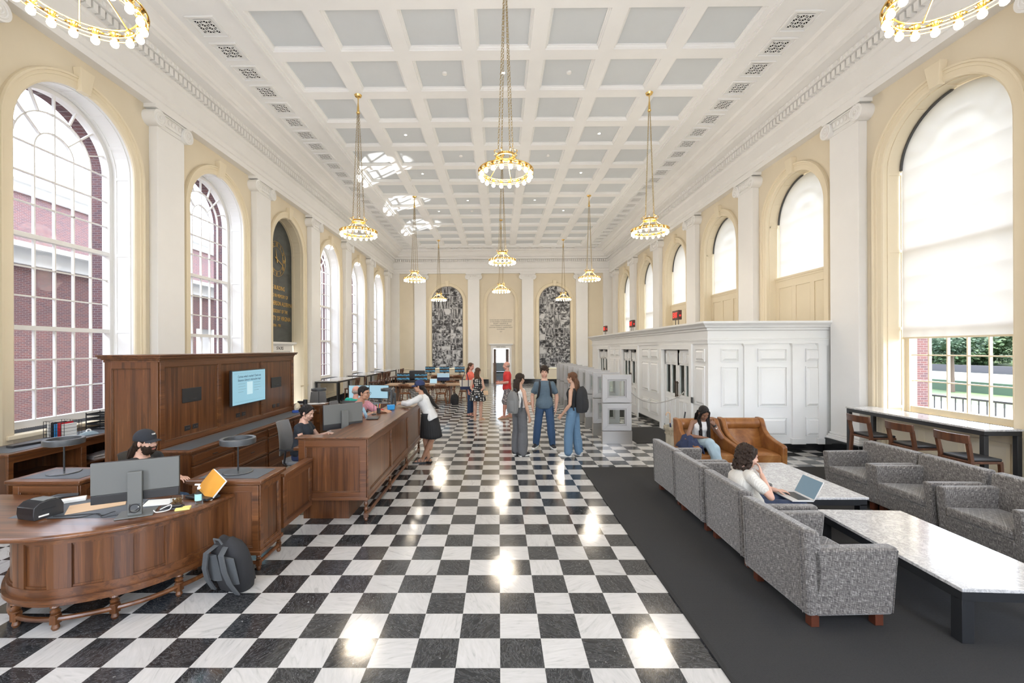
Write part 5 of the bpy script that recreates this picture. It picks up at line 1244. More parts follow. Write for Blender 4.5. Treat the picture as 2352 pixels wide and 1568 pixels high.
def marble_table(x0, x1, y0, y1, z, name, label, leg=.085, ap=.07, legs=None, grp=None, cat='table', th=.028):
    t = thing(name, label, cat, ((x0+x1)/2, (y0+y1)/2, 0), 0, grp); a, b = (x1-x0)/2, (y1-y0)/2
    mb = MB(); mb.box(-a, -b, z-th, a, b, z); mb.build('top', marblem, t, bevel=.004)
    mb = MB(); zt = z-th-.001; e = .012
    for q in ((-a+e, -b+e, a-e, -b+e+leg*.7), (-a+e, b-e-leg*.7, a-e, b-e), (-a+e, -b+e, -a+e+leg*.7, b-e), (a-e-leg*.7, -b+e, a-e, b-e)): mb.box(q[0], q[1], zt-ap, q[2], q[3], zt)
    mb.build('frame', black, t)
    for sx, sy in (legs or ((-1,-1),(1,-1),(1,1),(-1,1))): mb = MB(); xx = sx*(a-e-leg/2); yy = sy*(b-e-leg/2); mb.box(xx-leg/2, yy-leg/2, .012, xx+leg/2, yy+leg/2, zt-ap+.01); mb.build('leg', black, t, bevel=.002)
    return t
ct = marble_table(3.40, 4.28, 3.17, 4.74, .42, 'coffee_table', 'white marble low table with black frame, nearest the camera'); ct.rotation_euler = (0, 0, radians(-2.8))
marble_table(3.43, 4.33, 5.13, 6.70, .42, 'coffee_table', 'white marble low table with black frame, beyond the open laptop')

# tan leather wing chairs
def make_leather(flip=1):
    """faces local -y"""
    t = thing('leather_chair', '', 'armchair'); w = .385
    mb = MB(); mb.box(-w+.07, -.36, .10, w-.07, .34, .27); mb.build('seat_frame', leatherm, t, bevel=.02, seg=3)
    mb = MB(); N = 12
    rings = []
    for i in range(N+1):
        u = i/N; y = -.40+.66*u; e = .03*(1-(2*u-1)**6); rings.append([(sx*(w-.085), y, .265+(.14 if sz else 0)+(e if sz else 0)) for sx, sz in ((-1,0),(-.0,0),(1,0))]+[((w-.085)*q, y, .405+e*(1-q*q*.6)-.03*(abs(q)>.95)) for q in (1,.9,.5,0,-.5,-.9,-1)])
    mb.loft(rings, True, True); mb.build('seat_cushion', leatherm, t, bevel=.012)
    mb = MB(); rings = []
    for i in range(11):
        u = i/10; z = .36+.37*u; y = .20+.11*u; e = .03*sin(pi*u)
        rings.append([((w-.085)*q, y-.06-e*(1-q*q)-.03*(1-abs(q)**4), z) for q in (-1,-.8,-.4,0,.4,.8,1)]+[(w-.085, y+.07, z), (-w+.085, y+.07, z)])
    mb.loft(rings, True, True); mb.build('back_cushion', leatherm, t)
    mb = MB(); rings = []
    for i in range(15):
        q = -1+2*i/14; k = 1-.25*abs(q)**8; rings.append([((w-.06)*q, .265+.085*k*cos(a), .815+.10*k*sin(a)) for a in [2*pi*j/16 for j in range(16)]])
    mb.loft(rings, True, True); mb.build('head_roll', leatherm, t)
    mb = MB(); mb.hexa([(-w+.03,.26,.10),(w-.03,.26,.10),(w-.03,.33,.10),(-w+.03,.33,.10)], [(-w+.03,.33,.90),(w-.03,.33,.90),(w-.03,.40,.90),(-w+.03,.40,.90)]); mb.build('back_panel', leatherm, t, bevel=.02)
    for s in (-1, 1):
        sec = [(-.42,.10),(-.43,.53),(-.40,.555),(-.15,.60),(.02,.65),(.12,.73),(.18,.86),(.22,.915),(.38,.92),(.36,.6),(.31,.10)]
        a = [(s*(w-.085), y, z) for y, z in sec]; b = [(s*w, y, z) for y, z in sec]
        if s < 0: a, b = b, a
        n_ = len(sec); mb = MB(); mb.add(a+b, [tuple(range(n_)), tuple(range(n_, 2*n_))[::-1]]+[(i, n_+i, n_+(i+1)%n_, (i+1)%n_) for i in range(n_)]); mb.build('wing_arm', leatherm, t, bevel=.022, seg=3)
    for sx in (-1, 1):
        for sy in (-.34, .28): mb = MB(); mb.cyl((sx*.31, sy, .0), (sx*.31, sy, .12), .016, .026, 10); mb.build('leg', legw, t)
    return t
lc = make_leather(); lc.location = (3.57, 7.60, .0); lc.rotation_euler = (0,0,radians(5)); tag(lc, 'tan leather wing chair in which the woman in white top sits', 'armchair', 'tan leather wing chairs')
l2 = copy_tree(lc, loc=(4.375, 7.64, .0), rz=radians(0), label='empty tan leather wing chair right of the seated woman')
# urn with umbrellas
t = thing('umbrella_stand', 'pale carved stone urn holding umbrellas behind the tan chairs', 'urn', (3.62, 8.95, 0)); urnm = mat('urn_stone', (.42,.37,.28), .8); g = NG(urnm); g.col(g.ramp(g.noise(g.obj((4,4,1)), 3, 4), [(.3, (.30,.26,.19)), (.7, (.52,.46,.35))])); g.bump(g.noise(g.obj((12,12,4)), 1, 3), .4, .01)
mb = MB(); mb.loft([[(r*cos(2*pi*i/32), r*sin(2*pi*i/32), z) for i in range(32)] for r, z in ((.001,.0),(.165,0),(.18,.03),(.20,.45),(.215,.5),(.235,.52),(.24,.55),(.235,.58),(.205,.58),(.20,.5),(.19,.1),(.001,.1))], False, True); mb.build('urn', urnm, t)
mb = MB()
for k in range(36): a = 2*pi*k/36; mb.ball((.207*cos(a), .207*sin(a), .44), (.012,.012,.022), 6, 4)
mb.build('carved_band', urnm, t)
for (x, y, lx, ly, lb, m_) in ((-.06, -.04, -.11, -.05, 'umbrella with curved tan cane handle in the urn', tan), (.05, .0, .14, .02, 'dark umbrella with straight black handle in the urn', blackp)):
    u = thing('umbrella', lb, 'umbrella', (3.62+x, 8.95+y, .11)); mb = MB(); mb.tube([(0,0,0), (lx*.5, ly*.5, .3), (lx*.8, ly*.8, .55)], [.02,.03,.014], 8); mb.build('canopy', [blackp, navy][m_ == tan], u)
    mb = MB()
    if m_ == tan: mb.tube([(lx*.8, ly*.8, .53), (lx*.85, ly, .70)]+[(lx*.85-.04+.04*cos(a), ly, .72+.045*sin(a)) for a in [pi*k/8 for k in range(10)]], .011, 8)
    else: mb.tube([(lx*.8, ly*.8, .53), (lx*1.1, ly, .76)], .014, 8)
    mb.build('handle', tan if m_ == tan else blackp, u)

# tall marble counter under the right window, with three low-backed stools
marble_table(6.50, 7.03, 5.88, 8.22, 1.07, 'bar_table', 'long white marble bar table on black legs under the right window', .06, .06, legs=((-1,-1),(-1,1),(1,1),(1,-1)))
def make_low_stool():
    t = thing('low_back_stool', '', 'stool'); H = .735                  # faces local -y
    mb = MB(); mb.box(-.21, -.20, H-.05, .21, .20, H-.02); mb.build('seat_frame', stoolw, t, bevel=.006)
    mb = MB(); mb.box(-.20, -.20, H-.02, .20, .17, H+.015); mb.build('seat', blackp, t, bevel=.012, seg=3)
    for sx in (-1, 1):
        mb = MB(); mb.hexa([(sx*.22-.018,-.22,0),(sx*.22+.018,-.22,0),(sx*.22+.018,-.18,0),(sx*.22-.018,-.18,0)], [(sx*.19-.018,-.20,H-.03),(sx*.19+.018,-.20,H-.03),(sx*.19+.018,-.16,H-.03),(sx*.19-.018,-.16,H-.03)]); mb.build('leg', stoolw, t)
        mb = MB(); mb.loft([[(sx*(.22-.03*u)-.018, y-.022, z), (sx*(.22-.03*u)+.018, y-.022, z), (sx*(.22-.03*u)+.018, y+.022, z), (sx*(.22-.03*u)-.018, y+.022, z)] for u, y, z in ((0,.24,0),(.6,.2,.45),(1,.19,H),(.8,.235,.97))], True, False); mb.build('leg', stoolw, t)
    mb = MB(); rings = []
    for i in range(13):
        q = -1+2*i/12; y = .24+.05*(1-q*q); h = .055; z = 1.0; rings.append([(q*.225, y-.013, z-h), (q*.225, y+.013, z-h), (q*.225, y+.02, z+h), (q*.225, y-.006, z+h)])
    mb.loft(rings, True, False); mb.build('backrest', stoolw, t, bevel=.005)
    mb = MB(); mb.bar((-.2,-.19,.25), (.2,-.19,.25), .02, .03); mb.bar((-.21,-.19,.35), (-.21,.2,.35), .02, .03); mb.bar((.21,-.19,.35), (.21,.2,.35), .02, .03); mb.build('stretcher', stoolw, t)
    return t
ls = make_low_stool()
for i, (y, lb) in enumerate(((5.78, 'dark walnut stool under the marble bar table, nearest the camera'), (6.53, 'dark walnut stool in the middle of the marble bar table'), (7.27, 'dark walnut stool at the far end of the marble bar table'))):
    o = ls if i == 0 else copy_tree(ls); o.location = (6.20, y, .0); o.rotation_euler = (0, 0, radians(90)); tag(o, lb, 'stool', 'low backed stools at the marble bar table')

# glass lane panels before the vestibule
laneg = mat('frosted_panel', (.42,.41,.405), .3)
PT_ = [10.0+.975*k for k in range(9)]
def make_gate():
    t = thing('glass_gate_panel', '', 'gate panel'); a = .33; d = .05
    mb = MB(); mb.box(-a-.01, -d-.01, 0, a+.01, d+.01, .29); mb.build('steel_base', steel, t, bevel=.003)
    for k, (z0, z1, e) in enumerate(((.30, .92, .0), (.94, 1.58, .0))):
        mb = MB(); f = .115
        for q in ((-a, z0, -a+f, z1), (a-f, z0, a, z1), (-a, z0, a, z0+f), (-a, z1-f, a, z1)):
            mb.box(q[0], -d, q[1], q[2], d, q[3])
        fr = mb.build('panel_frame', laneg, t, bevel=.003)
        mb = MB(); f2 = f+.035
        for q in ((-a+f, z0+f, -a+f2, z1-f), (a-f2, z0+f, a-f, z1-f), (-a+f, z0+f, a-f, z0+f2), (-a+f, z1-f2, a-f, z1-f)): mb.box(q[0], -d*.6, q[1], q[2], d*.6, q[3])
        for u, v in (((-a, z0), (-a+f2, z0+f2)), ((a, z0), (a-f2, z0+f2)), ((-a, z1), (-a+f2, z1-f2)), ((a, z1), (a-f2, z1-f2))): mb.bar((u[0], -d-.001, u[1]), (v[0], -d-.001, v[1]), .004, .004, (0,1,0))
        mb.build('inner_frame', mat('panel_inner', (.35,.34,.335), .35) if 'panel_inner' not in bpy.data.materials else bpy.data.materials['panel_inner'], fr)
        gm = MB(); gm.box(-a+f, -.004, z0+f, a-f, .004, z1-f); gm.build('glass', screeng, fr)
    mb = MB(); mb.box(-.04, -d-.006, 1.15, .04, -d*.5, 1.38); 
    mb = MB(); mb.tube([(-a+.03, 0, .93), (a-.03, 0, .93)], .012, 6); mb.build('tube_joint', steel, t)
    return t
gp = make_gate()
GL = ['nearest', 'second nearest', 'third nearest', 'fourth from the camera', 'fifth from the camera', 'sixth from the camera', 'seventh from the camera', 'second farthest', 'farthest']
for i, y in enumerate(PT_):
    o = gp if i == 0 else copy_tree(gp); o.location = (2.69, y, 0); tag(o, 'pale framed glass gate panel on steel base, %s of the row' % GL[i], 'gate panel', 'glass gate panels before the vestibule')
cable('rope_barrier', 'grey rope hanging from the nearest glass gate panel to the vestibule wall', [(3.03,10.0,1.16),(3.3,10.1,.98),(3.65,10.2,.90),(4.0,10.3,.94),(4.25,10.36,1.03),(4.42,10.4,1.15)], .012, mat('rope_grey', (.35,.33,.3), .8), 'rope')

# ================================================================ FAR LEFT: bar tables, stools, computer tables
BT = [(15.6, 17.9), (19.0, 21.3), (22.3, 24.6)]
for i, (a, b) in enumerate(BT): marble_table(-6.62, -5.78, a, b, 1.05, 'bar_table', ['tall table with black legs under the left windows, nearest of three', 'tall table with black legs under the left windows, middle of three', 'tall table with black legs under the left windows, farthest of three'][i], .055, .05, grp='tall tables under the left windows')
def make_bar_chair():
    t = thing('bar_stool', '', 'stool'); H = .74
    mb = MB(); mb.box(-.2, -.2, H-.03, .2, .2, H+.01); mb.build('seat', stoolw, t, bevel=.008)
    for sx in (-1, 1):
        mb = MB(); mb.bar((sx*.21, -.21, 0), (sx*.17, -.17, H-.02), .035, .035); mb.build('leg', stoolw, t)
        mb = MB(); mb.bar((sx*.21, .23, 0), (sx*.18, .18, H-.02), .035, .035); mb.bar((sx*.18, .18, H-.03), (sx*.19, .25, 1.12), .035, .03); mb.build('leg', stoolw, t)
    mb = MB(); mb.box(-.2, .22, 1.05, .2, .26, 1.13); mb.box(-.18, .20, .86, .18, .225, .90)
    for k in range(4): x = -.12+k*.08; mb.bar((x, .21, .88), (x, .24, 1.07), .02, .015)
    mb.build('backrest', stoolw, t)
    mb = MB(); mb.bar((-.19,-.19,.28), (.19,-.19,.28), .025, .03); mb.bar((-.19,.2,.4), (.19,.2,.4), .025, .03); mb.bar((-.19,-.19,.34), (-.19,.2,.34), .025, .03); mb.bar((.19,-.19,.34), (.19,.2,.34), .025, .03); mb.build('stretcher', stoolw, t)
    return t
bc = make_bar_chair(); k = 0
for ti, ys in ((0, (16.1, 16.9)), (1, (19.2, 19.75, 20.3, 20.85)), (2, (22.6, 23.2, 23.85))):
    for j, y in enumerate(ys):
        o = bc if k == 0 else copy_tree(bc); k += 1; o.location = (-5.50+.03*(k % 3), y, 0); o.rotation_euler = (0, 0, radians(-90+6*((k*7) % 5-2)))
        tag(o, 'dark wooden bar stool at the %s tall table, %s from the camera' % (['nearest', 'middle', 'farthest'][ti], ['first', 'second', 'third', 'fourth'][j]), 'stool', 'bar stools at the tall tables')
def comp_table(x0, x1, y0, y1, label):
    t = thing('computer_table', label, 'table', ((x0+x1)/2, (y0+y1)/2, 0)); a, b = (x1-x0)/2, (y1-y0)/2
    mb = MB(); mb.box(-a, -b, .71, a, b, .75); mb.build('top', tabw, t, bevel=.006)
    mb = MB(); 
    for sx in (-1, 1): mb.box(sx*(a-.45)-.03, -b+.2, .05, sx*(a-.45)+.03, b-.2, .70); mb.box(sx*(a-.45)-.05, -b+.08, 0, sx*(a-.45)+.05, b-.08, .06)
    mb.box(-a+.4, -.03, .55, a-.4, .03, .70); mb.build('trestle', oakw, t, bevel=.005); return t
comp_table(-4.62, -1.55, 17.35, 18.5, 'wide wooden computer table with three monitors, nearer of the two'); comp_table(-4.1, -1.6, 23.3, 24.4, 'wooden computer table with three monitors, farther back')
LBM = ['left monitor on the nearer computer table, blue landscape on screen', 'middle monitor on the nearer computer table, partly behind the navy cap', 'right monitor on the nearer computer table showing a white document']
for i, x in enumerate((-3.95, -3.22, -2.30)): monitor(x, 17.95, .75, 0, LBM[i], .52, .32, .12, SD if i == 2 else SL, back=blackp, group='monitors on the computer tables')
for i, x in enumerate((-3.78, -3.0, -2.16)): monitor(x, 23.9, .75, 0, ['left', 'middle', 'right'][i]+' monitor on the farther computer table with blue landscape screen', .54, .33, .14, SL, back=blackp, group='monitors on the computer tables')
laptop(-2.72, 17.9, .752, 0, 'open laptop with pale screen between two monitors on the table', .30, .2, 105, steel, PALE)
def make_windsor():
    t = thing('wooden_chair', '', 'chair')
    mb = MB(); mb.loft([[(.22*cos(a)*s, .0+.21*sin(a)*s, z) for a in [2*pi*k/20 for k in range(20)]] for s, z in ((.9,.42),(1,.43),(1,.455),(.95,.462))], True, True); mb.build('seat', oakw, t)
    for sx in (-1, 1):
        for sy in (-1, 1): mb = MB(); mb.tube([(sx*.14, sy*.13, .43), (sx*.18, sy*.18, .2), (sx*.21, sy*.21, 0)], [.016,.021,.013], 8); mb.build('leg', oakw, t)
    mb = MB(); mb.tube([(-.18,-.17,.17),(-.18,.17,.17)], .01, 6); mb.tube([(.18,-.17,.17),(.18,.17,.17)], .01, 6); mb.tube([(-.18,0,.17),(.18,0,.17)], .01, 6); mb.build('stretcher', oakw, t)
    pts = [(.26*cos(a)*1.0, .02+.22*sin(a), .70+.06*sin(a)) for a in [radians(-25+230*k/14) for k in range(15)]]
    mb = MB(); mb.tube(pts, .022, 8); mb.tube([(.22*cos(a), .03+.22*sin(a), .79) for a in [radians(25+130*k/8) for k in range(9)]], .025, 8); mb.build('back_rail', oakw, t)
    for k in range(9): a = radians(10+160*k/8); mb = MB(); mb.tube([(.18*cos(a), .17*sin(a), .455), (.24*cos(a), .02+.215*sin(a), .72)], .009, 6); mb.build('spindle', oakw, t)
    return t
wc = make_windsor(); WS = [(-3.72, 17.15, 170, 'wooden armchair at the left of the nearer computer table'), (-2.95, 17.2, 178, 'wooden armchair behind the capped girl at the nearer computer table'), (-2.28, 17.05, 184, 'wooden armchair in front of the white document monitor'), (-1.45, 18.0, 255, 'wooden armchair at the right end of the nearer computer table'), (-3.2, 18.75, 5, 'wooden armchair on the far side of the nearer table, left'), (-2.1, 18.8, -5, 'wooden armchair on the far side of the nearer table, right'), (-3.3, 23.0, 180, 'wooden armchair at the farther computer table, left'), (-2.2, 23.0, 180, 'wooden armchair at the farther computer table, right'), (-1.4, 23.7, 250, 'wooden armchair at the right end of the farther computer table')]
for i, (x, y, r, lb) in enumerate(WS):
    o = wc if i == 0 else copy_tree(wc); o.location = (x, y, 0); o.rotation_euler = (0, 0, radians(r)); tag(o, lb, 'chair', 'wooden armchairs at the computer tables')
t = thing('black_armchair', 'black leather armchair left of the farther computer table', 'armchair', (-4.70, 24.75, 0), radians(4))
mb = MB(); mb.box(-.45,-.4,.12,.45,.4,.42); mb.build('seat', blackp, t, bevel=.04); mb = MB(); mb.box(-.45,.28,.42,.45,.45,.95); mb.build('backrest', blackp, t, bevel=.05)
for s in (-1, 1): mb = MB(); mb.box(s*.35,-.4,.12,s*.48,.4,.62); mb.build('arm', blackp, t, bevel=.03)
for sx in (-.38, .38):
    for sy in (-.34, .38): mb = MB(); mb.cyl((sx,sy,0),(sx,sy,.13),.02,n=8); mb.build('leg', blackp, t)

# backpacks
def rucksack(name, label, loc, rz, tilt, body, strapm, w=.31, h=.46, d=.19, parent_mat=None, logo=False):
    t = thing(name, label, 'backpack', loc, rz); M = Matrix.Rotation(tilt, 4, 'X'); mb = MB(M)
    rings = []
    for j in range(11):
        u = j/10; z = u*h; k = sqrt(max(.02, 1-(max(0, u-.55)/.47)**2.6))*(1-.22*(1-u)**5); ww = w/2*k*(1-.10*u); dd = d*(1-.15*u)*(.25+.75*k)
        rings.append([(ww*(abs(cos(a))**.55)*(1 if cos(a) > 0 else -1), dd/2*(abs(sin(a))**.7)*(1 if sin(a) > 0 else -1), z+(.02*cos(2*a) if j == 10 else 0)) for a in [2*pi*q/24 for q in range(24)]])
    rings = [[(x*.9, y*.9, z+.0) for x, y, z in rings[0]]]+rings+[[(x*.5, y*.5, h+.004) for x, y, z in rings[-1]]]
    mb.loft(rings, True, True); mb.build('body', body, t)
    mb = MB(M); mb.loft([[(w*.36*q, -d*.40-.05*s_*(1-abs(q)**3), z) for q in (-1,-.8,-.4,0,.4,.8,1)]+[(w*.36, -d*.3, z), (-w*.36, -d*.3, z)] for s_, z in ((.6,.04),(1,.10),(1,.20),(.7,.26))], True, True); mb.build('front_pocket', body, t)
    for s in (-1, 1):
        mb = MB(M); pts = [Vector(p) for p in ((s*.055, d/2-.05, h*.93), (s*.085, d/2+.025, h*.88), (s*.115, d/2+.05, h*.6), (s*.13, d/2+.04, h*.35), (s*.14, d/2, h*.08))]
        rings = [[p+Vector((-.027,0,0)), p+Vector((.027,0,0)), p+Vector((.027,.014,0)), p+Vector((-.027,.014,0))] for p in pts]; mb.loft(rings, True, True); mb.build('shoulder_strap', strapm, t)
    mb = MB(M); mb.tube([(-.04,d*.35,h+.0),(-.03,d*.4,h+.05),(.03,d*.4,h+.05),(.04,d*.35,h+.0)], .009, 6); mb.build('handle', strapm, t)
    return t
bagb = fabric('backpack_black', (.018,.018,.02)); bagg = fabric('backpack_grey', (.14,.14,.135)); strapg = fabric('strap_grey', (.075,.08,.085))
bp = rucksack('backpack', 'black backpack with grey straps leaning on the curved walnut desk', (-2.42, 4.0, .0), radians(162), radians(-13), bagb, strapg, .38, .50, .22)
mb = MB(Matrix.Rotation(radians(-13), 4, 'X'))
for s in (-1, 1): mb.loft([[(s*.10+.075*q, .105+.02*(1-q*q), z) for q in (-1,-.5,0,.5,1)]+[(s*.10+.075, .10, z), (s*.10-.075, .10, z)] for z in (.14,.2,.3,.4)], True, True)
mb.build('back_padding', strapg, bp)
rucksack('backpack', 'small black backpack on the floor beside the nearer computer table', (-1.72, 17.0, 0), radians(20), 0, bagb, strapg, .3, .42, .2)
for r_, a_ in ((.02, 0),):
    mb = MB(); mb.box(-.33, -.02, 0, .33, .02, .02)
# dark jacket over the tan chair arm
mb = MB(); rnd = random.Random(4); V = []
for i in range(13):
    for j in range(11):
        u, v = i/12-.5, j/10-.5; V.append((u*.30+rnd.uniform(-.008,.008), v*.42+rnd.uniform(-.008,.008), .035*sin(u*17+v*6)+.02*sin(v*23)-abs(u)**1.6*.55-(.25*max(0, -v-.15))))
mb.add(V, [(i*11+j, (i+1)*11+j, (i+1)*11+j+1, i*11+j+1) for i in range(12) for j in range(10)], True)
o = mb.build('jacket', navy); sm = o.modifiers.new('s', 'SOLIDIFY'); sm.thickness = .02; o.location = (3.25, 7.42, .655); o.rotation_euler = (0,0,radians(10)); tag(o, 'crumpled navy jacket over the left arm of the tan chair', 'jacket')
# ================================================================ PEOPLE
from mathutils import noise as MN
import numpy as np
def vox(mb, name, m, parent, size=.008, smooth=2, fac=.5, fold=0.0):
    me = bpy.data.meshes.new('tmp'); me.from_pydata(mb.v, [], mb.f); me.update(); o = bpy.data.objects.new('tmp', me); COL.objects.link(o)
    r = o.modifiers.new('r', 'REMESH'); r.mode = 'VOXEL'; r.voxel_size = size
    if smooth: s = o.modifiers.new('s', 'SMOOTH'); s.iterations = smooth; s.factor = fac
    dg = bpy.context.evaluated_depsgraph_get(); nm = bpy.data.meshes.new_from_object(o.evaluated_get(dg)); bpy.data.objects.remove(o); bpy.data.meshes.remove(me)
    if fold:
        nm.update(); sd = len(name)*3.1+len(nm.vertices)*.01
        nv = len(nm.vertices); co = np.empty(nv*3, 'f'); no = np.empty(nv*3, 'f'); nm.vertices.foreach_get('co', co); nm.vertices.foreach_get('normal', no); co = co.reshape(-1, 3); no = no.reshape(-1, 3)
        w = np.array([.8*MN.noise((x*11+sd, y*11, z*5))+.45*(abs(MN.noise((x*6+z*9, y*6-z*5, z*8+sd)))-.25) for x, y, z in co.tolist()])
        co = co+no*(fold*w)[:, None]; nm.vertices.foreach_set('co', co.astype('f').ravel()); nm.update()
    nm.name = name; nm.materials.clear(); nm.materials.append(m); nm.polygons.foreach_set('use_smooth', [True]*len(nm.polygons))
    q = bpy.data.objects.new(name, nm); COL.objects.link(q); q.parent = parent; return q
def cap(mb, p0, p1, r0, r1=None, n=12, flat=False):
    """limb segment with round ends"""
    if r1 is None: r1 = r0
    p0 = Vector(p0); p1 = Vector(p1); d = p1-p0; L = d.length
    if L < 1e-5: mb.ball(p0, r0, n, 8); return
    d /= L; pts = []
    if flat: pts = [(p0, r0*.97), (p0+d*.001, r0), (p1-d*.001, r1), (p1, r1*.97)]
    else:
        for k in range(4): a = pi/2*(k+.35)/4.35; pts.append((p0-d*r0*cos(a), r0*sin(a)))
        pts.append((p0, r0)); pts.append((p1, r1))
        for k in range(3, -1, -1): a = pi/2*(k+.35)/4.35; pts.append((p1+d*r1*cos(a), r1*sin(a)))
    a = d.orthogonal().normalized(); b = d.cross(a)
    mb.loft([[p+(a*cos(2*pi*i/n)+b*sin(2*pi*i/n))*r for i in range(n)] for p, r in pts], True, True)
def hand(mb, w, d, pn, sd, s=1.0, curl=25, spread=.0):
    """w wrist, d pointing direction, pn palm normal, sd towards the thumb"""
    w = Vector(w); d = Vector(d).normalized(); pn = Vector(pn); pn = (pn-d*pn.dot(d)).normalized(); sd = Vector(sd); x = d.cross(pn).normalized()
    if x.dot(sd) < 0: x = -x
    for i in range(4): cap(mb, w+x*(.010-.007*i)*s, w+d*.082*s+x*(.031-.0205*i)*s, .014*s, .0115*s, 8)
    mb.ball(w+d*.045*s+pn*.004*s, (.030*s,)*3 if False else .021*s, 10, 8); cap(mb, w+d*.03*s+x*.02*s, w+d*.06*s-x*.02*s, .017*s, .016*s, 8)
    for i, L in enumerate((.068, .076, .070, .055)):
        p = w+d*.084*s+x*(.0315-.021*i)*s; dd = (d+x*(.09-.06*i)*(1+spread)).normalized(); c = 0
        for k, f in enumerate((.45, .30, .25)):
            c += radians(curl*(.7 if k == 0 else 1.0)); q = dd*cos(c)+pn*sin(c); p1 = p+q*L*f*s; cap(mb, p, p1, (.0087-.0008*k)*s, (.0080-.0010*k)*s, 8); p = p1
    p = w+d*.018*s+x*.024*s; q = (d*.62+x*.70+pn*.35).normalized()
    for k, L in enumerate((.038, .032, .026)): p1 = p+q*L*s; cap(mb, p, p1, (.0125-.0018*k)*s, (.0108-.0018*k)*s, 8); p = p1; q = (q+d*.25+pn*.12).normalized()
def skinm(name, c):
    m = mat(name, c, .5); m.node_tree.nodes['Principled BSDF'].inputs['Subsurface Weight'].default_value = .06; m.node_tree.nodes['Principled BSDF'].inputs['Subsurface Radius'].default_value = (.4,.15,.08); m.node_tree.nodes['Principled BSDF'].inputs['Subsurface Scale'].default_value = .01
    g = NG(m); n_ = g.noise(g.obj(), 14, 3); g.col(g.ramp(n_, [(.3, tuple(k*.93 for k in c)), (.7, tuple(min(1, k*1.05) for k in c))])); return m
SK = {'light': skinm('skin_light', (.56,.33,.24)), 'tan': skinm('skin_tan', (.42,.225,.14)), 'brown': skinm('skin_brown', (.22,.105,.06)), 'ruddy': skinm('skin_ruddy', (.60,.30,.23)), 'olive': skinm('skin_olive', (.47,.28,.19))}
def hairm(name, c):
    m = mat(name, c, .55, spec=.25); g = NG(m); f = g.noise(g.obj((60,60,5)), 2.2, 3, .6, .4)
    g.col(g.ramp(f, [(.3, tuple(k*.5 for k in c)), (.7, tuple(k*1.5 for k in c))])); g.bump(f, .9, .012); return m
HR = {'black': hairm('hair_black', (.012,.009,.008)), 'dark': hairm('hair_dark_brown', (.028,.016,.010)), 'brown': hairm('hair_brown', (.085,.042,.022)), 'auburn': hairm('hair_auburn', (.11,.05,.024)), 'grey': hairm('hair_grey', (.35,.28,.24))}
eyew = mat('eye_white', (.75,.72,.68), .2); eyed = mat('eye_dark', (.02,.012,.008), .15); lipm = mat('lips', (.42,.15,.12), .45); lipd = mat('lips_dark', (.24,.08,.07), .45)

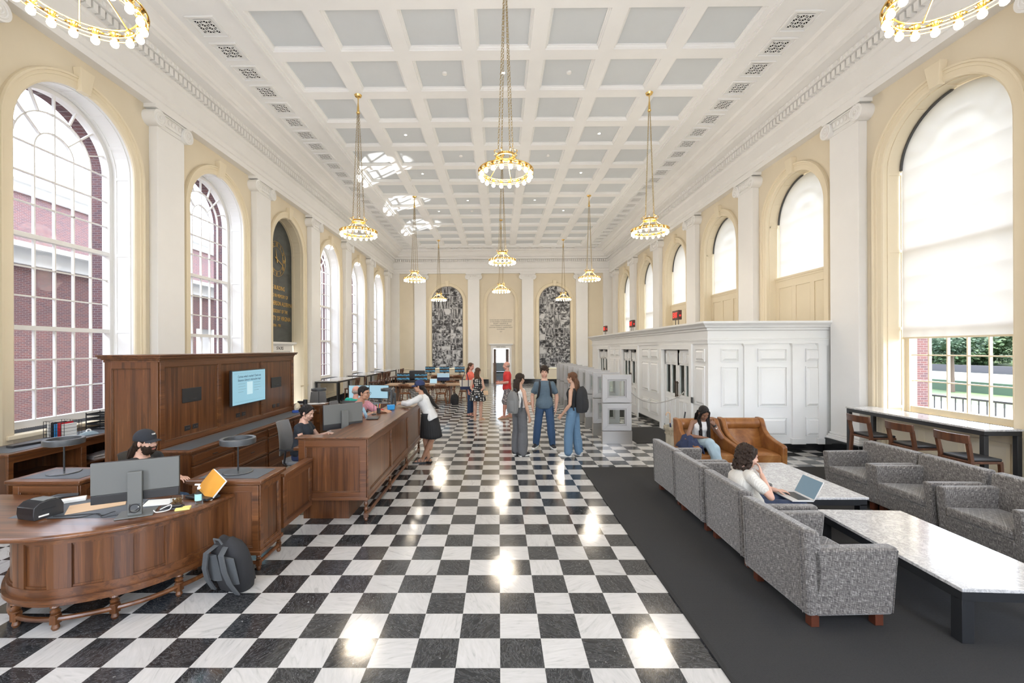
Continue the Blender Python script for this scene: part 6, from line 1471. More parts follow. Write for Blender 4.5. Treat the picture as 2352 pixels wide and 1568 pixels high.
class Person:
    def __init__(s, label, loc, facing, h, skin='light', sex='f', name='person'):
        s.t = thing(name, label, 'person', loc, radians(facing-90)); s.h = h; s.k = h/1.75; s.sex = sex; s.skin = SK[skin]; s.sk = skin; s.down = False; s.hat = False
        J = {}
        q = 1 if sex == 'm' else .9
        J['pel'] = (0, 0, .53); J['neck'] = (0, -.005, .835); J['head'] = (0, .012, .932); J['F'] = (0, 1, -.05); J['spine'] = (0, 0, 0)
        for n_, sg in (('R', 1), ('L', -1)):
            J['sh'+n_] = (sg*.096*q, -.008, .778); J['el'+n_] = (sg*.122*q, -.022, .62); J['wr'+n_] = (sg*.130*q, .02, .475)
            J['hip'+n_] = (sg*.052, 0, .51); J['kn'+n_] = (sg*.056, .008, .285); J['an'+n_] = (sg*.058, -.012, .045); J['toe'+n_] = (sg*.065, .09, .014)
            J['hd'+n_] = (0, .15, -1); J['pn'+n_] = (-sg, 0, 0); J['th'+n_] = (0, 1, 0); J['cu'+n_] = 22
        s.J = {k: (Vector(v)*(h if k[:2] in ('pe','ne','he','sh','el','wr','hi','kn','an','to') else 1) if isinstance(v, tuple) else v) for k, v in J.items()}
    def set(s, **kw):
        for k, v in kw.items(): s.J[k] = Vector(v) if isinstance(v, tuple) else v
        return s
    def axes(s):
        J = s.J; U = (J['neck']-J['pel']).normalized(); R1 = (J['shR']-J['shL']).normalized(); R0 = (J['hipR']-J['hipL']).normalized(); return U, R0, R1
    def torso(s, mb, inf=0.0, t0=-.16, t1=1.12, wide=0.0, n=20):
        """t: 0 pelvis, 1 neck base; negative goes below the hips"""
        h = s.h; J = s.J; U, R0, R1 = s.axes(); m = s.sex == 'm'
        prof = [(-.16,.060,.052),(-.06,.088 if m else .096,.060),(.04,.092 if m else .101,.064),(.18,.086 if m else .086,.060),(.34,.078 if m else .069,.055),(.5,.084 if m else .073,.058),(.66,.093 if m else .080,.064),(.80,.094 if m else .081,.061),(.88,.076 if m else .066,.052),(.95,.050 if m else .044,.042),(1.04,.034,.034),(1.12,.031,.032)]
        rings = []
        for k in range(24):
            t = t0+(t1-t0)*k/23
            for (a, b) in zip(prof, prof[1:]):
                if a[0] <= t <= b[0]+1e-6: u = (t-a[0])/(b[0]-a[0]); rx = a[1]+(b[1]-a[1])*u; ry = a[2]+(b[2]-a[2])*u; break
            c = J['pel'].lerp(J['neck'], t)+J['spine']*sin(pi*min(max(t, 0), 1)); R = R0.lerp(R1, min(max(t, 0), 1)).normalized(); Fw = U.cross(R).normalized()*1
            if Fw.y < 0 and abs(Fw.y) > .3: Fw = -Fw
            bust = (.016*h*math.exp(-((t-.70)/.12)**2) if not m else 0)
            rx = rx*h+inf+wide*max(0, .5-t); ry = ry*h+inf+wide*max(0, .5-t)*.7
            rings.append([c+R*(rx*(abs(cos(a))**.85)*(1 if cos(a) > 0 else -1))+Fw*((ry+(bust if sin(a) > 0 else 0)*abs(sin(a)))*(abs(sin(a))**.9)*(1 if sin(a) > 0 else -1)) for a in [2*pi*i/n for i in range(n)]])
        mb.loft(rings, True, True)
    def arm(s, mb, n_, inf=0, upto=2.0, flat=False):
        h = s.h; J = s.J; m = 1.0 if s.sex == 'm' else .86; a, b, c = J['sh'+n_], J['el'+n_], J['wr'+n_]
        mb.ball(a, .030*h*m+inf, 12, 8)
        if upto >= 1:
            cap(mb, a, b, .030*h*m+inf, .0235*h*m+inf); cap(mb, b, b.lerp(c, .35), .0235*h*m+inf, .0245*h*m+inf); u = min(1, upto-1)
            if upto > 1: cap(mb, b.lerp(c, .3), b.lerp(c, u), .0245*h*m+inf, (.0245-.0085*u)*h*m+inf, flat=False)
        else: cap(mb, a, a.lerp(b, upto), .031*h*m+inf, (.031-.004*upto)*h*m+inf*1.0, flat=False); e = a.lerp(b, upto); d = (b-a).normalized(); cap(mb, e-d*.05, e+d*.018, .0262*h*m+inf*1.0, .0262*h*m+inf*1.15, flat=True)
    def leg(s, mb, n_, inf=0, upto=2.0, wide=0.0):
        h = s.h; J = s.J; m = 1.0; a, b, c = J['hip'+n_], J['kn'+n_], J['an'+n_]
        u1 = min(1, upto); cap(mb, a, a.lerp(b, u1), .052*h*m+inf, (.052-.018*u1)*h*m+inf+wide*.5*u1, flat=upto < 1 and False)
        if upto > 1:
            u = upto-1; cap(mb, b, b.lerp(c, min(u, .4)), .034*h+inf+wide*.5, .034*h+inf+wide*.7)
            if u > .4: 
                e = b.lerp(c, u); rr = .034+(.021-.034)*((u-.4)/.6); cap(mb, b.lerp(c, .35), e, .0345*h+inf+wide*.7, rr*h+inf+wide, flat=False); d = (c-b).normalized(); cap(mb, e-d*.1, e+d*.01, rr*h+inf+wide, rr*h+inf+wide*1.02, flat=True)
        elif upto < 1: d = (b-a).normalized(); e = a.lerp(b, u1); cap(mb, e-d*.12, e, .044*h+inf+wide*.3, .040*h+inf+wide*.6, flat=True)
    def headframe(s):
        F = s.J['F'].normalized(); U = Vector((0,0,1)) if 'HU' not in s.J else s.J['HU'].normalized(); R = F.cross(U).normalized(); U = R.cross(F).normalized()
        M = Matrix(((R.x,F.x,U.x,0),(R.y,F.y,U.y,0),(R.z,F.z,U.z,0),(0,0,0,1))); M = Matrix.Translation(s.J['head']) @ M @ Matrix.Scale(s.k*(1.07 if s.sex == 'm' else 1.06), 4); return M
    def body(s, voxel=.006):
        mb = MB(); J = s.J; h = s.h
        s.torso(mb); 
        for n_ in 'RL':
            s.arm(mb, n_); s.leg(mb, n_); cap(mb, J['sh'+n_].lerp(J['neck'], .1), J['neck'].lerp(J['sh'+n_], .25)-Vector((0,0,.014*h)), .027*h, .026*h)
            hand(mb, J['wr'+n_], J['hd'+n_], J['pn'+n_], J['th'+n_], s.k*(1 if s.sex == 'm' else .92), J['cu'+n_])
            an, toe = J['an'+n_], J['toe'+n_]; heel = an-(toe-an).normalized()*.02*h; heel.z = toe.z+.008*h
            cap(mb, heel, toe, .021*h, .015*h); cap(mb, an, an.lerp(toe, .55), .022*h, .017*h)
            b, c = J['kn'+n_], J['an'+n_]; d = (c-b).normalized(); fw = (toe-an); fw.z = 0; fw.normalize(); mb.ball(b.lerp(c, .28)-fw*.012*h, (.031*h,.031*h,.07*h), 10, 8)
        M = s.headframe(); K = MB(M)
        neckp = M.inverted() @ J['neck']; nb = M.inverted() @ (J['neck'].lerp(J['pel'], .05))
        K.ball((0,-.012,.030), (.073,.091,.084), 20, 14); K.ball((0,.022,-.030), (.060,.064,.080), 18, 12); K.ball((0,.052,-.086), (.026,.026,.022), 10, 8)
        for q in (-1, 1): K.ball((q*.034,.055,-.030), (.024,.024,.026), 10, 8); K.ball((q*.040,.020,-.068), (.022,.035,.028), 10, 8); K.ball((q*.075,-.006,-.006), (.009,.018,.031), 8, 8, Matrix.Rotation(q*.25, 3, 'Z'))
        cap(K, (-.030,.070,.026), (.030,.070,.026), .013, .013, 8); cap(K, (0,.082,.010), (0,.100,-.022), .0075, .0115, 8); K.ball((-.011,.092,-.026), .008, 8, 6); K.ball((.011,.092,-.026), .008, 8, 6)
        cap(K, (-.016,.080,-.052), (.016,.080,-.052), .008, .008, 8); cap(K, (-.013,.078,-.063), (.013,.078,-.063), .008, .008, 8)
        cap(K, (0,-.015,-.06), tuple(neckp), .050 if s.sex == 'm' else .043, .056 if s.sex == 'm' else .047)
        mb.v_add(K); o = vox(mb, 'body', s.skin, s.t, voxel, 2, .45); s.M = M
        for q in (-1, 1):
            e = MB(M); e.cur = 0; e.ball((q*.0300,.0672,.003), .0098, 12, 8); e.cur = 1; e.ball((q*.0300,.0728,.0025), .0058, 10, 8); e.build('eye', [eyew, eyed], s.t); e = MB(M); e.ball((q*.0300,.0668 if not s.down else .0678,.0068 if not s.down else .0035), .0108 if not s.down else .0103, 12, 8); e.build('eyelid', s.skin, s.t)
            e = MB(M); e.tube([(q*.014,.0845,.022),(q*.030,.0825,.027),(q*.045,.0705,.023)], [.003,.0038,.002], 6); e.build('eyebrow', HR[s.hc] if hasattr(s, 'hc') else HR['dark'], s.t)
            e = MB(M); dz = -.009 if s.down else 0; e.tube([(q*.021,.0745,.0060+dz),(q*.030,.0775,.0070+dz),(q*.039,.0720,.0050+dz)], .0014, 5); e.build('eyelashes', eyed, s.t)
        e = MB(M); e.tube([(-.022,.0835,-.057),(-.008,.090,-.0545),(0,.0895,-.056),(.008,.090,-.0545),(.022,.0835,-.057)], [.002,.0045,.004,.0045,.002], 6); e.tube([(-.018,.083,-.061),(0,.0885,-.0635),(.018,.083,-.061)], [.002,.0055,.002], 6); e.build('lips', lipd if s.sk == 'brown' else lipm, s.t)
        return s
    def top(s, m, sleeve=.5, inf=.014, t0=-.06, t1=.985, hem=0.0, name='shirt', voxel=.008):
        mb = MB(); s.torso(mb, inf, t0, t1, hem)
        if sleeve > 0:
            for n_ in 'RL': s.arm(mb, n_, inf*.9, sleeve); cap(mb, s.J['sh'+n_], s.J['neck'].lerp(s.J['sh'+n_], .24)-Vector((0,0,.016*s.h)), .026*s.h+inf, .024*s.h+inf*.6)
        return vox(mb, name, m, s.t, voxel, 3, .6, .014)
    def pants(s, m, upto=1.97, inf=.010, wide=.02, name='trousers', voxel=.008, t1=.20):
        mb = MB(); s.torso(mb, inf, -.16, t1); cap(mb, s.J['hipR'], s.J['hipL'], .050*s.h+inf, .050*s.h+inf)
        for n_ in 'RL': s.leg(mb, n_, inf, upto, wide)
        return vox(mb, name, m, s.t, voxel, 3, .6, .014)
    def skirt(s, m, z0, t1=.32, flare=.10, pleats=14, name='skirt'):
        mb = MB(); J = s.J; h = s.h; c0 = J['pel'].lerp(J['neck'], t1); c1 = Vector((J['pel'].x, J['pel'].y+.0, z0)); rings = []; n_ = 84
        hw = .104*h
        for k in range(9):
            u = k/8; c = c0.lerp(c1, u); rx = (.072*h+.02)*(1-u)+(hw+flare)*u if u > .0 else .072*h+.02; rx = .084*h+.016+(hw+flare-.084*h-.016)*(u**.6); ry = rx*(.88+.04*u)
            rings.append([c+Vector((rx*cos(a)*(1+.035*u*sin(pleats*a*2)), ry*sin(a)*(1+.035*u*sin(pleats*a*2)), .008*u*sin(a*3))) for a in [2*pi*i/n_ for i in range(n_)]])
        mb.loft(rings, False, True); o = mb.build(name, m, s.t, angle=80); sd = o.modifiers.new('s', 'SOLIDIFY'); sd.thickness = .006; return o
    def shoes(s, m, sole=None, kind='shoe'):
        for n_ in 'RL':
            an, toe = s.J['an'+n_], s.J['toe'+n_]; d = (toe-an); d.z = 0; d.normalize(); h = s.h; z = toe.z
            heel = Vector((an.x, an.y, z))-d*.030*h; tip = Vector((toe.x, toe.y, z))+d*.012*h; x = Vector((-d.y, d.x, 0))
            if kind == 'shoe':
                mb = MB(); cap(mb, heel+Vector((0,0,.018*h)), tip.lerp(heel, .15)+Vector((0,0,.006*h)), .027*h, .023*h); cap(mb, heel.lerp(tip, .12)+Vector((0,0,.04*h)), heel.lerp(tip, .35)+Vector((0,0,.03*h)), .028*h, .025*h); o = vox(mb, 'shoe', m, s.t, .007, 2)
                zs = z-.014*h
                pl = [heel+x*.022*h-d*.012*h, heel-x*.022*h-d*.012*h, heel.lerp(tip, .6)-x*.029*h, tip-x*.020*h+d*.01*h, tip+d*.024*h, tip+x*.020*h+d*.01*h, heel.lerp(tip, .6)+x*.029*h]
                mb = MB(); mb.prism([(p.x, p.y) for p in pl], zs, zs+.013*h); mb.build('sole', sole or m, o, bevel=.004)
            else:
                pl = [heel+x*.022*h-d*.010*h, heel-x*.022*h-d*.010*h, heel.lerp(tip, .6)-x*.028*h, tip-x*.020*h+d*.012*h, tip+d*.026*h, tip+x*.020*h+d*.012*h, heel.lerp(tip, .6)+x*.028*h]
                mb = MB(); mb.prism([(p.x, p.y) for p in pl], z-.014*h, z-.002*h); o = mb.build('sandal', m, s.t, bevel=.003)
                mb = MB()
                for u in (.42, .72):
                    c = heel.lerp(tip, u); mb.tube([c+x*.027*h, c+x*.02*h+Vector((0,0,.03*h*(1.5-u))), c+Vector((0,0,.042*h*(1.4-u))), c-x*.02*h+Vector((0,0,.03*h*(1.5-u))), c-x*.027*h], .006, 6)
                mb.tube([heel+x*.022*h+d*.02*h, heel+x*.02*h+d*.0*h+Vector((0,0,.045*h)), heel-d*.026*h+Vector((0,0,.045*h)), heel-x*.02*h+Vector((0,0,.045*h)), heel-x*.022*h+d*.02*h], .005, 6); mb.build('strap', m, o)
    def hair(s, kind, c, length=.35, curls=False, back=None, front=0, seed=1):
        s_ = HR[c]; M = s.headframe(); K = MB(M); rnd = random.Random(seed)
        if kind == 'bald': 
            K.ball((0,-.028,-.005), (.077,.082,.055), 18, 12); 
            return vox(K, 'hair', s_, s.t, .006, 2)
        if kind in ('short', 'mop'):
            K.ball((0,-.022,.043), (.081,.092,.083), 22, 14); K.ball((0,-.05,.0), (.070,.060,.055), 14, 10)
            if kind == 'mop': K.ball((0,-.02,.055), (.090,.098,.088), 20, 12)
            if kind == 'mop':
                for i in range(60):
                    a = rnd.uniform(-.3, pi+.3); b = rnd.uniform(.15, 1.35); p = Vector((.082*cos(a)*cos(b)*1.0, -.018-.090*sin(a)*cos(b)*1.0, .045+.085*sin(b))); K.ball(p, rnd.uniform(.014, .022), 8, 6)
                for i in range(9): q = -1+2*i/8; p = Vector((.015+.050*q, .066-.03*q*q, .085)); cap(K, p, p+Vector((-.030+q*.02, .016, -.030-.012*(i%3)-.02*max(0, -q))), .013, .006, 8)
                for q in (-1, 1): cap(K, (q*.072,.02,.05), (q*.076,.018,-.012), .016, .010, 8)
            else:
                for i in range(7): q = -1+2*i/6; cap(K, (.055*q, .058-.02*q*q, .088), (.055*q+.01, .068-.02*q*q, .066), .012, .008, 8)
                for q in (-1, 1): cap(K, (q*.074,.008,.04), (q*.076,.010,.004), .010, .006, 8)
            return vox(K, 'hair', s_, s.t, .006, 2)
        K.ball((0,-.022,.040), (.083,.094,.086), 22, 14); K.ball((0,-.052,-.01), (.072,.058,.07), 14, 10)
        for q in (-1, 1):
            if not s.hat: cap(K, (q*.058,.044,.060), (q*.076,.026,.012), .013, .013, 8)
            if not s.hat: cap(K, (q*.02,.058,.092), (q*.058,.046,.06), .014, .014, 8)
        if kind == 'bun':
            K.ball((0,-.118,-.005), (.034,.030,.032), 12, 10)
            for i in range(12): a = 2*pi*i/12; K.ball((.022*cos(a), -.13, -.005+.022*sin(a)), .013, 8, 6)
            cap(K, (.074,.02,.01), (.072,.035,-.07), .006, .003, 6)
            return vox(K, 'hair', s_, s.t, .005, 1)
        if kind == 'curly':
            for q in (-1, 1): K.ball((q*.058,-.02,-.05), (.030,.045,.05), 12, 8)
            K.ball((0,-.055,-.075), (.060,.040,.05), 12, 8)
            for i in range(300):
                a = rnd.uniform(-.35, pi+.35); zz = rnd.uniform(-.15, .125); r = .084*sqrt(max(.1, 1-max(0, (zz-.04)/.088)**2))
                p = Vector((r*cos(a), -.022-(r+.010)*sin(a), zz)); K.ball(p+Vector((rnd.uniform(-.008,.008), rnd.uniform(-.008,.008), 0)), rnd.uniform(.011,.019), 8, 6)
            return vox(K, 'hair', s_, s.t, .0045, 1, .3)
        mb = MB(); mb.v_add(K); J = s.J; U, R0, R1 = s.axes(); Mi = M
        if kind in ('long', 'ponytail'):
            B = (J['shR']-J['shL']).normalized(); back_dir = -(M.to_3x3() @ Vector((0,1,0))).normalized(); bd = back_dir.copy(); bd.z = 0; bd.normalize() if bd.length > 1e-3 else None
            st = M @ Vector((0,-.075,.0)); nb = J['neck']+bd*.060*s.h/1.7+Vector((0,0,.01)); tdir = (J['pel']-J['neck']).normalized()
            tb = -U.cross(R1).normalized()
            if tb.dot(bd) < 0: tb = -tb
            path = [st, st.lerp(nb, .5)+bd*.01, nb+tb*.02]; Lr = length; k_ = 6
            for i in range(1, k_+1): path.append(J['neck']+tdir*(Lr*i/k_)+tb*(.075*s.k+.012*sin(i))+(back or Vector((0,0,0)))*(i/k_))
            w0 = .072 if kind == 'long' else .030
            rings = []; R_ = R1
            for i, p in enumerate(path):
                u = i/(len(path)-1); w = (w0*(1+.25*sin(pi*u)) if kind == 'long' else (.035+.03*sin(pi*u)))*(1-.45*u**3); th = .034*(1-.4*u)
                rings.append([p+R_*w*cos(a)*(1+.10*sin(5*a+i))+tb*th*sin(a) for a in [2*pi*j/20 for j in range(20)]])
            mb.loft(rings, True, True)
            for i in range(26):
                q = rnd.uniform(-1, 1); off = tb*rnd.uniform(.012, .030)+R_*q*w0*(.95 if kind == 'long' else .9); wv = rnd.uniform(0, 6); e_ = rnd.uniform(.85, 1.08)
                pts = [p+off*(1.0 if j > 0 else .4)+R_*.010*sin(j*1.3+wv) for j, p in enumerate(path)]; pts[-1] = pts[-2].lerp(pts[-1], e_); mb.tube(pts, [.009]*(len(pts)-1)+[.003], 6)
            if front:
                for q in (-1, 1) if front == 2 else ((1,) if front == 1 else (-1,)):
                    a = M @ Vector((q*.070,.030,.03)); b_ = M @ Vector((q*.080,.030,-.09)); F_ = (M.to_3x3() @ Vector((0,1,0))).normalized()
                    for i in range(9):
                        e_ = Vector((rnd.uniform(-.02,.02), rnd.uniform(-.02,.02), 0)); sh_ = J['shR' if q > 0 else 'shL'].lerp(J['neck'], .55)+F_*.105*s.k; cap(mb, a+e_*.5, b_+e_, .013, .013, 8); cap(mb, b_+e_, sh_+e_, .013, .012, 8); cap(mb, sh_+e_, sh_+e_*1.3+F_*.05+tdir*length*.6*rnd.uniform(.8, 1.1), .012, .008, 8)
        return vox(mb, 'hair', s_, s.t, .006, 1, .4)
    def cap_hat(s, m, back=False):
        M = s.headframe(); K = MB(M); n_ = 28; rings = []
        for j in range(9):
            t = (pi/2)*j/8; rings.append([(.0885*cos(t)*cos(a), -.020+.104*cos(t)*sin(a), .046+.088*sin(t)) for a in [2*pi*i/n_ for i in range(n_)]] if j < 8 else [(.004*cos(a), -.02+.004*sin(a), .1345) for a in [2*pi*i/n_ for i in range(n_)]])
        rings = [[(x*.995, y*1.0, z-.022) for x, y, z in rings[0]]]+rings
        K.loft(rings, True, True); c = K.build('cap', m, s.t, angle=60)
        K = MB(M); rings = []
        for i in range(13):
            q = -1+2*i/12; x = .066*q; y0 = -.020+.104*sqrt(max(0, 1-(x/.0885)**2)); L = .068*sqrt(max(0, 1-abs(q)**2.6))
            z0 = .040-.012*q*q; z1 = .030-.020*q*q
            rings.append([(x, y0-.012, z0), (x, y0+L*.5, (z0+z1)/2+.004), (x, y0+L, z1), (x, y0+L, z1-.004), (x, y0+L*.5, (z0+z1)/2-.001), (x, y0-.012, z0-.005)])
        K.loft(rings, True, True); K.build('brim', m, c, angle=50); return c

F = fabric
# --- woman leaning on the counter
p = Person('person in navy cap, white sweater and black skirt leaning on the wooden counter', (-1.40, 8.32, 0), 176, 1.62, 'tan')
p.hc = 'black'
p.set(pel=(0,-.10,.865), neck=(0,.075,1.315), head=(0,.135,1.462), F=(0,1,-.12), shR=(.145,.08,1.262), shL=(-.145,.08,1.262), elR=(.17,.33,1.155), elL=(-.20,.30,1.155), wrR=(.03,.47,1.14), wrL=(-.04,.45,1.135),
      hdR=(-.6,.7,0), hdL=(.6,.6,0), pnR=(0,0,-1), pnL=(0,0,-1), thR=(0,-1,0), thL=(0,-1,0), hipR=(.050,-.085,.83), hipL=(-.050,-.105,.83), knR=(.06,.03,.47), knL=(-.04,-.12,.46), anR=(.06,-.03,.075), anL=(.015,.07,.075), toeR=(.09,.12,.024), toeL=(-.02,.20,.024))
p.body(); p.top(F('white_sweater', (.56,.55,.53)), 1.9, .020, -.04, .985, .03, 'sweater'); p.skirt(F('black_skirt', (.010,.010,.011)), .50, .22, .05); p.shoes(blackp, kind='sandal'); p.hair('ponytail', 'black', .34, back=Vector((0,-.12,.02))); p.cap_hat(F('navy_cap', (.018,.03,.09)))
# --- woman with grey pack
p = Person('person in grey wide trousers with grey backpack, left of the standing trio', (.42, 8.93, 0), 40, 1.67, 'olive')
p.hc = 'dark'
p.set(elL=(-.16,.06,1.06), wrL=(-.02,.22,1.02), hdL=(.7,.5,.2), pnL=(0,-1,0), thL=(0,0,1), cuL=45, wrR=(.245,.04,.80), elR=(.225,-.03,1.04))
p.body(); p.top(F('pale_top', (.62,.60,.57)), 0, .010, .1, .93, 0, 'tank_top'); p.pants(F('grey_trousers', (.10,.10,.105)), 1.97, .012, .050); p.shoes(blackp, paper); p.hair('long', 'dark', .36)
wp = F('pack_grey_wool', (.17,.17,.165))
a = radians(40); bx, by = .42-.19*cos(a), 8.93-.19*sin(a)
rucksack('backpack', 'light grey backpack worn by the person in grey trousers', (bx, by, .88), a-pi/2, 0, wp, strapg, .29, .43, .16)
# --- man in blue tee
p = Person('person in blue grey t-shirt and jeans facing the camera, middle of the trio', (1.0, 9.62, 0), -97, 1.78, 'light', 'm')
p.hc = 'dark'
p.set(anR=(.19,-.01,.08), anL=(-.17,.02,.08), toeR=(.24,.15,.027), toeL=(-.22,.17,.027), knR=(.145,.02,.50), knL=(-.135,.03,.50), hipR=(.095,0,.90), hipL=(-.095,0,.90), elR=(.27,-.03,1.13), elL=(-.27,-.03,1.13), wrR=(.255,.06,.88), wrL=(.0-.25,.05,.88))
p.body(); p.top(F('slate_blue_tee', (.085,.125,.16)), .62, .018, -.14, .985, .035, 't_shirt'); jm = F('blue_jeans', (.035,.075,.15)); p.pants(jm, 1.97, .012, .022, 'jeans'); p.shoes(blackp, paper); p.hair('mop', 'dark')
rucksack('backpack', 'black backpack worn by the person in blue grey t-shirt', (1.0-.0, 9.62+.175, .98), pi, 0, bagb, bagb, .28, .42, .15)
mb = MB()
for sg in (-1, 1): mb.tube([(sg*.095, .09, 1.40), (sg*.10, .02, 1.455), (sg*.105, -.06, 1.44), (sg*.110, -.115, 1.38), (sg*.125, -.128, 1.30), (sg*.14, -.10, 1.16), (sg*.165, -.0, 1.08), (sg*.14, .09, 1.02)], .022, 8)
o = mb.build('shoulder_straps', bagb); o.parent = [x for x in bpy.data.objects if x.name.startswith('backpack') and 'blue grey t-shirt' in str(x.get('label'))][0]; o.matrix_parent_inverse = Matrix.Identity(4); o.location = (0, .175, -.98); o.rotation_euler = (0, 0, pi)
# --- woman with black pack
p = Person('person in wide blue jeans with black backpack, right of the standing trio', (1.50, 8.86, 0), 148, 1.69, 'olive')
p.hc = 'auburn'
p.set(elL=(-.20,-.02,1.06), wrL=(-.20,.16,.84), hdL=(.0,.7,-.8), elR=(.19,0,1.06), wrR=(.17,.10,.83), anR=(.11,-.08,.075), anL=(-.10,.06,.075), toeR=(.16,.06,.025), toeL=(-.12,.22,.025), knR=(.10,-.02,.48), knL=(-.09,.06,.48))
p.body(); p.top(F('black_tank', (.012,.012,.013)), 0, .010, .13, .93, 0, 'tank_top'); p.pants(F('light_jeans', (.10,.18,.27)), 1.97, .012, .040, 'jeans'); p.shoes(F('white_sneaker', (.58,.56,.52)), paper); p.hair('long', 'auburn', .26)
a = radians(148); rucksack('backpack', 'large black backpack worn by the person in wide blue jeans', (1.50-.19*cos(a), 8.86-.19*sin(a), .90), a-pi/2, 0, bagb, bagb, .34, .50, .20)
# --- man in red polo
p = Person('person in red polo shirt and patterned shorts near the far doorway', (.25, 13.7, 0), 182, 1.77, 'ruddy', 'm')
p.hc = 'grey'
p.set(elL=(-.25,.0,1.14), wrL=(-.14,.24,1.10), hdL=(.4,.9,0), pnL=(1,0,0), thL=(0,0,1), elR=(.24,.0,1.14), wrR=(.12,.22,1.12), hdR=(-.3,.9,.1), thR=(0,0,1), anR=(.10,-.10,.08), toeR=(.12,.05,.026), anL=(-.09,.10,.08), toeL=(-.12,.24,.026), knR=(.10,-.02,.5), knL=(-.1,.08,.5))
p.body(.007); p.top(F('red_polo', (.60,.035,.035)), .66, .018, -.10, .985, .03, 'polo_shirt'); sh = mat('camo_shorts', rough=.9); g = NG(sh); g.col(g.ramp(g.noise(g.obj(), 26, 2), [(.42, (.12,.11,.13)), (.5, (.30,.25,.24)), (.58, (.5,.47,.45))], 'CONSTANT')); p.pants(sh, .95, .014, .05, 'shorts'); p.shoes(tan, kind='sandal'); p.hair('bald', 'grey')
# --- woman in polka dot dress
p = Person('person in black and white polka dot dress seen from behind', (-.65, 13.3, 0), 80, 1.60, 'light')
p.hc = 'brown'
p.set(elL=(-.20,-.06,.99), wrL=(-.04,-.14,.83), hdL=(.7,-.2,-.7), elR=(.20,-.06,.99), wrR=(.03,-.15,.84), hdR=(-.5,-.2,-.8), F=(.3,1,0), anR=(.09,0,.072), anL=(-.09,-.02,.072), toeR=(.16,.12,.024), toeL=(-.13,.11,.024))
p.body(.007); dots = mat('polka_dots', rough=.8); g = NG(dots); v = g.n('TexVoronoi', i_Vector=g.obj(), i_Scale=16.0); v.inputs['Randomness'].default_value = .35; g.col(g.ramp(v.outputs['Distance'], [(0, (.65,.62,.56)), (.33, (.65,.62,.56)), (.36, (.012,.012,.014))], 'CONSTANT')); p.top(dots, 0, .012, .18, .95, 0, 'dress_bodice'); p.skirt(dots, .60, .30, .07, 5, 'dress_skirt'); p.shoes(tan, kind='sandal'); p.hair('long', 'brown', .12)
t = thing('handbag', 'small tan shoulder bag of the person in polka dot dress', 'handbag', (-.42, 13.22, .78)); mb = MB(); mb.hexa([(-.09,-.03,0),(.09,-.03,0),(.09,.03,0),(-.09,.03,0)],[(-.08,-.02,.13),(.08,-.02,.13),(.08,.02,.13),(-.08,.02,.13)]); mb.build('bag_body', tan, t, bevel=.012); mb = MB(); mb.tube([(-.08,0,.12),(-.07,.02,.3),(-.11,.05,.52),(-.06,.0,.35),(.07,0,.12)], .004, 6); mb.build('strap', tan, t)
# --- woman in coral
p = Person('person in coral top and navy leggings carrying a canvas tote', (-.93, 14.2, 0), -25, 1.72, 'ruddy')
p.hc = 'brown'
p.body(.007); p.top(F('coral_top', (.78,.16,.11)), .6, .016, -.02, .985, .03, 'blouse'); p.pants(F('navy_leggings', (.02,.045,.10)), 1.9, .006, .004, 'leggings'); p.shoes(blackp, kind='sandal'); p.hair('long', 'brown', .20)
t = thing('tote_bag', 'white canvas tote with navy base and handles by the polka dot dress', 'tote bag', (-1.08, 13.98, .88)); canvas = F('canvas', (.55,.50,.42)); mb = MB(); mb.hexa([(-.17,-.06,.09),(.17,-.06,.09),(.17,.06,.09),(-.17,.06,.09)],[(-.20,-.05,.30),(.20,-.05,.30),(.20,.05,.30),(-.20,.05,.30)]); mb.build('bag_body', canvas, t, bevel=.01); mb = MB(); mb.hexa([(-.16,-.06,0),(.16,-.06,0),(.16,.06,0),(-.16,.06,0)],[(-.172,-.062,.10),(.172,-.062,.10),(.172,.062,.10),(-.172,.062,.10)]); mb.build('bag_base', navy, t, bevel=.01)
mb = MB(); mb.tube([(-.1,-.055,.1),(-.1,-.055,.3),(-.02,.0,.55),(.03,.02,.56),(.1,-.055,.3),(.1,-.06,.1)], .011, 6); mb.build('handle', navy, t)
mb = MB(); mb.box(-.028,-.004,-.05,.028,.004,.06); o = mb.build('smartphone', mat('phone_pale', (.35,.45,.6), .3), bevel=.003); o.location = (-.68, 13.10, .70); tag(o, 'pale blue phone held behind the back of the polka dot dress', 'phone')
# --- seated capped man at the curved desk
p = Person('person in black cap with dark beard seated behind the grey monitor', (-4.0, 4.78, 0), -6, 1.78, 'light', 'm')
p.hc = 'dark'; p.hat = True
SIT = dict(hipR=(.10,.0,.49), hipL=(-.10,.0,.49), knR=(.13,.42,.50), knL=(-.13,.42,.50), anR=(.12,.40,.08), anL=(-.12,.40,.08), toeR=(.13,.55,.027), toeL=(-.13,.55,.027))
p.set(pel=(0,0,.52), neck=(0,.06,1.005), head=(0,.115,1.165), F=(0,1,-.04), shR=(.19,.05,.955), shL=(-.19,.05,.955), elR=(.24,.18,.72), elL=(-.24,.18,.72), wrR=(.16,.42,.76), wrL=(-.1,.42,.76), hdR=(-.2,1,0), hdL=(.3,1,0), pnR=(0,0,-1), pnL=(0,0,-1), thR=(-1,0,0), thL=(1,0,0), **SIT)
p.body(.005); p.top(F('black_tee', (.014,.014,.016)), .6, .016, -.08, .985, .02, 't_shirt'); p.pants(jm, 1.95, .012, .02, 'jeans'); p.shoes(blackp); p.hair('long', 'dark', .02)
M = p.M; K = MB(M); rnd = random.Random(3)
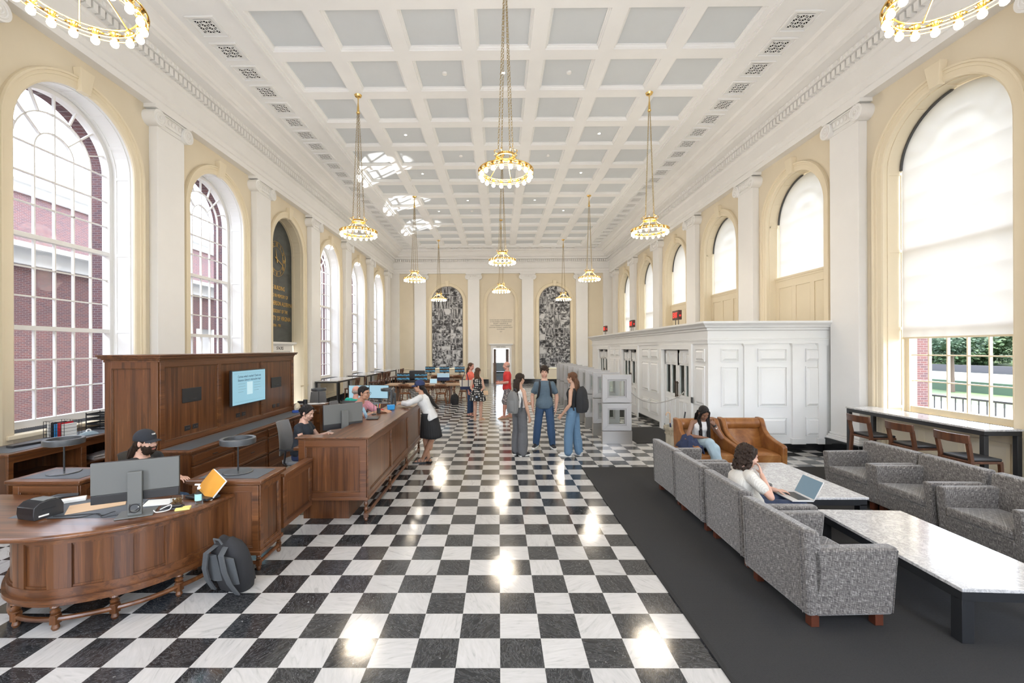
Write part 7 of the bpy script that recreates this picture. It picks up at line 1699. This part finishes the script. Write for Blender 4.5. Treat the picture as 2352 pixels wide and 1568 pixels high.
for i in range(260):
    a = rnd.uniform(-1.75, 1.75)+pi/2; zz = rnd.uniform(-.118, -.028)
    if zz > -.072 and abs(a-pi/2) < .32: continue
    rx, ry = .063, .066; f = sqrt(max(.22, 1-((zz+.030)/.096)**2)); K.ball((rx*f*cos(a)*1.05, .020+ry*f*sin(a), zz), .010, 8, 6)
cap(K, (-.024,.087,-.046), (0,.095,-.043), .006, .005, 8); cap(K, (.024,.087,-.046), (0,.095,-.043), .006, .005, 8); K.ball((0,.066,-.090), (.028,.022,.018), 10, 8)
vox(K, 'beard', HR['dark'], p.t, .005, 1); ch_ = p.cap_hat(F('black_cap', (.016,.018,.024)))
text('CAV', ch_, paper, tuple(M @ Vector((0.006,.086,.085))), (radians(68), 0, pi), .022, name='cap_lettering')
# --- seated woman in black behind the counter
p = Person('person in black top with hair in a bun seated behind the counter', (-2.93, 6.42, 0), -6, 1.62, 'light')
p.hc = 'black'
S2 = {k: (v[0]*.85, v[1]*.95, v[2]+(.12 if k[0] in 'hk' else .15)) for k, v in SIT.items()}
S2['anR'] = (.1,.30,.22); S2['anL'] = (-.1,.30,.22); S2['toeR'] = (.11,.43,.18); S2['toeL'] = (-.11,.43,.18)
p.down = True
p.set(pel=(0,0,.66), neck=(0,.04,1.105), head=(0,.10,1.245), F=(.1,1,-.38), shR=(.138,.03,1.045), shL=(-.138,.04,1.045), elR=(.20,.14,.86), elL=(-.19,.16,.86), wrR=(.14,.40,.935), wrL=(-.08,.38,.935), hdR=(-.1,1,0), hdL=(.2,1,0), pnR=(0,0,-1), pnL=(0,0,-1), thR=(-1,0,0), thL=(1,0,0), **S2)
p.body(.006); p.top(F('navy_black_top', (.014,.018,.025)), .32, .014, -.05, .965, .02, 'blouse'); p.pants(navy, 1.9, .010, .02); p.shoes(blackp); p.hair('bun', 'black')
mb = MB(); mb.box(-.035,-.002,-.015,.035,.002,.015); o = mb.build('name_tag', paper); o.parent = p.t; o.location = (.07, .125, .98); o.rotation_euler = (.3, 0, -.35)
# --- man in pink
p = Person('person in pink t-shirt and glasses seated with forearms on the counter', (-2.62, 7.82, 0), -14, 1.75, 'tan', 'm')
p.hc = 'black'
S3 = {k: (v[0], v[1], v[2]+.24) for k, v in SIT.items()}; S3['anR'] = (.12,.30,.40); S3['anL'] = (-.12,.30,.40); S3['toeR'] = (.13,.43,.36); S3['toeL'] = (-.13,.43,.36)
p.set(pel=(0,-.02,.77), neck=(0,.14,1.235), head=(0,.215,1.395), F=(0,1,-.05), shR=(.18,.13,1.18), shL=(-.18,.15,1.18), elR=(.20,.36,1.02), elL=(-.22,.38,1.02), wrR=(.10,.60,1.10), wrL=(-.02,.62,1.10), hdR=(-.3,.95,-.1), hdL=(.3,.95,-.1), pnR=(0,0,-1), pnL=(0,0,-1), thR=(-1,0,0), thL=(1,0,0), **S3)
p.body(.006); p.top(F('pink_tee', (.50,.23,.27)), .62, .017, -.08, .985, .02, 't_shirt'); p.pants(navy, 1.9, .012, .02); p.shoes(blackp); p.hair('short', 'black')
K = MB(p.M)
for q in (-1, 1): K.torus((q*.031,.097,.002), .021, .0022, 20, 6, (0,1,0)); K.tube([(q*.052,.094,.005),(q*.080,.0,.008)], .002, 5)
K.tube([(-.010,.099,.005),(.010,.099,.005)], .002, 5); K.build('glasses', blackp, p.t)
# --- bald man
p = Person('bald person in teal shirt seen from behind, seated at lit monitors', (-3.22, 9.72, 0), 82, 1.75, 'ruddy', 'm')
p.hc = 'grey'
S4 = {k: (v[0], v[1]-.06, v[2]+.03) for k, v in SIT.items()}
p.set(pel=(0,-.03,.58), neck=(0,.02,1.075), head=(0,.06,1.235), F=(.15,1,-.05), shR=(.19,.02,1.02), shL=(-.19,.02,1.02), elR=(.27,.12,.80), elL=(-.27,.12,.80), wrR=(.16,.36,.86), wrL=(-.16,.36,.86), hdR=(-.2,1,0), hdL=(.2,1,0), pnR=(0,0,-1), pnL=(0,0,-1), thR=(-1,0,0), thL=(1,0,0), **S4)
p.body(.007); p.top(F('teal_shirt', (.01,.36,.27)), .66, .020, -.08, .985, .02, 'shirt'); p.pants(navy, 1.9, .012, .02); p.shoes(blackp); p.hair('bald', 'grey')
mb = MB(); mb.tube([(.13,-.10,1.0),(.05,-.115,.95),(-.02,-.11,.80)], .013, 6); mb.tube([(-.12,-.09,1.03),(0,-.11,.97),(.1,-.10,.99)], .013, 6); mb.build('sling_strap', navy, p.t)
# --- woman in the tan leather chair
p = Person('person in white halter top and pale jeans seated in the tan leather chair', (3.52, 7.68, 0), -92, 1.66, 'brown')
p.hc = 'black'
p.down = True
p.set(pel=(0,0,.50), neck=(0,.09,.935), head=(.0,.175,1.06), F=(-.18,1,-.75), HU=(0,.6,1), spine=(0,-.03,0), shR=(.145,.07,.88), shL=(-.145,.07,.88), elR=(.25,.12,.66), elL=(-.32,.13,.635), wrR=(.06,.27,.66), wrL=(-.18,.16,.86),
      hdR=(-.8,.3,0), pnR=(0,0,-1), thR=(0,1,0), hdL=(.5,-.2,.6), pnL=(0,-1,.2), thL=(0,0,1), cuL=60, hipR=(.09,.02,.49), hipL=(-.09,.02,.49), knR=(.02,.44,.60), knL=(-.06,.46,.52), anR=(-.12,.52,.22), anL=(-.05,.48,.08), toeR=(-.17,.64,.19), toeL=(-.05,.62,.027))
p.body(.006); p.top(F('white_halter', (.62,.60,.58), n=60), 0, .012, .02, .97, 0, 'halter_top'); p.pants(F('pale_jeans', (.33,.42,.46)), 1.95, .014, .025, 'jeans'); p.shoes(F('white_shoe', (.6,.58,.55)), paper); p.hair('long', 'black', .36, front=2)
mb = MB(); wv = p.J['wrL']; ev = p.J['elL']; d = (wv-ev).normalized(); c = ev.lerp(wv, .93); mb.cyl(c-d*.014, c+d*.014, .031, n=18); wt = mb.build('watch', blackp, p.t)
mb = MB(); c = ev.lerp(wv, .78); mb.torus(c, .034, .003, 20, 6, d); mb.torus(c-d*.012, .035, .0025, 20, 6, d); mb.build('bracelet', chrome, p.t)
mb = MB(); mb.box(-.036,-.075,-.004,.036,.075,.004); o = mb.build('smartphone', blackp, bevel=.003); o.location = (3.495, 7.37, .645); o.rotation_euler = (-.35, 0, .2); tag(o, 'dark phone held by the person in the tan leather chair', 'phone')
# --- woman in white knit at the laptop
p = Person('person in white knit top with dark curly hair sitting before a laptop', (2.68, 4.66, 0), -4, 1.66, 'light')
p.hc = 'dark'
p.set(pel=(0,0,.52), neck=(.0,-.075,.90), head=(.0,-.03,1.02), F=(.05,1,-.22), spine=(0,-.045,0), shR=(.160,-.07,.845), shL=(-.155,-.07,.855), elR=(.31,.04,.690), elL=(-.24,.10,.665), wrR=(.10,.06,.855), wrL=(-.08,.30,.64),
      hdR=(-.50,-.02,.86), pnR=(-.35,-.9,-.2), thR=(-.8,-.3,-.3), cuR=16, hdL=(.2,1,0), pnL=(0,0,-1), thL=(1,0,0), hipR=(.09,.0,.50), hipL=(-.09,.0,.50), knR=(.11,.44,.52), knL=(-.11,.44,.52), anR=(.10,.50,.09), anL=(-.10,.50,.09), toeR=(.11,.64,.04), toeL=(-.11,.64,.04))
knit = mat('white_knit', (.60,.57,.51), .95); g = NG(knit); wvn = g.n('TexWave', wave_type='BANDS', bands_direction='X', i_Vector=g.obj((1,.15,0)), i_Scale=24.0, i_Distortion=.6); g.l(g.ramp(wvn.outputs['Fac'], [(0, (.53,.50,.44)), (.35, (.59,.56,.50)), (1, (.62,.59,.53))]), g.b.inputs['Base Color']); g.bump(wvn.outputs['Fac'], .3, .004)
p.body(.0045); p.top(knit, .60, .020, -.10, .985, .02, 'knit_top', .007); p.pants(F('dark_jeans', (.03,.045,.09)), 1.95, .012, .02, 'jeans'); p.shoes(blackp, paper); p.hair('curly', 'dark', seed=4)
laptop(3.10, 4.62, .602, radians(-90), 'open silver laptop on the lap of the person in white knit', .31, .22, 118, mat('silver_laptop', (.62,.62,.62), .3, .3), LAPS)
